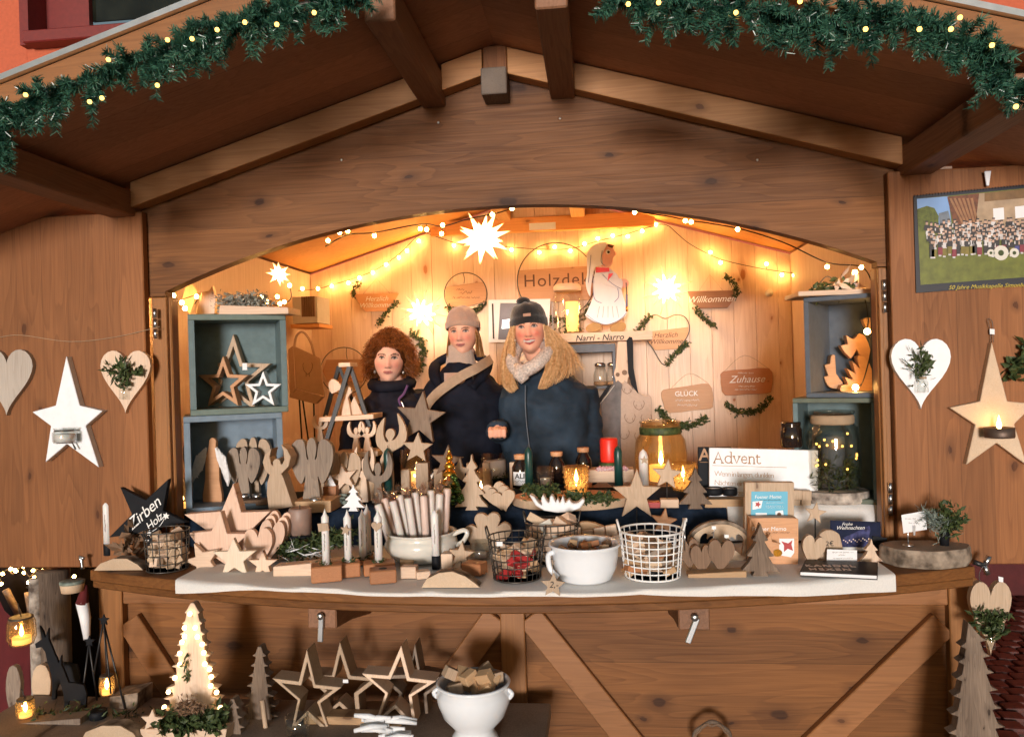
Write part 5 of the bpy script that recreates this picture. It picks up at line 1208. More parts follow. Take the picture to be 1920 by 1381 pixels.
# candles in wooden blocks
def blockcandle(label, px, base, h, r, bw_, bh, mat=None, charm=None, dy=0, bdx=0, z=ZCL):
    p = on(px, base, z); p.y += dy+.03; s = mpp(p); t = thing('block_candle', label, 'candle', (p.x, p.y, z))
    b = MB().box((bdx*s, 0, bh/2*s), (bw_*s, .06, bh*s), Matrix.Rotation(.35, 3, 'Z')).build('block', M['redwood'], t, bevel=.003)
    MB().lathe([(0, bh*s), (r*s, bh*s), (r*s, (bh+h-16)*s), (r*.55*s, (bh+h-11)*s), (r*.2*s, (bh+h-4)*s), (0, (bh+h)*s)], 14).build('wax', M['wax'], t)
    leaves([(r*1.6*s*math.cos(q), r*1.6*s*math.sin(q), bh*s+.004) for q in range(7)], 46, .010, .003, random.Random(int(px)), 1, .003).build('moss_ring', M['moss'], t, kind='stuff')
    scr = scribble('lettering', M['greyink'], t, -.003, .003, 0, .004, 0, .0005, int(px), 12); scr.rotation_euler = (0, math.pi/2, 0); scr.scale = (7, 1, 1); scr.location = (0, -r*s*1.02, (bh+h*.42)*s)
    if charm:
        zc2 = (bh+h*charm[1])*s; MB().prism([(x*s, -y*s) for x, y in (star(0, 0, 11, 5, 10) if charm[0] == 'star' else heart(0, -9, 20, 19, 5) if charm[0] == 'heart' else [(-11, -7), (9, -8), (11, 6), (-9, 8)])], -r*s-.006, -r*s-.001).build('charm', M['oak'], t, Vector((0, 0, zc2)))
        MB().lathe([(r*s+.001, zc2-.002), (r*s+.0015, zc2), (r*s+.001, zc2+.002)], 14).build('string', M['string'], t)
    return t
blockcandle('white lettered candle with a wooden tag, leftmost in a block', 606, 1092, 104, 7, 56, 30, charm=('tag', .68))
blockcandle('white lettered candle with a wooden star, second from the left', 648, 1083, 98, 7, 42, 26, charm=('star', .62), dy=.0)
blockcandle('white candle with a ring print, third of the block candles', 676, 1060, 94, 7, 20, 8, dy=.0)
blockcandle('white candle half hidden behind the ring-print candle', 685, 1050, 96, 7, 20, 6, dy=.0)
blockcandle('white candle with a wooden heart, rightmost of the block candles', 706, 1079, 98, 7.5, 58, 22, charm=('heart', .68), dy=.0)
p = on(713, 1095, ZCL); s = mpp(p); t = thing('empty_candle_block', 'reddish wooden candle block with an empty hole at the front', 'candle holder', (p.x, p.y+.03, ZCL))
MB().box((0, 0, 12.5*s), (50*s, .055, 25*s), Matrix.Rotation(.3, 3, 'Z')).build('block', M['redwood'], t, bevel=.003); MB().lathe([(8*s, 25.05*s), (7*s, 25.4*s), (0, 25.3*s)], 14).build('hole', M['black'], t)
for i, (x, y, w_, h_) in enumerate(((765, 1085, 30, 22), (760, 1068, 26, 16), (790, 1086, 26, 14))):
    p = on(x, y, ZCL); s = mpp(p); o = MB().box((0, 0, h_/2*s), (w_*s, .035, h_*s), Matrix.Rotation(.2*i, 3, 'Z')).build('pale_block', M['pine_x'] if i != 1 else M['oak_x'], None, (p.x, p.y+.02, ZCL), bevel=.002)
    tag(o, ('pale block with a dark socket between the empty block and half log', 'small oak block behind the pale socket block', 'flat pale block beside the half log')[i], 'block')
# cream pot with wrapped candles
p = on(782, 1060, ZCL); p.y += .07; s = mpp(p)
t = thing('cream_pot', 'cream ceramic chamber pot with one handle holding wrapped candles', 'pot', (p.x, p.y, ZCL))
MB().lathe([(q*s, h*s) for q, h in ((0, 0), (38, 0), (50, 5), (65, 21), (69, 33), (65, 43), (60, 48), (66, 53), (67, 55), (63, 56), (57, 50), (62, 42), (64, 31), (50, 12), (0, 6))], 36).build('body', M['cream'], t)
MB().tube(smooth([(60*s, 0, 48*s), (80*s, -.005, 56*s), (88*s, -.008, 51*s), (80*s, -.006, 36*s), (66*s, 0, 28*s)], 4, False), 4.5*s, 8).build('handle', M['cream'], t)
rnd = random.Random(21)
M['cellotop'] = glass('crumpled cellophane', (.98, .92, .88), .9, .12)
M['cello'] = glass('cellophane', (.98, .95, .93), .8, .1)
for i in range(14):
    a = -44+i*6.6; zb_ = .02; lean = -.34+.034*i; yy = (-24+(i % 3)*18)
    c = thing('wrapped_candle', ('pale','rose','white','cream')[i % 4]+' candle wrapped in cellophane in the cream pot, number '+('one','two','three','four','five','six','seven','eight','nine','ten','eleven','twelve','thirteen','fourteen')[i]+' from the left', 'candle', t.location+Vector((a*s, yy*s, zb_)), ry=lean*.9, group='cellophane candles in the cream pot')
    H = (112+8*math.sin(i*2.1)+i*1.2)*s; r = 7.2*s
    MB().lathe([(0, 0), (r, 0), (r, H*.90), (r*.85, H*.915), (0, H*.92)], 12).build('wax', (M['wax'], M['pinkwax'], M['wax'], M['wax'])[i % 4], c)
    MB().lathe([(r*1.15, .02), (r*1.2, H*.88), (r*1.0, H*.94), (r*.4, H*.99), (r*.9, H*1.05), (r*.3, H*1.08)], 9, smooth=False).build('cellophane', M['cello'], c); leaves([(0, 0, H*.93), (0, 0, H*1.06)], 26, .022, .006, random.Random(i+50), 1.2, .004).build('wrapper_twist', M['cellotop'], c, kind='stuff')
halflog('half-round log slab with pale cut face below the black-holder candle', [(790, 1101), (800, 1085), (822, 1074), (848, 1071), (872, 1080), (892, 1094), (900, 1101)], ZCL)
dipcandle('white lettered dinner candle in a black holder before the cream pot', 816, 1068, ZCL, 7.5, 110, 25, .015)
stickstar('small wooden star on a rod behind the half log', 864, 1040, 26, M['oak'], -.28, ZCL, 1080, 5)
p = on(888, 1078, ZCL); s = mpp(p); o = MB().box((0, 0, 11*s), (40*s, .05, 22*s), Matrix.Rotation(-.3, 3, 'Z')).build('walnut_block', M['redwood'], None, (p.x, p.y+.02, ZCL), bevel=.002); tag(o, 'reddish block right of the small rod star', 'block')
p = on(838, 1066, ZCL); s = mpp(p); o = MB().box((0, 0, 14*s), (22*s, .04, 28*s)).build('pale_block', M['pine'], None, (p.x, p.y+.02, ZCL), bevel=.002); tag(o, 'upright pale block behind the small rod star', 'block')
slab('clover_board', smooth([(872, 1000), (873, 988), (885, 984), (895, 989), (889, 975), (893, 964), (905, 962), (913, 967), (921, 961), (933, 963), (938, 975), (933, 986), (945, 979), (957, 986), (957, 1000), (948, 1012), (935, 1022), (928, 1042), (892, 1042), (880, 1016)], 2), M['oak'], Y=-.12, th=.025, label='clover-shaped wooden board of three hearts behind the dark basket', cat='heart')
t, s = lantern('low clear glass with a tealight behind the dark front basket', 898, 1052, ZCL, 19, 34, .03, M['wax'], glow=False, candle_h=.4, moss=False, name='clear_tealight_glass', cat='candle glass')
# baskets
t, s = basket('dark wire basket at the counter front with red and natural wood pieces', 964, 1097, 44, 53, 76, M['wire'], dy=.085, nv=24)
heap(t, s, 36, 8, 62, 24, [M['red'], M['pine_x'], M['oak_x'], M['slice']], 15, 5, 'wood_offcut', 'wood offcut in the dark front basket', (2.3, 1.1, .7), cat='offcut', grp='offcuts in the dark front basket')
o = MB().box((0, 0, 0), (11*s, .0015, 8*s)).build('price_card', M['paper'], None, t.location+Vector((-25*s, -50*s, 74*s))); tag(o, 'tiny white price card on the dark front basket', 'price tag')
t, s = basket('dark wire basket behind the enamel pot, filled with pale pieces', 1034, 1065, 44, 50, 72, M['wire'], dy=.10, nv=24)
heap(t, s, 36, 10, 74, 34, [M['pine_x'], M['slice'], M['cream'], M['pine']], 20, 6, 'wood_offcut', 'wood offcut in the rear dark basket', (1.7, 1.2, .8), cat='offcut', grp='offcuts in the rear dark basket')
slab('white_antlers', [(992, 927), (1001, 931), (1010, 943), (1017, 948), (1014, 936), (1018, 927), (1026, 941), (1030, 943), (1031, 930), (1036, 928), (1042, 943), (1045, 934), (1050, 944), (1055, 929), (1060, 944), (1067, 935), (1073, 944), (1084, 943), (1093, 934), (1097, 939), (1088, 952), (1070, 960), (1045, 961), (1020, 957), (1004, 947)], M['white'], Y=-.08, th=.05, label='white whittled antler piece lying across the rear dark basket', cat='antler', bevel=.006)
p = on(1097, 1100, ZCL); p.y += .085; s = mpp(p)
t = thing('enamel_pot', 'white enamel chamber pot with handle at the counter front', 'pot', (p.x, p.y, ZCL))
MB().lathe([(q*s, h*s) for q, h in ((0, 0), (45, 0), (50, 4), (59, 24), (62, 46), (63, 60), (69, 66), (68, 69), (62, 66), (59, 58), (56, 32), (45, 8), (0, 5))], 40).build('body', M['whitegloss'], t)
MB().tube(smooth([(-57*s, -18*s, 54*s), (-67*s, -26*s, 50*s), (-64*s, -34*s, 28*s), (-50*s, -34*s, 12*s)], 5, False), 5*s, 8).build('handle', M['whitegloss'], t)
heap(t, s, 46, 42, 64, 26, [M['oak_x'], M['redwood'], M['slice'], M['walnut']], 13, 7, 'wood_chip', 'small wood trinket in the white enamel pot', (1.2, 1, .8), cat='trinket', grp='trinkets in the enamel pot')
t = thing('price_star', 'small wooden star tag marked 2,- hanging over the counter edge', 'price tag', Vector((at(1037, 1097, -.53).x, -.53, at(1037, 1118, -.53).z)))
slab('star', star(1037, 1097, 24, 11, 3), M['oak'], Y=-.53, th=.004, parent=t, bevel=.0006); lettering('2,-', 1038, 1096, -.5312, 17, M['ink'], t, .25); wirep('cord', [(1037, 1082), (1036, 1060), (1040, 1050)], -.528, t, .0008, M['string'])
t, s = basket('white wire basket at the counter front filled with cut slices', 1228, 1095, 51, 59, 84, M['wwire'], dy=.095, nv=22, nh=7, r=.0021)
heap(t, s, 43, 8, 72, 40, [M['slice'], M['oak_x'], M['walnut'], M['pine_x'], M['redwood'], M['grey']], 24, 9, 'wood_slice_piece', 'wood slice piled in the white wire basket', (1.6, 1.0, .45), cat='wood slice', grp='slices in the white basket')
t = thing('kraft_slab', 'pale round board leaning behind the enamel pot', 'board', Vector((at(1140, 1040, -.12).x, -.12, ZCL)))
slab('board', smooth([(1085, 1050), (1085, 990), (1090, 978), (1115, 980), (1145, 992), (1165, 1002), (1168, 1050)], 2), M['oak_x'], Y=-.12, th=.02, parent=t)
for i, (x, y) in enumerate(((1102, 1004), (1124, 998), (1146, 994), (1158, 1012))):
    o = slab('wood_cube', [(x-11, y-8), (x+9, y-11), (x+12, y+8), (x-9, y+11)], M['pine'], Y=-.15-i*.004, th=.018, label=('first', 'second', 'third', 'fourth')[i]+' pale cube in front of the round board, from the left', cat='cube', group='cubes before the round board')
stickstar('small tilted brown star behind the white wire basket', 1245, 978, 26, M['beech'], -.04, ZCL, 1004, 8)
# oval slice with heart cut-outs, dark hearts, clips
t = thing('oval_slice', 'oval pale tree slice with heart cut-outs standing behind the dark hearts', 'wood slice', Vector((at(1352, 1062, -.18).x, -.18, ZCL)))
ov = [(1352+62*math.cos(q)*(1+.05*math.sin(2*q)), 1022+46*math.sin(q)) for q in [2*math.pi*i/44 for i in range(44)]]
ov2 = [(1352+(x-1352)*.90, 1022+(y-1022)*.88) for x, y in ov]
holed('bark_rim', ov, [ov2], M['barkrim'], -.18, .024, t); holed('cut_face', [(1352+(x-1352)*.985, 1022+(y-1022)*.985) for x, y in ov2], [heart(1322, 1000, 26, 40, 25), heart(1384, 1002, 28, 42, -22)], M['slice'], -.178, .02, t)
hb = thing('heart_plank', 'low oak plank in front of the dark wooden hearts', 'board', Vector((on(1345, 1092, ZCL).x, on(1345, 1092, ZCL).y, ZCL)))
slab('plank', [(1290, 1076), (1400, 1070), (1400, 1087), (1290, 1091)], M['oak_x'], z=ZCL, Y=-.37, th=.045, parent=hb)
for i, (x, y, w_, h_, rt) in enumerate(((1292, 1010, 40, 62, -4), (1316, 1022, 42, 60, -2), (1352, 1012, 50, 66, 3))):
    slab('dark_heart', heart(x, y, w_, h_, rt), M['walnut'], Y=-.31+(.025 if i == 0 else -.01*i), th=.026, label=('reddish dark heart nearest the white basket', 'small dark heart between two others', 'largest dark heart behind the oak plank')[i], cat='heart', group='dark wooden hearts')
for i, (x, y0, y1) in enumerate(((1284, 974, 1032), (1338, 988, 1026), (1362, 1004, 1048))):
    t = thing('wire_clip', ('left', 'middle', 'right')[i]+' steel photo clip stuck into the dark hearts', 'clip', at(x, y1, -.30), group='steel photo clips'); a = at(x, y0, -.30)-t.location
    MB().tube([(0, 0, 0), a*.75], .0014, 5).build('rod', M['steel'], t); MB().tube([(a.x-.006, 0, a.z*.7), (a.x+.003, 0, a.z*.85), (a.x-.004, 0, a.z)], .002, 5).build('clip_jaw', M['steel'], t); MB().box((a.x, 0, a.z), (.012, .010, .009)).build('clip_tip', M['wwire'], t)
slab('bark_tree', tree(1426, 1085, 103, 72, 3, .14, .34, curve=.35), M['bark'], Y=-.36, th=.03, label='dark bark tree standing in front of the memo boards', cat='tree', group='trees cut from barky wood')
slab('brown_star', star(1441, 1022, 24, 10, 10), M['beech'], Y=-.27, th=.015, label='small brown star half hidden behind the front bark tree', cat='star')
# memo game boards
M['turq'] = plain('turquoise print', (.10, .42, .60), .45, var=.03)
t = thing('memo_card_board', 'rear wooden memo box with a turquoise printed card', 'box', Vector((at(1443, 1045, -.16).x, -.16, ZCL)))
slab('box', [(1397, 904), (1489, 904), (1489, 1046), (1396, 1046)], M['oak'], Y=-.16, th=.03, parent=t)
slab('card', [(1409, 921), (1477, 921), (1477, 968), (1408, 968)], M['turq'], Y=-.162, th=.0018, parent=t, bevel=0)
lettering('Foener Memo', 1440, 931, -.1625, 8.5, M['whiteink'], t, .1); scrib(1424, 1464, 937, 2.5, -.1625, M['ink'], t, 3, .0004)
for y in (942, 948, 951): scrib(1436, 1470, y, 1.8, -.1625, M['whiteink'], t, y, .0003)
slab('print', [(1411, 940), (1430, 938), (1427, 952), (1411, 955)], M['white'], Y=-.1632, th=.0005, parent=t, bevel=0); slab('print', star(1421, 945, 6, 3, 20), M['red'], Y=-.1640, th=.0005, parent=t, bevel=0)
slab('print', [(1417, 961), (1438, 961), (1438, 968), (1417, 968)], M['white'], Y=-.1632, th=.0005, parent=t, bevel=0); slab('print', [(1454, 958), (1468, 956), (1470, 968), (1454, 968)], M['white'], Y=-.1632, th=.0005, parent=t, bevel=0); slab('print', circ(1461, 964, 4, 8), M['brownink'], Y=-.1640, th=.0005, parent=t, bevel=0)
t = thing('memo_box', 'front wooden memo box printed with a red figure card', 'box', Vector((at(1450, 1064, -.22).x, -.22, ZCL)))
slab('box', smooth([(1406, 970), (1406, 971), (1450, 970), (1490, 971), (1496, 973), (1497, 978), (1497, 1020), (1496, 1060), (1494, 1062), (1450, 1062), (1406, 1062), (1405, 1061), (1405, 1020)], 2), M['beech'], Y=-.22, th=.04, parent=t)
lettering('Foener Memo', 1442, 991, -.2215, 11, M['whiteink'], t, .05); scrib(1424, 1480, 998, 3, -.2215, M['brownink'], t, 4, .0004)
slab('print', [(1461, 1009), (1489, 1009), (1489, 1036), (1483, 1044), (1461, 1040)], M['white'], Y=-.2222, th=.0006, parent=t, bevel=0); slab('print', [(1465, 1014), (1478, 1018), (1486, 1012), (1484, 1020), (1487, 1032), (1477, 1028), (1470, 1034), (1470, 1022)], M['red'], Y=-.2230, th=.0006, parent=t, bevel=0); slab('print', circ(1458, 1036, 9, 12, 7), M['gold'], Y=-.2226, th=.0006, parent=t, bevel=0)
# cards, hearts and book on the right
stickstar('small wooden star with a tiny star charm on a rod, right side', 1529, 962, 22, M['oak'], -.12, ZCL, 1030, 8, .006)
slab('round_heart', smooth([(1533, 1050), (1534, 1010), (1542, 997), (1555, 993), (1568, 997), (1576, 1008), (1579, 1050)], 3), M['oak'], Y=-.20, th=.02, label='round-topped wooden heart marked 2€ behind the white card', cat='heart'); hr = bpy.data.objects['round_heart']
lettering('2€', 1556, 1019, -.2015, 13, M['ink'], hr)
slab('left_heart', heart(1524, 1004, 44, 62, 12), M['oak'], Y=-.23, th=.02, label='wooden heart leaning behind the book, left of the marked one', cat='heart')
t = thing('christmas_card', 'dark blue printed card lettered Frohe Weihnachten', 'card', Vector((at(1606, 1030, -.10).x, -.10, at(1606, 1036, -.10).z)))
slab('card', [(1557, 975), (1651, 978), (1652, 1032), (1557, 1031)], plain('night blue print', (.008, .014, .045), .5, var=.5, scale=18, spec=.12), Y=-.10, th=.003, parent=t, bevel=0)
slab('print', [(1578, 1009), (1630, 985), (1632, 992), (1627, 1024), (1578, 1025)], plain('lit stall print', (.05, .055, .15), .5, var=.9, scale=60, spec=.12), Y=-.1012, th=.0006, parent=t, bevel=0); slab('print', [(1578, 1025), (1640, 1026), (1640, 1031), (1578, 1031)], M['whiteink'], Y=-.1012, th=.0006, parent=t, bevel=0)
lettering('Frohe', 1588, 982, -.1025, 8, M['whiteink'], t, .4); lettering('Weihnachten', 1594, 989, -.1025, 9.5, M['whiteink'], t, .4)
for i in range(14): slab('print', circ(1582+i*3.6, 1012+(i*7 % 5)*1.3-i*.3, 1.3, 6), M['pinkwax'], Y=-.1022, th=.0005, parent=t, bevel=0)
MB().box((0, .012, -(t.location.z-ZCL)/2), (.05, .01, t.location.z-ZCL+.004)).build('easel', M['walnut'], t)
t = thing('dark_easel_sign', 'small dark card on a thin black easel beside the jamb', 'card', Vector((at(1655, 1045, -.09).x, -.09, ZCL))); slab('card', [(1636, 1004), (1663, 1008), (1664, 1022), (1636, 1034)], M['signblack'], Y=-.105, th=.002, parent=t, bevel=0); wirep('easel_leg', [(1657, 1020), (1661, 1052)], -.10, t, .003, M['black'], raw=True)
slab('white_card', [(1551, 1029), (1607, 1031), (1607, 1052), (1550, 1052)], M['paper'], Y=-.24, th=.0015, label='small white lettered card leaning behind the book', cat='card', bevel=0); wc_ = bpy.data.objects['white_card']
scrib(1560, 1600, 1035, 3, -.2408, M['greyink'], wc_, 5, .0004); scrib(1572, 1586, 1040, 3, -.2408, M['greyink'], wc_, 6, .0004); scrib(1562, 1600, 1046, 3, -.2408, M['greyink'], wc_, 7, .0004)
slab('small_tree', tree(1634, 1056, 46, 44, 2, .1, .5), M['pine'], Y=-.22, th=.018, label='small pale wooden tree behind the right end of the book', cat='tree')
A, B, C_, D = on(1510, 1049, ZCL+.014), on(1646, 1053, ZCL+.014), on(1645, 1077, ZCL+.014), on(1500, 1070, ZCL+.014)
t = thing('book', 'dark hardback book titled Kandel Hexen lying on the tablecloth', 'book', Vector((A.x, A.y, ZCL)))
L2 = [(p-t.location) for p in (A, B, C_, D)]
MB().prism([(p.x, p.y) for p in L2], .0115, .014, 'z').build('cover', plain('dark book cover', (.022, .015, .014), .45, var=.6, scale=20, spec=.12), t); MB().prism([(p.x, p.y) for p in L2], 0, .002, 'z').build('back_cover', M['ink'], t)
MB().prism([(p.x*.985+.001, p.y*.985) for p in L2], .0025, .011, 'z').build('pages', M['paper'], t)
M['bookink'] = plain('pale pink lettering', (.62, .47, .40), .6)
for b_, py in (('KANDEL', 1060), ('HEXEN', 1066.5)):
    q = on(1556, py, ZCL+.0145)-t.location; text('lettering', b_, M['bookink'], t, q, .030, 0, (0, 0, -.06), .0003, sp=1.25, off=.0006)
# log slice with card clip and potted plant, right end of the counter
p = on(1745, 1060, ZC); s = mpp(p)
t = thing('log_slice', 'thick grey barky log slice at the right end of the counter', 'wood slice', (p.x, -.20, ZC))
pr_ = [(0, 0), (78, 0), (82, 8), (80, 30), (78, 33)]
rnd = random.Random(2); o_ = [(1+.05*math.sin(3*q+.6)+.03*math.sin(7*q)) for q in [2*math.pi*i/36 for i in range(36)]]
rows = [[(R*s*o_[i]*math.cos(2*math.pi*i/36), R*s*.62*o_[i]*math.sin(2*math.pi*i/36), h*s) for i in range(36)] for R, h in pr_[1:]]
MB().grid(rows, True).build('bark_rim', M['barkrim'], t); MB().add(rows[-1], [tuple(range(36))]).build('cut_face', M['grey'], t)
zl3 = ZC+33*s+.0005
t = thing('card_clip', 'white lettered card on a steel clip stand on the log slice', 'card holder', Vector((on(1714, 1028, zl3).x, -.2, zl3)))
q = at(1714, 985, -.2)-t.location; MB().tube([(0, 0, 0), (0, 0, q.z)], .0018, 6).build('rod', M['steel'], t); MB().lathe([(0, 0), (.016, 0), (.014, .003), (0, .004)], 14).build('foot', M['steel'], t)
slab('card', [(1690, 965), (1735, 957), (1738, 992), (1694, 999)], M['paper'], Y=-.206, th=.001, parent=t, bevel=0); scrib(1698, 1732, 972, 3, -.2068, M['greyink'], t, 8, .0004); scrib(1704, 1726, 980, 3, -.2068, M['greyink'], t, 9, .0004); slab('clip', [(1712, 985), (1717, 985), (1716, 1003), (1713, 1003)], M['steel'], Y=-.212, th=.004, parent=t, bevel=0)
t = thing('potted_plant', 'small spiky grey-green plant in a black pot on the log slice', 'plant', Vector((on(1782, 1027, zl3).x, -.2, zl3))); s = mpp(t.location)
MB().lathe([(0, 0), (8*s, 0), (9*s, 26*s), (7.5*s, 26*s), (7*s, 22*s), (0, 22*s)], 18).build('pot', M['black'], t)
leaves([(0, 0, 24*s), (-14*s, -.01, 44*s), (-34*s, -.005, 56*s)], 420, .030, .0012, random.Random(5), .9, .010).build('grey_foliage', M['sage'], t, kind='stuff')
leaves([(0, 0, 24*s), (4*s, -.01, 50*s), (8*s, 0, 66*s)], 160, .026, .005, random.Random(6), 1, .012).build('green_foliage', M['moss'], t, kind='stuff'); leaves([(0, 0, 24*s), (16*s, -.01, 40*s), (30*s, 0, 46*s)], 120, .026, .004, random.Random(7), 1, .010).build('side_foliage', M['moss'], t, kind='stuff')
# ------------------------------------------------------------------ on the left door
DY = -.059
def vase_sprig(t, px, py, w_, h_, Y, sp, seed, mat='moss', n=60, L=.034, wd=.005, extra=None):
    p = at(px, py, Y); s = mpp(p)
    o = MB().lathe([(q*s, h*s) for q, h in ((0, 0), (w_*.5, 0), (w_*.5, h_*.6), (w_*.3, h_*.8), (w_*.34, h_))], 14).build('glass_vase', M['glass'], t); o.location = p-t.location
    sprig('sprig', sp, Y, M[mat], t, n, L, wd, seed, .012)
def wallthing(name, label, pts, mat, cat, Y=DY, th=.018):
    L, o = loc_of(pts, None, Y-th); t = thing(name, label, cat, L); MB().prism(o, 0, th).build('board', mat, t, bevel=.002); return t
t = wallthing('white_star_lantern', 'tall white wooden star with a tealight glass on the left door', [(124, 667), (149, 760), (192, 770), (160, 798), (185, 876), (125, 832), (85, 866), (95, 798), (60, 772), (104, 760)], M['white'], 'star', th=.03)
p = at(122, 830, DY-.065); s = mpp(p)
o = MB().lathe([(q*s, h*s) for q, h in ((0, 0), (19, 0), (21, 4), (21, 20), (17, 24), (20, 28), (18, 28), (16, 23), (19, 18), (19, 3))], 22).build('tealight_glass', M['glass'], t); o.location = p-t.location
o = MB().lathe([(q*s, h*s) for q, h in ((0, 2), (18, 2), (18, 17), (0, 17))], 18).build('tealight', M['wax'], t); o.location = p-t.location
o = MB().lathe([(q*s, h*s) for q, h in ((17, 22), (18.5, 23), (17, 24.5))], 18).build('wire_band', M['wire'], t); o.location = p-t.location
wirep('wire_bracket', [(106, 829), (135, 829), (142, 842)], DY-.05, t, .003, M['wire'], raw=True)
t = wallthing('pine_heart_vase', 'pale knotty heart with a small vase of green on the left door', heart(235, 657, 94, 118, 0, 40, 1.25), M['pine'], 'heart')
vase_sprig(t, 231, 748, 14, 28, DY-.035, [(231, 725), (222, 700), (205, 690)], 81); sprig('sprig', [(231, 724), (234, 700), (228, 680)], DY-.035, M['moss'], t, 55, .03, .006, 82, .008); sprig('sprig', [(233, 722), (250, 700), (262, 695)], DY-.035, M['moss'], t, 40, .026, .006, 83, .006)
wallthing('grey_heart', 'pale grey wooden heart cut by the left picture edge', heart(12, 655, 98, 124, 0, 40, 1.2), wood('pale grey wood', (.36, .30, .25), (.52, .46, .40), 'z', .7, .3, 2), 'heart')
# ------------------------------------------------------------------ on the right door
t = wallthing('white_heart_vase', 'white wooden heart with a glass vase of grasses on the right door', heart(1727, 635, 112, 132, 0, 40, 1.15), M['white'], 'heart')
vase_sprig(t, 1730, 735, 20, 32, DY-.04, [(1730, 712), (1728, 690), (1724, 670)], 84, 'moss', 70, .03, .004)
for a in ((1690, 672), (1692, 690), (1700, 684), (1716, 664), (1735, 655), (1740, 662), (1730, 660)): wirep('grass_stem', [(1728, 710), ((1728+a[0])/2-2, (705+a[1])/2-4), a], DY-.038, t, .0011, M['moss'])
for a in ((1738, 664), (1742, 672), (1741, 682)): sprig('leaf_twig', [(1733, 690), a], DY-.038, M['moss'], t, 22, .014, .006, int(a[0]+a[1]), .004)
MB().lathe([(.0105, 0), (.011, .003), (.0105, .006)], 14).build('string_tie', M['string'], t, at(1730, 710, DY-.04)-t.location)
t = wallthing('natural_star_lantern', 'tall natural wood star with a burning tealight on the right door', [(1860, 641), (1889, 752), (1940, 757), (1902, 795), (1926, 872), (1869, 830), (1812, 871), (1829, 796), (1781, 764), (1838, 752)], M['slice'], 'star', th=.025)
p = at(1874, 820, DY-.07); s = mpp(p)
o = MB().lathe([(q*s, h*s) for q, h in ((0, 0), (25, 0), (26, 3), (26, 19), (24, 19), (24, 4), (0, 4))], 22).build('iron_cup', plain('aged iron', (.13, .09, .07), .5, .6), t); o.location = p-t.location
o = MB().lathe([(q*s, h*s) for q, h in ((0, 4), (22, 4), (22, 13), (0, 13))], 18).build('tealight', M['glowwax'], t); o.location = p-t.location
flame(t, p-t.location+Vector((0, 0, 14*s)), 1.4)
wirep('hanging_loop', [(1858, 642), (1857, 620), (1852, 598), (1860, 602), (1862, 620), (1862, 642)], DY-.01, t, .001, M['wire']); slab('price_tag', [(1856, 616), (1865, 617), (1865, 627), (1856, 626)], M['paper'], Y=DY-.014, th=.001, parent=t, bevel=0)
t = thing('ivy_twig', 'green ivy twig at the right picture edge beside the natural star', 'twig', at(1905, 690, DY-.02)); sprig('leaves', [(1893, 705), (1903, 695), (1912, 675), (1925, 650)], DY-.02, M['moss'], t, 60, .035, .012, 88, .008)
# calendar with a band photograph
KY = DY-.004
t = thing('wall_calendar', 'spiral-bound calendar with a brass band photograph on the right door', 'calendar', Vector((at(1820, 545, KY).x, KY-.003, at(1820, 545, KY).z)))
def pr(pts, mat, d, nm='print'): return slab(nm, pts, mat, Y=KY-.0035-d*.00035, th=.0003, parent=t, bevel=0)
slab('page', [(1713, 367), (1985, 340), (1988, 529), (1718, 549)], plain('black calendar page', (.010, .014, .026), .45), Y=KY-.0032, th=.003, parent=t, bevel=0)
px_ = lambda c, r=.45, v=.3, s_=40: plain('calendar print', c, r, var=v, scale=s_)
pr([(1719, 373), (1980, 347), (1984, 515), (1726, 534)], px_((.13, .15, .02)), 1)
pr([(1719, 373), (1778, 368), (1784, 420), (1722, 425)], px_((.20, .36, .66), .4, .15, 10), 2)
pr([(1720, 392), (1738, 386), (1752, 390), (1760, 405), (1760, 430), (1722, 434)], px_((.10, .13, .015), .5, .5, 90), 3)
pr([(1760, 400), (1778, 395), (1784, 420), (1762, 422)], px_((.16, .20, .25)), 3)
pr([(1776, 369), (1842, 362), (1842, 430), (1800, 432), (1788, 420)], px_((.17, .055, .022), .5, .6, 60), 4)
for q in range(6): pr([(1780+q*8, 372), (1784+q*8, 371), (1812+q*5, 428), (1808+q*5, 428)], px_((.33, .16, .07)), 5)
pr([(1836, 363), (1981, 348), (1983, 440), (1826, 444)], px_((.42, .30, .19), .5, .3, 25), 5); pr([(1846, 362), (1981, 348), (1981, 366), (1846, 378)], px_((.20, .11, .04)), 6)
for x in (1862, 1903, 1944): pr([(x, 391-(x-1862)*.09), (x+20, 389-(x-1862)*.09), (x+21, 411-(x-1862)*.09), (x+1, 413-(x-1862)*.09)], M['paper'], 6)
rnd = random.Random(9); people_mats = [px_((.03, .03, .035)), px_((.62, .60, .60)), px_((.22, .03, .05)), px_((.06, .06, .22)), px_((.20, .16, .03)), px_((.55, .36, .27))]
groups = {i: MB() for i in range(6)}
def q4(gi, x0, y0, x1, y1, d):
    Yq = KY-.0035-d*.00035; P = [at(a, b, Yq)-t.location for a, b in ((x0, y1), (x1, y1), (x1, y0), (x0, y0))]; groups[gi].add(P, [(0, 1, 2, 3)])
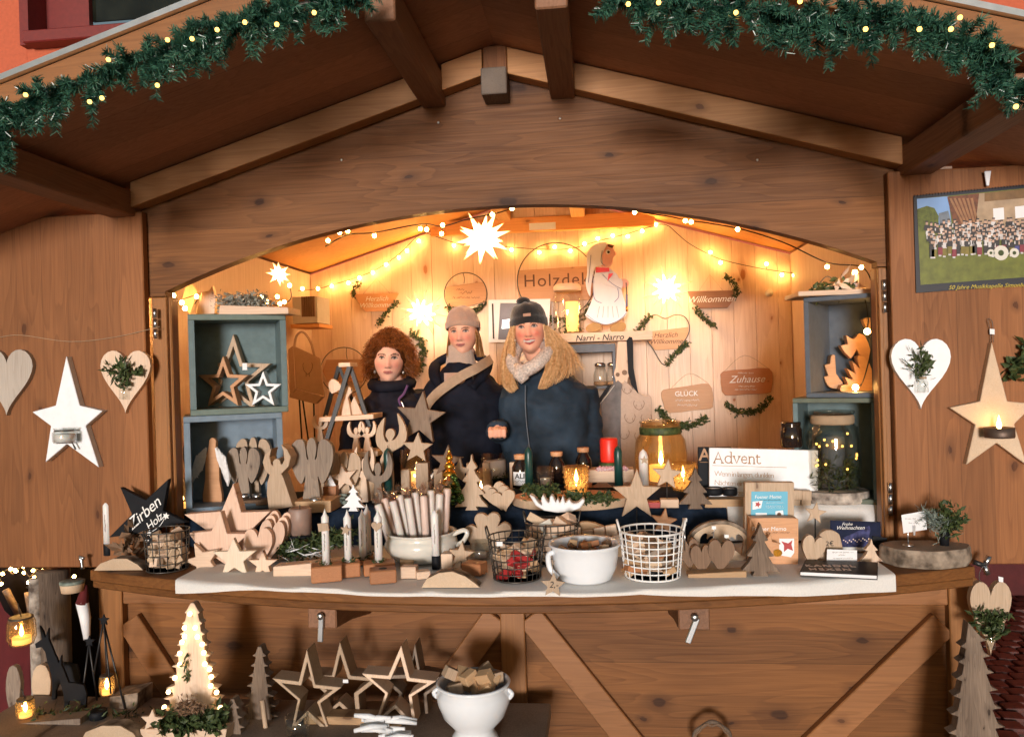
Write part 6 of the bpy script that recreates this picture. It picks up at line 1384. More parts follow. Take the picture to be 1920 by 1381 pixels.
for row in range(5):
    n = 27
    for i in range(n):
        x = 1738+i*8.4+rnd.uniform(-3, 3)+row*2; y = 420+row*8+rnd.uniform(-4, 4)-(x-1740)*.03; d = 8+row*.25
        q4(5, x-2.2, y-3, x+2.2, y+2.5, d+.1); q4(0, x-2.6, y-5, x+2.6, y-2.4, d+.15); q4(rnd.choice((0, 0, 1)), x-4.5, y+2.5, x+4.5, y+13, d); q4(rnd.choice((0, 1)), x-5, y+4, x-3, y+rnd.uniform(8, 12), d+.12); q4(rnd.choice((0, 1, 5)), x+3, y+4, x+5, y+rnd.uniform(8, 12), d+.12)
        if row == 4: q4(rnd.choice((2, 3, 4, 0)), x-4.5, y+13, x+4.5, y+27, d+.1); q4(1, x-3, y+27, x+2, y+30, d)
for k_, g_ in groups.items(): g_.build('printed_crowd', people_mats[k_], t, kind='stuff')
for x, r_ in ((1877, 14), (1902, 9), (1858, 7)): pr(circ(x, 474, r_, 18), M['cream'], 12); pr(circ(x, 474, r_*.4, 10), M['moss'], 13)
lettering('50 Jahre Musikkapelle Simonbach e.V.', 1866, 536, KY-.0042, 11, plain('yellow lettering', (.55, .42, .05), .6), t, .35)
sp_ = MB()
for i in range(46):
    a = at(1715+i*5.6, 367-i*.54, KY-.006)-t.location; MB().tube([(a.x, a.y+.004, a.z-.004), (a.x, a.y-.003, a.z), (a.x, a.y+.004, a.z+.004)], .0008, 4).build('spiral_wire', M['black'], t)
slab('clip', [(1846, 321), (1859, 320), (1855, 348), (1850, 348)], M['white'], Y=KY-.016, th=.006, parent=t)
# ------------------------------------------------------------------ right end: clip, hanging heart, big bark tree
cy2 = -.16
t = thing('hanging_heart_vase', 'wooden heart with a small green vase hanging at the right counter end', 'heart', Vector((at(1858, 1215, cy2).x, cy2, at(1858, 1225, cy2).z)))
slab('board', heart(1858, 1090, 78, 138, 0, 40, 1.3), M['oak'], Y=cy2, th=.022, parent=t); vase_sprig(t, 1858, 1215, 15, 28, cy2-.02, [(1858, 1190), (1848, 1168), (1842, 1155)], 91); sprig('sprig', [(1858, 1190), (1864, 1168), (1880, 1158)], cy2-.02, M['moss'], t, 140, .025, .006, 92, .012)
wirep('hanging_wire', [(1838, 1095), (1836, 1075), (1845, 1058)], cy2+.01, t, .001, M['wire']); slab('price_tag', [(1872, 1080), (1881, 1082), (1881, 1091), (1873, 1090)], M['paper'], Y=cy2-.003, th=.001, parent=t, bevel=0)
t = thing('metal_spring_clip', 'shiny metal spring clip gripping the right counter end', 'clip', at(1845, 1062, cy2+.03)); p0 = t.location
for a, b_ in (((1826, 1053), (1846, 1060)), ((1846, 1060), (1855, 1042)), ((1846, 1060), (1852, 1076))): MB().tube([at(*a, cy2+.02)-p0, at(*b_, cy2+.02)-p0], .008, 6).build('clip_arm', M['steel'] if a[0] != 1826 else M['blackmetal'], t)
big_ = []
ys = [1165, 1215, 1225, 1270, 1280, 1325, 1340, 1390, 1405, 1460, 1475, 1530, 1545, 1600, 1615, 1680]
R_side = [(1816, 1166)]; y = 1166; w_ = 8
for i in range(13): y += 28+i*1.5; w_ += 7.0; R_side += [(1826+w_*.92, y), (1826+w_+10, y+6), (1826+w_*.82, y+9)]
L_side = []; y = 1180; w_ = 6
for i in range(13): y += 28+i*1.5; w_ += 4.6; L_side += [(1820-w_*.80, y-4), (1820-w_-8, y+3), (1820-w_*.78, y+8)]
yb = max(R_side[-1][1], L_side[-1][1])
pts = R_side+[(1875, yb+4), (1780, yb+4)]+L_side[::-1]
slab('tall_bark_tree', pts, M['bark'], Y=-.30, th=.035, label='tall barky wooden tree standing at the right corner of the stall', cat='tree', group='trees cut from barky wood')
# ------------------------------------------------------------------ low bench in front of the stall with wares
ZB = .555
bn = thing('display_bench', 'low wooden bench in front of the stall carrying stars and trees', 'bench', (-1.05, -.36, 0))
MB().box((0, 0, ZB-.02), (1.75, .42, .04)).build('bench_top', M['grey'], bn, bevel=.004)
for x in (-.8, .8):
    for y in (-.17, .17): MB().box((x, y, (ZB-.04)/2), (.05, .05, ZB-.042)).build('leg', M['walnut'], bn)
def onb(px, py): return on(px, py, ZB)
# glowing notched tree in a planter
def zig(cx, top, base, w0, w1, n, jag):
    Rr = []; Ll = []
    for i in range(n):
        u0, u1 = i/n, (i+1)/n; y1 = top+(base-top)*u1
        a = w0+(w1-w0)*u1**1.05
        Rr += [(cx+a*.62+2, y1-(base-top)/n*.35), (cx+a+jag, y1-2), (cx+a*.80, y1)]
        Ll += [(cx-a*.62-2, y1-(base-top)/n*.35), (cx-a-jag, y1-2), (cx-a*.80, y1)]
    return [(cx-3, top)]+[(cx+3, top)]+Rr+Ll[::-1]
tY = -.36
M['bulbt'] = emis('tree bulb', (1, .66, .30), 7); bmt = MB().ball((0, 0, 0), 1, 8).mesh('bulb'); bmt.materials.append(M['bulbt'])
t = thing('lit_tree', 'pale notched wooden tree outlined with glowing bulbs', 'light tree', Vector((at(362, 1360, tY).x, tY, ZB)))
slab('tree', zig(360, 1130, 1352, 9, 64, 11, 1), M['pine'], Y=tY, th=.03, parent=t)
for x, y in ((356, 1150), (346, 1176), (366, 1176), (346, 1192), (341, 1203), (370, 1193), (379, 1207), (337, 1224), (382, 1223), (337, 1245), (384, 1244), (393, 1254), (328, 1270), (396, 1268), (395, 1285), (406, 1297), (316, 1296), (308, 1325), (413, 1326), (419, 1350)):
    o = bpy.data.objects.new('bulb', bmt); COL.objects.link(o); o.parent = t; o.location = at(x, y, tY-.008)-t.location; o.scale = (.0078,)*3
sprig('twig', [(353, 1225), (350, 1245), (350, 1268)], tY-.01, M['moss'], t, 26, .02, .004, 93, .004, .5)
t = thing('tree_planter', 'pale wooden planter with greenery, cone and small star below the lit tree', 'planter', Vector((at(345, 1390, -.42).x, -.42, ZB)))
slab('trough', [(262, 1366), (425, 1366), (418, 1410), (268, 1410)], M['pine_x'], z=None, Y=-.45, th=.07, parent=t)
sprig('greenery', [(305, 1352), (340, 1356), (380, 1352), (410, 1350)], -.44, M['moss'], t, 520, .030, .008, 94, .012); sprig('dry_cone', [(338, 1322), (360, 1326), (382, 1338)], -.43, M['walnut'], t, 340, .018, .003, 95, .010); slab('white_star', star(284, 1351, 22, 10, 3), M['pine'], Y=-.46, th=.01, parent=t)
def bartree(label, cx, top, base, w1, Y, n=11):
    return slab('grey_notched_tree', zig(cx, top, base, 5, w1, n, 5), M['bark'], Y=Y, th=.035, label=label, cat='tree', group='weathered notched trees')
bartree('tall weathered notched tree right of the lit tree', 486, 1212, 1420, 46, -.30); bartree('small weathered notched tree tucked behind the planter', 435, 1310, 1420, 34, -.40, 6)
t = thing('split_stick', 'narrow pale split stick leaning before the weathered tree', 'stick', at(502, 1395, -.36)); MB().tube([(0, 0, 0), at(492, 1312, -.34)-t.location], .008, 5).build('stick', M['oak'], t)
def fstar(label, pts, Y, mat, wt=.70):
    cx = sum(p[0] for p in pts)/10; cy_ = sum(p[1] for p in pts)/10
    return slab('frame_star', pts, mat, Y=Y, th=.07, label=label, cat='star', group='open frame stars on the bench', hole=[(cx+(x-cx)*wt, cy_+(y-cy_)*wt) for x, y in pts])
fstar('open frame star leaning leftmost on the bench', [(575, 1217), (591, 1283), (640, 1288), (600, 1318), (622, 1382), (576, 1340), (545, 1372), (558, 1312), (510, 1271), (560, 1277)], -.34, M['oak'], .74)
fstar('open frame star second from the left, standing behind', [(637, 1203), (657, 1266), (712, 1271), (672, 1302), (677, 1360), (636, 1322), (598, 1352), (610, 1300), (570, 1264), (622, 1266)], -.27, M['oak'], .74)
fstar('open frame star in the middle of the bench', [(752, 1210), (768, 1270), (818, 1276), (772, 1305), (782, 1372), (740, 1328), (700, 1362), (722, 1300), (678, 1262), (728, 1266)], -.31, M['pine'], .76)
fstar('open frame star half hidden behind the middle one', [(778, 1207), (788, 1262), (842, 1272), (800, 1302), (805, 1365), (770, 1330), (735, 1352), (748, 1300), (710, 1266), (766, 1264)], -.24, M['grey'], .76)
p = onb(650, 1374); o = MB().box((0, 0, .012), (.30, .06, .024)).build('base_plank', M['oak_x'], None, (p.x, -.30, ZB), bevel=.003); tag(o, 'flat oak plank under the frame stars on the bench', 'board')
o = MB().box((0, 0, 0), (.016, .002, .010)).build('price_sticker', M['paper'], None, at(648, 1276, -.345)); tag(o, 'white price sticker on the leftmost frame star', 'price tag')
t = thing('glass_cylinder', 'clear glass cylinder on the bench beside the weathered tree', 'glass', Vector((onb(545, 1400).x, -.42, ZB))); s = mpp(t.location)
MB().lathe([(0, 0), (22*s, 0), (22*s, 44*s), (20*s, 44*s), (20*s, 3*s), (0, 3*s)], 22).build('glass_body', M['glass'], t)
t = thing('white_driftwood', 'heap of whitewashed driftwood sticks before the frame stars', 'driftwood', Vector((onb(730, 1375).x, -.42, ZB))); rnd = random.Random(5)
for i in range(12):
    a = rnd.uniform(-.5, .5); c = Vector((rnd.uniform(-.05, .05), rnd.uniform(-.02, .02), .012+.005*i)); d = Vector((math.cos(a), rnd.uniform(-.3, .3), math.sin(a)*.5))*.045
    MB().tube([c-d, c+Vector((0, 0, .004)), c+d], [.006, .009, .005], 6).build('stick', M['white'], t)
# footed white bowl with blocks
zbo = .54
p = on(890, 1395, ZB); s = mpp(Vector((p.x, -.40, ZB)))
t = thing('footed_white_bowl', 'white footed ceramic bowl filled with wooden blocks, before the stall', 'bowl', Vector((at(889, 1330, -.40).x, -.40, at(889, 1388, -.40).z)))
MB().lathe([(q*s, h*s) for q, h in ((0, 0), (44, 0), (46, 3), (42, 12), (36, 22), (40, 30), (58, 50), (68, 76), (70, 92), (66, 104), (69, 108), (70, 112), (66, 114), (62, 108), (64, 92), (54, 60), (0, 40))], 40).build('body', M['whitegloss'], t)
for sg in (-1, 1): MB().tube(smooth([(sg*66*s, -.01, 100*s), (sg*74*s, -.016, 94*s), (sg*68*s, -.012, 84*s)], 4, False), 4*s, 7).build('lug_handle', M['whitegloss'], t)
heap(t, s, 44, 96, 126, 18, [M['oak'], M['oak_x']], 22, 12, 'wood_block', 'block heaped in the white footed bowl', (1.3, .9, .9), cat='block', grp='blocks in the footed bowl')
st = thing('tree_stump_stand', 'round wooden stand under the footed white bowl', 'stand', Vector((t.location.x, t.location.y, 0))); MB().lathe([(0, 0), (.10, 0), (.095, t.location.z-.002), (0, t.location.z-.001)], 22).build('stump', M['barkrim'], st)
wreath_c = at(1335, 1385, -.12); t = thing('twig_wreath', 'dark twig wreath at the bottom edge, right of centre', 'wreath', wreath_c)
MB().tube([(at(1335+34*math.cos(a), 1386+32*math.sin(a)+2*math.sin(5*a), -.12)-wreath_c) for a in [2*math.pi*i/40 for i in range(40)]], .007, 6, True).build('twig_ring', M['bark'], t); MB().tube([(at(1335+31*math.cos(a), 1386+29*math.sin(a)+3*math.sin(7*a), -.125)-wreath_c) for a in [2*math.pi*i/40 for i in range(40)]], .004, 5, True).build('twig_ring', M['walnut'], t)
t = thing('climbing_figures', 'two small dark clip-on leaves under the counter edge', 'clips', at(785, 1132, -.45))
for x in (775, 795): MB().ball(at(x, 1133, -.47)-t.location, .010, 8, (1.2, .6, .7)).build('leaf', M['moss'], t)
# ------------------------------------------------------------------ dark corner on the far left: lanterns, deer, logs
def hanglamp(label, px, base, r, h, Y, hook=None):
    p = at(px, base, Y); s = mpp(p); t = thing('tealight_lantern', label, 'lantern', p, group='small glass tealight lanterns')
    MB().lathe([(q*s, hh*s) for q, hh in ((0, 0), (r*.8, 0), (r, h*.25), (r*.95, h*.8), (r*.8, h), (r*.75, h), (r*.88, h*.3), (0, 2))], 18).build('glass_body', M['amber'], t)
    MB().lathe([(0, 2*s), (r*.65*s, 2*s), (r*.65*s, h*.28*s), (0, h*.28*s)], 14).build('tealight', M['glowwax'], t); flame(t, (0, 0, h*.28*s), 1.3)
    MB().lathe([(r*.82*s, h*.93*s), (r*.86*s, h*.96*s), (r*.82*s, h*s)], 14).build('wire_band', M['wire'], t)
    if hook: MB().tube([(0, 0, h*s), at(*hook, Y)-p], .0015, 5).build('hanging_wire', M['wire'], t)
    return t
hanglamp('bright glass tealight lantern at the left picture edge', 41, 1207, 25, 52, -.30, (33, 1130)); hanglamp('glass tealight lantern behind the black deer', 113, 1226, 17, 40, -.05, (110, 1170)); hanglamp('glass lantern hanging in the wire tripod beside the log', 201, 1302, 14, 38, -.28, (194, 1165))
hanglamp('lowest glass tealight lantern near the bottom left corner', 48, 1344, 17, 36, -.34, (40, 1290)); hanglamp('faint amber lantern left of the black deer', 82, 1242, 11, 32, -.02)
def tripod(label, top, feet, Y):
    t = thing('wire_tripod', label, 'stand', at(feet[0][0], feet[0][1], Y)); p0 = t.location; a = at(*top, Y)-p0
    for f in feet: MB().tube([a, at(f[0], f[1], Y+f[2])-p0], .003, 5).build('leg', M['blackmetal'], t)
    slab('star', star(top[0], top[1]-3, 11, 5), M['black'], Y=Y-.006, th=.004, parent=t, bevel=0)
tripod('black wire tripod topped by a small star, beside the post', (194, 1165), [(176, 1262, 0), (246, 1375, .02), (208, 1300, -.05)], -.26); tripod('black wire tripod with a star behind the deer', (167, 1205), [(148, 1350, 0), (186, 1340, .05)], -.22)
def deer(label, x, y, k, Y, flip=1):
    o = [(0, 0), (3, -40), (1, -62), (-6, -86), (-10, -104), (-16, -112), (-26, -110), (-28, -118), (-16, -126), (-20, -150), (-14, -140), (-10, -128), (-4, -146), (-4, -126), (2, -112), (12, -86), (30, -84), (46, -80), (52, -60), (50, -36), (52, 0), (46, 0), (44, -34), (38, -46), (14, -46), (9, -34), (8, 0)]
    slab('black_deer', [(x+a*k*flip, y+b*k) for a, b in o], M['black'], Y=Y, th=.008, label=label, cat='deer', group='black deer silhouettes', bevel=0)
deer('larger black deer silhouette in the dark left corner', 95, 1330, 1.05, -.18); deer('smaller black deer silhouette in front of the larger one', 118, 1352, .85, -.24)
t = thing('birch_log', 'upright mossy log in the dark left corner', 'log', Vector((at(118, 1200, -.02).x, -.06, 0))); hz = at(118, 1068, -.06).z
MB().lathe([(0, 0), (.055, 0), (.05, hz*.5), (.052, hz), (0, hz)], 18).build('trunk', M['bark'], t)
t = thing('thin_log', 'thin pale upright branch beside the mossy log', 'log', Vector((at(88, 1200, -.05).x, -.10, 0))); MB().lathe([(0, 0), (.022, 0), (.02, hz*.98), (0, hz*.98)], 12).build('trunk', M['birch'], t)
t = thing('gnome_sock', 'hanging white bearded gnome with a red hat beside the left post', 'gnome', at(163, 1195, -.12)); p0 = t.location
MB().tube([at(163, 1198, -.12)-p0, at(160, 1160, -.12)-p0, at(154, 1128, -.12)-p0], [.010, .017, .020], 10).build('beard', M['white'], t); MB().tube([at(154, 1130, -.12)-p0, at(157, 1112, -.12)-p0, at(162, 1096, -.12)-p0], [.021, .014, .003], 10).build('hat', M['redcloth'], t)
t = thing('wooden_cup', 'pale wooden cup hanging above the gnome beside the left post', 'cup', at(136, 1108, -.14)); s = mpp(t.location); MB().lathe([(0, 0), (19*s, 0), (21*s, 14*s), (19*s, 20*s), (0, 20*s)], 18).build('cup', M['slice'], t); MB().lathe([(21.5*s, 15*s), (21.8*s, 20*s), (19*s, 21*s), (0, 21*s)], 18).build('fur_rim', M['sage'], t)
t = thing('counter_tap', 'small dark metal hook at the left counter end', 'hook', at(153, 1062, -.10)); MB().tube(smooth([tuple(at(x, y, -.1)-t.location) for x, y in ((155, 1066), (153, 1050), (150, 1044), (158, 1046))], 3, False), .006, 6).build('hook', M['steel'], t)
t = thing('red_felt', 'dark red felt cloth draped at the left picture edge', 'cloth', Vector((at(20, 1300, -.10).x, -.06, .35)))
rows = [[(lambda q: (q.x-t.location.x, q.y-t.location.y+.02*math.sin(i*1.3), q.z-t.location.z))(at(-40+i*(18 if j < 2 else 16), 1100+j*70+i*14*(1 if j == 0 else .2), -.06)) for i in range(9)] for j in range(5)]
MB().grid(rows).build('cloth', M['redcloth'], t)
for i, (x, y, w_, h_) in enumerate(((25, 1250, 26, 100), (78, 1248, 34, 92))): slab('pale_slab', smooth([(x-w_/2, y+h_*.6), (x-w_*.55, y+h_*.25), (x-w_*.3, y), (x+w_*.2, y), (x+w_*.5, y+h_*.3), (x+w_*.35, y+h_*.7), (x, y+h_)], 2), M['slice'] if i else M['grey'], Y=-.16+i*.02, th=.02, label=('narrow grey slab standing at the left edge', 'pinkish oval slice standing left of the deer')[i], cat='board')
t = thing('stump_block', 'square pale stump behind the wire tripod', 'stump', Vector((onb(232, 1350).x, -.22, ZB))); slab('stump', [(205, 1306), (258, 1298), (256, 1360), (205, 1362)], M['barkrim'], Y=-.24, th=.09, parent=t)
halflog('half-round log with pale face at the bottom left of the bench', [(150, 1392), (160, 1372), (190, 1360), (225, 1360), (250, 1374), (262, 1392)], ZB)
t = thing('bench_moss', 'patch of dark moss and fir on the left of the bench', 'moss', Vector((onb(170, 1340).x, -.3, ZB))); sprig('moss', [(60, 1352), (110, 1350), (165, 1345), (240, 1352), (262, 1360)], -.30, M['moss'], t, 700, .03, .003, 97, .016)
t = thing('grey_slab_base', 'grey rough plank along the left of the bench', 'board', Vector((onb(90, 1360).x, -.34, ZB))); slab('plank', [(-30, 1362), (150, 1346), (150, 1380), (-30, 1400)], M['grey'], Y=-.36, th=.06, parent=t)
o = turned('black_tealight', [(0, 0), (15, 0), (16, 14), (14, 15), (0, 13)], 184, 1345, ZB, M['black'], 'black tealight cup on the bench before the stump', 'candle', n=18)
fairy('tangle of fairy lights glowing behind the left corner of the stall', [(-10, 1110), (10, 1068), (25, 1075), (40, 1062), (55, 1080), (70, 1065), (60, 1090), (75, 1095), (50, 1100), (82, 1070)],
      [(5, 1075), (20, 1066), (30, 1070), (44, 1061), (45, 1073), (62, 1069), (64, 1082), (53, 1091), (73, 1094), (80, 1069), (78, 1081), (2, 1094), (28, 1068), (139, 1080)], .02, .006)
bc = MB(); xa2, xb2 = -3.2, XL-.004; bc.grid([[(xa2+(xb2-xa2)*i/40, .09+.018*math.sin(i*.9)*(1.2-j*.2), .985-j*.24) for i in range(41)] for j in range(5)])  # sheet added to black out the corner behind the lanterns
tag(bc.build('black_backdrop', plain('black curtain cloth', (.008, .007, .008), .95, spec=.05)), 'black backdrop added for the darkness below the left door behind the lanterns', 'backdrop')
t = thing('twig_bundle', 'bundle of pale driftwood behind the fairy light tangle', 'driftwood', at(70, 1140, .03)); rnd = random.Random(31)
for i in range(9): a = at(50+i*7, 1180, .03)-t.location; MB().tube([a, a+Vector((rnd.uniform(-.06, .06), rnd.uniform(-.03, .03), rnd.uniform(.12, .2)))], .012, 6).build('branch', M['barkrim'], t)
# ------------------------------------------------------------------ the three women behind the counter
PY = .86
def remesh(mb, name, vox, sm=2):
    me = mb.mesh(name); o = bpy.data.objects.new(name, me); COL.objects.link(o)
    md = o.modifiers.new('r', 'REMESH'); md.mode = 'VOXEL'; md.voxel_size = vox; md.use_smooth_shade = True
    if sm: s = o.modifiers.new('s', 'SMOOTH'); s.iterations = sm; s.factor = .5
    dg = bpy.context.evaluated_depsgraph_get(); out = bpy.data.meshes.new_from_object(o.evaluated_get(dg))
    bpy.data.objects.remove(o); bpy.data.meshes.remove(me); out.name = name
    out.polygons.foreach_set('use_smooth', [True]*len(out.polygons)); return out
def G(x, s): return math.exp(-(x/s)**2)
def head_mb(smile=0., sx=1.):
    """one skin surface with brow, sockets, nose, cheeks, lips and chin; face looks along -y"""
    n, m_ = 56, 44; rows = []
    for j in range(m_+1):
        ph = math.pi*j/m_; r = []
        for i in range(n):
            th = 2*math.pi*i/n; x = .073*sx*math.sin(ph)*math.cos(th); y = .092*math.sin(ph)*math.sin(th); z = .118*math.cos(ph)
            if z < 0: k = (-z/.118); x *= 1-.30*k**1.5; y = y*(1-.12*k**2)-.012*k
            if y < 0:
                f = min(1, -y/.05); d = 0
                nz = max(0, min(1, (.024-z)/.052)) if z > -.030 else G(z+.030, .008)
                d += .024*nz*G(x, .0105+.004*nz); d += .006*(G(abs(x)-.012, .006)*G(z+.030, .007))
                d -= .010*G(abs(x)-.031, .017)*G(z-.012, .012); d += .005*G(z-.030, .010)*G(abs(x)-.028, .024)
                d += (.005+.005*smile)*G(abs(x)-.036, .016)*G(z+.020, .016)
                d += .006*G(x, .020)*G(z+.058, .010); d -= .004*G(x, .024)*G(z+.074, .006); d += .009*G(x, .020)*G(z+.100, .014)
                y -= d*f
            r.append((x, y, z))
        rows.append(r)
    mb = MB().grid(rows, True); return mb
def paint(me, H, Ri, skin, lips, brow, iris, smile, open_=.0072):
    ca = me.color_attributes.new('col', 'FLOAT_COLOR', 'POINT'); data = []
    for v in me.vertices:
        p = Ri @ (v.co-H); c = list(skin)
        if p.length < .16 and p.y < -.02:
            x, z = p.x, p.z; ax = abs(x)
            ch = G(ax-.038, .022)*G(z+.026, .020)*(.8+.5*smile)+.6*G(ax, .014)*G(z+.026, .012); c = [c[0]*(1-.02*ch), c[1]*(1-.30*ch), c[2]*(1-.28*ch)]
            ln = abs(ax-(.015+(-.030-z)*.62)); c = [q*(1-.16*smile*G(ln, .003)*(-.062 < z < -.028)) for q in c]  # shade of the smile creases painted into the skin colour
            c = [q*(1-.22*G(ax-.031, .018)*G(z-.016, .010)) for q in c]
            ex, ez = (ax-.0315)/.0135, (z-.011)/open_
            if ex*ex+ez*ez < 1: c = [.46, .38, .35]
            if (ax-.0315)**2+(z-.011)**2 < .0056**2 and abs(ez) < 1.05: c = list(iris)
            if abs(z-(.011+open_*math.sqrt(max(0, 1-ex*ex)))) < .0030 and abs(ex) < 1.15: c = [.06, .03, .025]
            if abs(z-(.030-16*(ax-.032)**2)) < .0038 and .013 < ax < .052: c = [b*.9+s*.1 for b, s in zip(brow, skin)]
            zm = -.060+(smile*8)*x*x; hw = .023+.007*smile
            if ax < hw:
                u = 1-(x/hw)**2; t = (.0085 if smile > .6 else .0060)*math.sqrt(u)
                if abs(z-zm) < t+(.0062 if smile > .6 else .0040)*u: c = list(lips)
                if smile > .6 and abs(z-zm) < t*.62: c = [.62, .55, .50]
                elif smile <= .6 and abs(z-zm) < .0013: c = [q*.45 for q in lips]
            if abs(ax-.010) < .0042 and abs(z+.0375) < .0026: c = [q*.5 for q in skin]  # shade under the nose painted in as dark nostrils
        data += [c[0], c[1], c[2], 1]
    ca.data.foreach_set('color', data)
def skinmat():
    N = NT('skin'); a = N.n('Attribute', attribute_name='col'); N.l(a.outputs[0], N.b.inputs['Base Color']); N.b.inputs['Roughness'].default_value = .5; N.b.inputs['Specular IOR Level'].default_value = .35
    N.b.inputs['Subsurface Weight'].default_value = .12; N.b.inputs['Subsurface Radius'].default_value = (.02, .008, .004); N.b.inputs['Subsurface Scale'].default_value = .3; return N.m
M['skin'] = skinmat()
def hairmat(name, a, b_):
    N = NT(name); tc = N.n('TexCoord').outputs['Object']; no = N.n('TexNoise', i_Vector=tc, i_Scale=90.0, i_Detail=3.0); c = N.ramp(no.outputs[0], [(.3, a), (.7, b_)])
    N.l(c, N.b.inputs['Base Color']); N.b.inputs['Roughness'].default_value = .42; tr = N.n('BsdfTranslucent'); N.l(c, tr.inputs[0]); mx = N.n('MixShader'); mx.inputs[0].default_value = .35
    N.l(N.b.outputs[0], mx.inputs[1]); N.l(tr.outputs[0], mx.inputs[2]); N.l(mx.outputs[0], N.out.inputs[0]); return N.m
def knit(name, col, sc_=260):
    N = NT(name); tc = N.n('TexCoord').outputs['Object']; wv = N.n('TexWave', i_Vector=tc, i_Scale=sc_*.25, i_Distortion=2.0, i_Detail=1.0, bands_direction='X'); no = N.n('TexNoise', i_Vector=tc, i_Scale=120.0)
    f = N.math('ADD', N.math('MULTIPLY', wv.outputs[1], .5), N.math('MULTIPLY', no.outputs[0], .5)); N.l(N.ramp(f, [(.2, tuple(q*.72 for q in col)), (.8, col)]), N.b.inputs['Base Color']); N.b.inputs['Roughness'].default_value = .95; N.b.inputs['Sheen Weight'].default_value = .3
    bu = N.n('Bump', i_Strength=.8, i_Distance=.003, i_Height=f); N.l(bu.outputs[0], N.b.inputs['Normal']); return N.m
M['coat1'] = plain('black navy coat', (.012, .012, .020), .75, var=.4, scale=14, bump=.004, spec=.12); M['coat2'] = plain('midnight coat', (.008, .010, .019), .8, var=.4, scale=14, bump=.004, spec=.12); M['coat3'] = plain('navy softshell', (.020, .036, .058), .75, var=.5, scale=10, bump=.004, spec=.2)
M['trouser'] = plain('dark trousers', (.02, .02, .03), .8)
def ribbon(v, F, pts, w, rnd):
    k = len(v); n = len(pts); s = Vector((rnd.gauss(0, 1), rnd.gauss(0, .5), rnd.gauss(0, .6)))
    for i, p in enumerate(pts):
        t = pts[min(i+1, n-1)]-pts[max(i-1, 0)]; sd = t.cross(s); sd = sd.normalized() if sd.length > 1e-7 else Vector((1, 0, 0)); ww = w*(1-.55*i/(n-1)); v += [p-sd*ww, p+sd*ww]
    F += [(k+2*i, k+2*i+1, k+2*i+3, k+2*i+2) for i in range(n-1)]
def torso_rings(shz, sw, dp, bot, lean=0):
    R = [(.055, .060, .060), (.030, .080, .072), (0, sw*.55, .088), (-.03, sw*.76, .104), (-.07, sw*.92, dp*.88), (-.11, sw*.99, dp*.95), (-.16, sw*.97, dp), (-.30, sw*.90, dp*.98), (-.45, sw*.90, dp), (bot, sw*1.0, dp*1.05)]
    rows = []
    for z, hx, hy in R:
        r = []
        for i in range(32):
            a = 2*math.pi*i/32; c, s = math.cos(a), math.sin(a); e = .86
            r.append((lean*z+hx*math.copysign(abs(c)**e, c), hy*math.copysign(abs(s)**e, s), shz+z))
        rows.append(r)
    return rows
def closed(mb, rows):
    k = len(mb.v); mb.grid(rows, True); n = len(rows[0]); m_ = len(rows)
    mb.f += [tuple(k+i for i in range(n))[::-1], tuple(k+(m_-1)*n+i for i in range(n))]; mb.sm += [True, True]
def hand(mb, W, d, up, side, k=.88):
    """palm and five curled fingers around a wrist point W, pointing along d"""
    d = d.normalized(); sd = d.cross(up).normalized(); up = sd.cross(d)
    for i in range(4):
        o = (i-1.5)*.019; L = (.034, .040, .037, .029)[i]; a = W+d*.062+sd*o
        mb.tube([W+d*.005+sd*o*.6, a], [.012, .0115], 7); mb.tube([a, a+d*L*.7-up*.010, a+d*L*.45-up*.030, a-d*.004-up*.034], [.0105, .0098, .009, .0075], 7)
    th = W+sd*side*.030+d*.012
    mb.tube([W+sd*side*.014, th+d*.02-up*.006, th+d*.045-up*.020-sd*side*.012, th+d*.055-up*.030-sd*side*.028], [.014, .012, .0105, .008], 7)
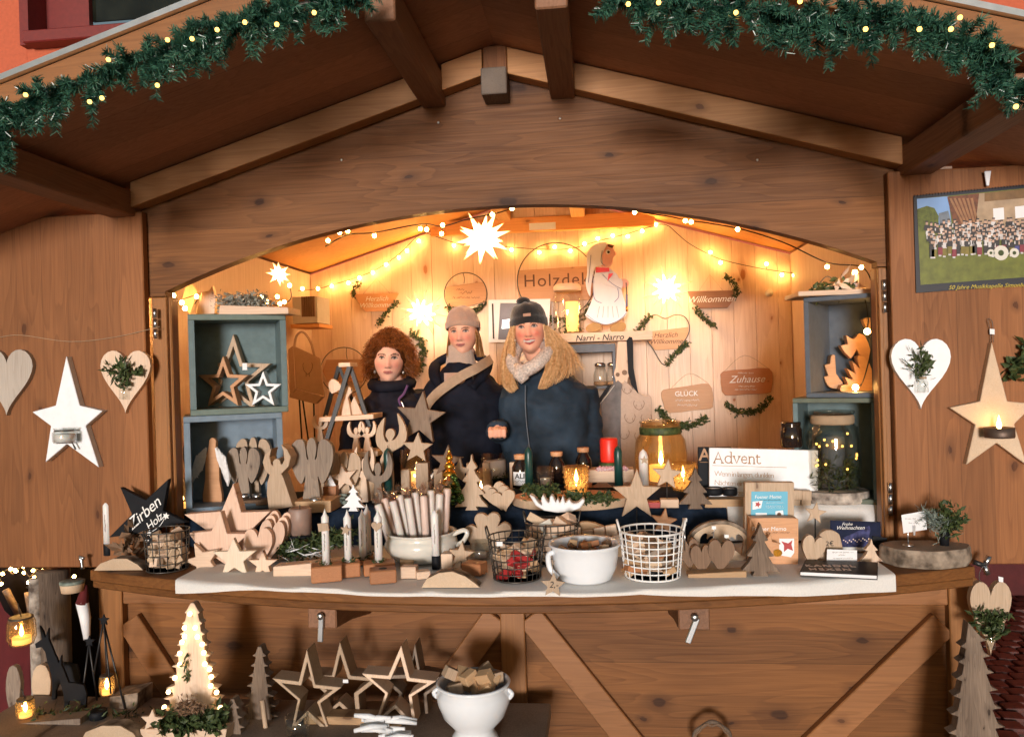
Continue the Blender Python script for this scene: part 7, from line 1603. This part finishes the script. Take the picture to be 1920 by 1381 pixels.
def woman(label, hpx, hz, hs, tilt, turn, body, sw, coat, skin, lips, brow, iris, smile, arms, dp=.14, sx=1.06, nod=0.):
    """hpx: head centre, body: base of neck (photo pixels); arms: shoulder-elbow-wrist in photo pixels and depth"""
    B = at(body[0], body[1], PY); t = thing('person', label, 'person', (B.x, PY, .12)); L = t.location
    H = at(hpx[0], hpx[1], PY+hz)-L; shz = B.z-L.z
    Rm = Matrix.Rotation(tilt, 3, 'Y') @ Matrix.Rotation(turn, 3, 'Z') @ Matrix.Rotation(nod, 3, 'X')
    mb = head_mb(smile, sx); Rm = Rm*hs; mb.v = [tuple(Rm @ Vector(v)+H) for v in mb.v]
    nb = H+Rm @ Vector((0, .022, -.07)); mb.tube([nb, Vector((0, .03, shz+.04)), Vector((0, .03, shz-.06))], [.048, .050, .075], 18)
    closed(mb, torso_rings(shz-.02, sw*.80, dp*.75, -.62)); AR = []
    for ar in arms:
        P = [at(x, y, PY+dy)-L for x, y, dy in ar[0]]; AR.append(P); mb.tube([P[0], P[1], P[2]], [.044, .036, .026], 10)
        if ar[1]: hand(mb, P[2], (P[2]-P[1]), Vector(ar[2]), ar[1])
        else: mb.tube([P[2], P[2]+(P[2]-P[1]).normalized()*.09], [.026, .02], 8)
    me = remesh(mb, 'body', .0042, 1); paint(me, H, Rm.inverted(), skin, lips, brow, iris, smile); me.materials.clear(); me.materials.append(M['skin'])
    o = bpy.data.objects.new('body', me); COL.objects.link(o); o.parent = t
    cm = MB(); closed(cm, torso_rings(shz, sw, dp, -.66))
    for P in AR:
        mid1 = P[0].lerp(P[1], .5); cm.tube([P[0]+Vector((0, 0, .012)), mid1, P[1], P[1].lerp(P[2], .5), P[2]], [.070, .064, .058, .052, .044], 12)
    ce = remesh(cm, 'coat', .009, 4)
    for v in ce.vertices:
        q = v.co; f = mnoise.noise(Vector((q.x*9, q.y*9, q.z*16)))*.011+mnoise.noise(Vector((q.x*26+5, q.y*26, q.z*30)))*.007+.004*abs(mnoise.noise(Vector((q.x*14+q.z*20, q.y*9, q.z*24)))); v.co += v.normal*f
    ce.materials.clear(); ce.materials.append(coat); c = bpy.data.objects.new('coat', ce); COL.objects.link(c); c.parent = t
    tm = MB()
    for sg in (-1, 1): tm.tube([(sg*.09, 0, shz-.62), (sg*.095, -.01, .50), (sg*.10, 0, .06)], [.105, .075, .055], 12); tm.box((sg*.10, -.05, .035), (.085, .24, .07))
    tm.build('trousers', M['trouser'], t)
    return t, H, Rm, shz, c
def strands(par, name, bundles, n, w, mat, seed, spread=.006, curl=.004):
    """locks: each strand runs between two neighbouring guide curves"""
    rnd = random.Random(seed); v = []; F = []; SB = [[[Vector(q) for q in smooth([tuple(p) for p in g], 4, False)] for g in B] for B in bundles]
    for i in range(n):
        B = SB[i % len(SB)]; k = rnd.randrange(max(1, len(B)-1)); u0 = rnd.random(); a, b_ = B[k], B[min(k+1, len(B)-1)]; N_ = min(len(a), len(b_)); cut = max(5, int(N_*rnd.uniform(.84, 1.0)))
        off = Vector((rnd.gauss(0, spread), rnd.gauss(0, spread*1.6), rnd.gauss(0, spread*.5))); ph = k*1.1+rnd.gauss(0, .25); pts = []
        for j in range(cut):
            u = j/(N_-1); pts.append(a[j].lerp(b_[j], u0)+off*(.5+.6*u)+Vector((math.sin(ph+u*7)*curl*u, math.cos(ph+u*6)*curl*u, 0)))
        ribbon(v, F, pts, w*rnd.uniform(.6, 1.3), rnd)
    return MB().add(v, F, True).build(name, mat, par, kind='stuff')
def beanie(par, H, Rm, mat, rim, top, hw, prof, knob=0):
    """knit hat: rim height, top height and half width in metres from the head centre"""
    Q = Rm.copy(); k = Q.col[0].length; Q = Q*(1/k); rows = []
    for u, w_ in zip((0, .03, .20, .30, .32, .48, .64, .80, .91, .98, 1), prof):
        r = []
        for i in range(44):
            a = 2*math.pi*i/44; x = hw*w_*math.cos(a); y = hw*1.12*w_*math.sin(a)+.008
            z = rim+(top-rim)*u-(.035*max(0, math.sin(a))+.014*math.cos(a)**2)*(1-u)+.003*math.sin(5*a+u*4)*u
            r.append(Q @ Vector((x, y, z))+H)
        rows.append(r)
    o = MB().grid(rows, True).build('hat', mat, par, recalc=True)
    if knob: MB().ball(Q @ Vector((-.012, 0, top+.004))+H, knob, 12, (1.3, 1, .8)).build('hat_knob', mat, o)
    return o
SK = (.78, .42, .30)
# --- woman with curly auburn hair
t, H, Rm, shz, c = woman('woman with big curly auburn hair in a dark coat, leftmost', (730, 675), 0, .89, .05, .18, (736, 738), .185, M['coat1'], (.76, .43, .32), (.46, .17, .15), (.08, .04, .025), (.05, .04, .035), 0.12,
    [([(676, 775, .02), (655, 850, 0), (690, 905, -.12)], 0), ([(798, 775, .02), (815, 850, .02), (775, 905, -.12)], 0)])
rnd = random.Random(77); v = []; F = []; cen = H+Vector((0, .02, .018))
for i in range(5200):
    d = Vector((rnd.gauss(0, 1), rnd.gauss(0, 1), rnd.gauss(0, 1))).normalized(); q = Rm.transposed() @ d
    if q.y < -.05 and q.z < .34-.9*max(0, abs(q.x)-.52) and abs(q.x) < .72: continue
    if d.z < -.85: continue
    root = cen+Vector((d.x*.066, d.y*.088, d.z*.10)); R = rnd.uniform(.78, 1.05); lowf = 1+.10*max(0, -d.z)
    tip = cen+Vector((d.x*.137*lowf, d.y*.13, d.z*.146-.026*(abs(d.x))))*1.0; tip = root.lerp(tip, R)
    if q.y < -.3: tip = root.lerp(tip, .85)
    u = d.orthogonal().normalized(); b = d.cross(u); ph = rnd.random()*6.28; ra = rnd.uniform(.004, .009); fr = rnd.uniform(9, 16); pts = []
    for k in range(9):
        s = k/8; a = ph+fr*s; pts.append(root.lerp(tip, s)+(u*math.cos(a)+b*math.sin(a))*ra*min(1, s*2)+Vector((0, 0, -.010*s*s)))
    ribbon(v, F, pts, .0015, rnd)
MB().add(v, F, True).build('curly_hair', hairmat('auburn hair', (.12, .032, .007), (.46, .16, .035)), t, kind='stuff')
cap = MB().ball((0, 0, 0), 1, 22); cap.v = [tuple(Rm @ Vector((x*.092, y*.108+.024, z*.122+.024))+H) for x, y, z in cap.v]; cap.build('hair_base', hairmat('dark auburn roots', (.05, .015, .005), (.16, .05, .012)), t)
MB().tube(smooth([tuple(at(x, y, PY-.135)-t.location) for x, y in ((764, 722), (757, 738), (748, 748), (752, 760))], 3, False), .006, 6).build('purple_lining', plain('purple fleece', (.12, .05, .14), .9), t)
MB().tube(smooth([tuple(at(x, y, PY-.150)-t.location) for x, y in ((752, 752), (756, 760), (758, 770))], 3, False), .003, 5).build('zip_pull', M['steel'], t)
MB().tube(smooth([tuple(Vector((math.cos(a)*.085, math.sin(a)*.075-.005, shz+.045+.012*math.sin(a)))) for a in [i*.52 for i in range(12)]], 2), .026, 8, True).build('collar', M['coat1'], t)
for sg in (-1, 1): MB().ball(H+Rm @ Vector((sg*.071, -.005, -.06)), .006, 8, (1, 1, 1.6)).build('earring', M['steel'], t)
# --- woman with beige knit hat
t, H, Rm, shz, c = woman('woman in a beige knit hat and dark coat with a beige bag strap, middle', (868, 626), .0, .83, -.03, -.04, (864, 702), .200, M['coat2'], SK, (.48, .18, .16), (.17, .09, .05), (.10, .11, .12), .45,
    [([(795, 738, .02), (790, 830, .05), (800, 900, -.05)], 0), ([(930, 732, .02), (938, 810, .06), (905, 880, -.10)], 0)])
M['beigeknit'] = knit('beige knit', (.50, .33, .25)); beanie(t, H, Rm, M['beigeknit'], .036, .124, .074, (1, 1.05, 1.06, 1.04, 1.0, .95, .86, .72, .52, .28, .02))
blond = hairmat('blond hair', (.42, .22, .075), (.72, .46, .20))
g = [[H+Rm @ Vector((sg*.066, -.030+.03*k, .03)), H+Rm @ Vector((sg*(.078+.003*k), -.030+.03*k, -.03)), H+Rm @ Vector((sg*(.078+.004*k), -.038+.03*k, -.085)), H+Rm @ Vector((sg*(.074+.008*k), -.050+.03*k, -.135))] for sg in (-1, 1) for k in range(4)]
strands(t, 'hair', [g[:4], g[4:]], 700, .0016, blond, 5, .002)
MB().lathe([(.060, -.02), (.066, .0), (.068, .02), (.064, .045), (.058, .075), (.056, .10), (.052, .105)], 24, (0, .008, shz+.025)).build('turtleneck', knit('beige rib knit', (.52, .40, .33)), t)
MB().lathe([(.060, -.07), (.070, -.03), (.064, .01)], 20, (0, -.055, shz+.0), sy=.9).build('jumper_front', M['beigeknit'], t)
sp_ = [at(x, y, PY+d)-t.location for x, y, d in ((922, 672, -.02), (910, 680, -.10), (890, 692, -.165), (868, 703, -.175), (845, 718, -.178), (822, 735, -.175), (806, 752, -.16), (798, 768, -.13))]
S = smooth([tuple(p) for p in sp_], 3, False); rows = [[(p[0]-.010, p[1]-.002, p[2]+.018) for p in S], [(p[0], p[1]-.006, p[2]) for p in S], [(p[0]+.010, p[1]-.002, p[2]-.018) for p in S]]
MB().grid(rows).build('bag_strap', plain('beige webbing', (.36, .255, .175), .85, scale=80), t)
hd = MB()
for sg in (-1, 1): hd.tube(smooth([(sg*.055, .06, shz+.085), (sg*.115, .03, shz+.05), (sg*.105, -.06, shz-.005), (sg*.065, -.115, shz-.06)], 4, False), [.020]*5+[.026]*5+[.020]*3, 8)
hd.tube(smooth([(-.055, .06, shz+.085), (0, .085, shz+.10), (.055, .06, shz+.085)], 3, False), .02, 8); hd.build('hood', M['coat2'], t)
MB().tube([at(886, 690, PY-.165)-t.location, at(887, 712, PY-.172)-t.location], .002, 5).build('cord', M['ink'], t)
# --- woman with black hat and long blond hair
t, H, Rm, shz, c = woman('smiling woman in a black hat with long blond hair and a pale scarf, rightmost', (992, 618), -.03, .89, -.08, .02, (1016, 702), .212, M['coat3'], (.80, .41, .285), (.44, .075, .075), (.22, .11, .06), (.07, .07, .08), 1.0,
    [([(958, 742, .0), (940, 815, .06), (934, 806, -.20)], -1, (0, 0, 1)), ([(1092, 735, .02), (1108, 820, .03), (1100, 900, -.10)], 0)], sx=1.10)
ht = beanie(t, H, Rm, knit('black knit', (.012, .012, .013)), .026, .122, .080, (1, 1.05, 1.06, 1.05, 1.0, .97, .90, .78, .58, .30, .02), .024)
MB().box((0, 0, 0), (.036, .003, .014), Rm).build('leather_patch', plain('brown leather', (.30, .12, .04), .5), ht, H+Rm @ Vector((.004, -.106, .066)))
blond2 = hairmat('golden blond hair', (.62, .36, .15), (.95, .68, .38))
A = lambda x, y, d: at(x, y, PY+d)-t.location
g = [[A(958, 612, -.06), A(951, 650, -.07), A(948, 690, -.11), A(953, 722, -.145), A(962, 738, -.155)], [A(965, 608, -.085), A(963, 648, -.10), A(966, 688, -.135), A(965, 715, -.16), A(968, 730, -.165)], [A(958, 612, -.04), A(944, 655, -.06), A(941, 692, -.09), A(944, 722, -.12), A(955, 738, -.13)],
     [A(1024, 612, -.07), A(1040, 650, -.09), A(1040, 686, -.14), A(1030, 712, -.17), A(1018, 732, -.175)], [A(1026, 610, -.05), A(1048, 645, -.08), A(1050, 680, -.13), A(1042, 708, -.165), A(1030, 726, -.17)], [A(1026, 612, -.04), A(1052, 640, -.06), A(1062, 668, -.10), A(1062, 695, -.15), A(1050, 716, -.16)],
     [A(1026, 610, -.02), A(1060, 640, -.03), A(1080, 662, -.06), A(1092, 680, -.085), A(1104, 694, -.09)], [A(1019, 608, -.085), A(1023, 652, -.105), A(1024, 690, -.15), A(1018, 712, -.17), A(1008, 732, -.175)]]
strands(t, 'long_hair', [g[:3], [g[7], g[3]]], 2600, .0012, blond2, 6, .0028, .009); strands(t, 'loose_hair', [[g[3], g[4], g[5]], [g[5], g[6]]], 520, .0009, blond2, 8, .003, .006)
sc_m = plain('cream bouclé scarf', (.60, .52, .47), .95, var=.45, scale=120, bump=.006)
MB().tube(smooth([tuple(A(x, y, d)) for x, y, d in ((964, 664, -.06), (961, 680, -.11), (974, 696, -.15), (998, 688, -.155), (1018, 672, -.13), (1028, 656, -.07), (1015, 648, 0), (975, 648, .0))], 4), .030, 10, True).build('scarf', sc_m, t)
MB().tube([A(972, 684, -.14), A(976, 702, -.165), A(985, 714, -.165)], [.024, .034, .022], 10).build('scarf_end', sc_m, t)
MB().tube(smooth([tuple(A(x, y, d)) for x, y, d in ((985, 722, -.162), (985, 760, -.166), (988, 800, -.160), (994, 850, -.155))], 4, False), .0028, 5).build('zip', M['slate'], t)
MB().ball(A(1060, 745, -.14), .001, 6)
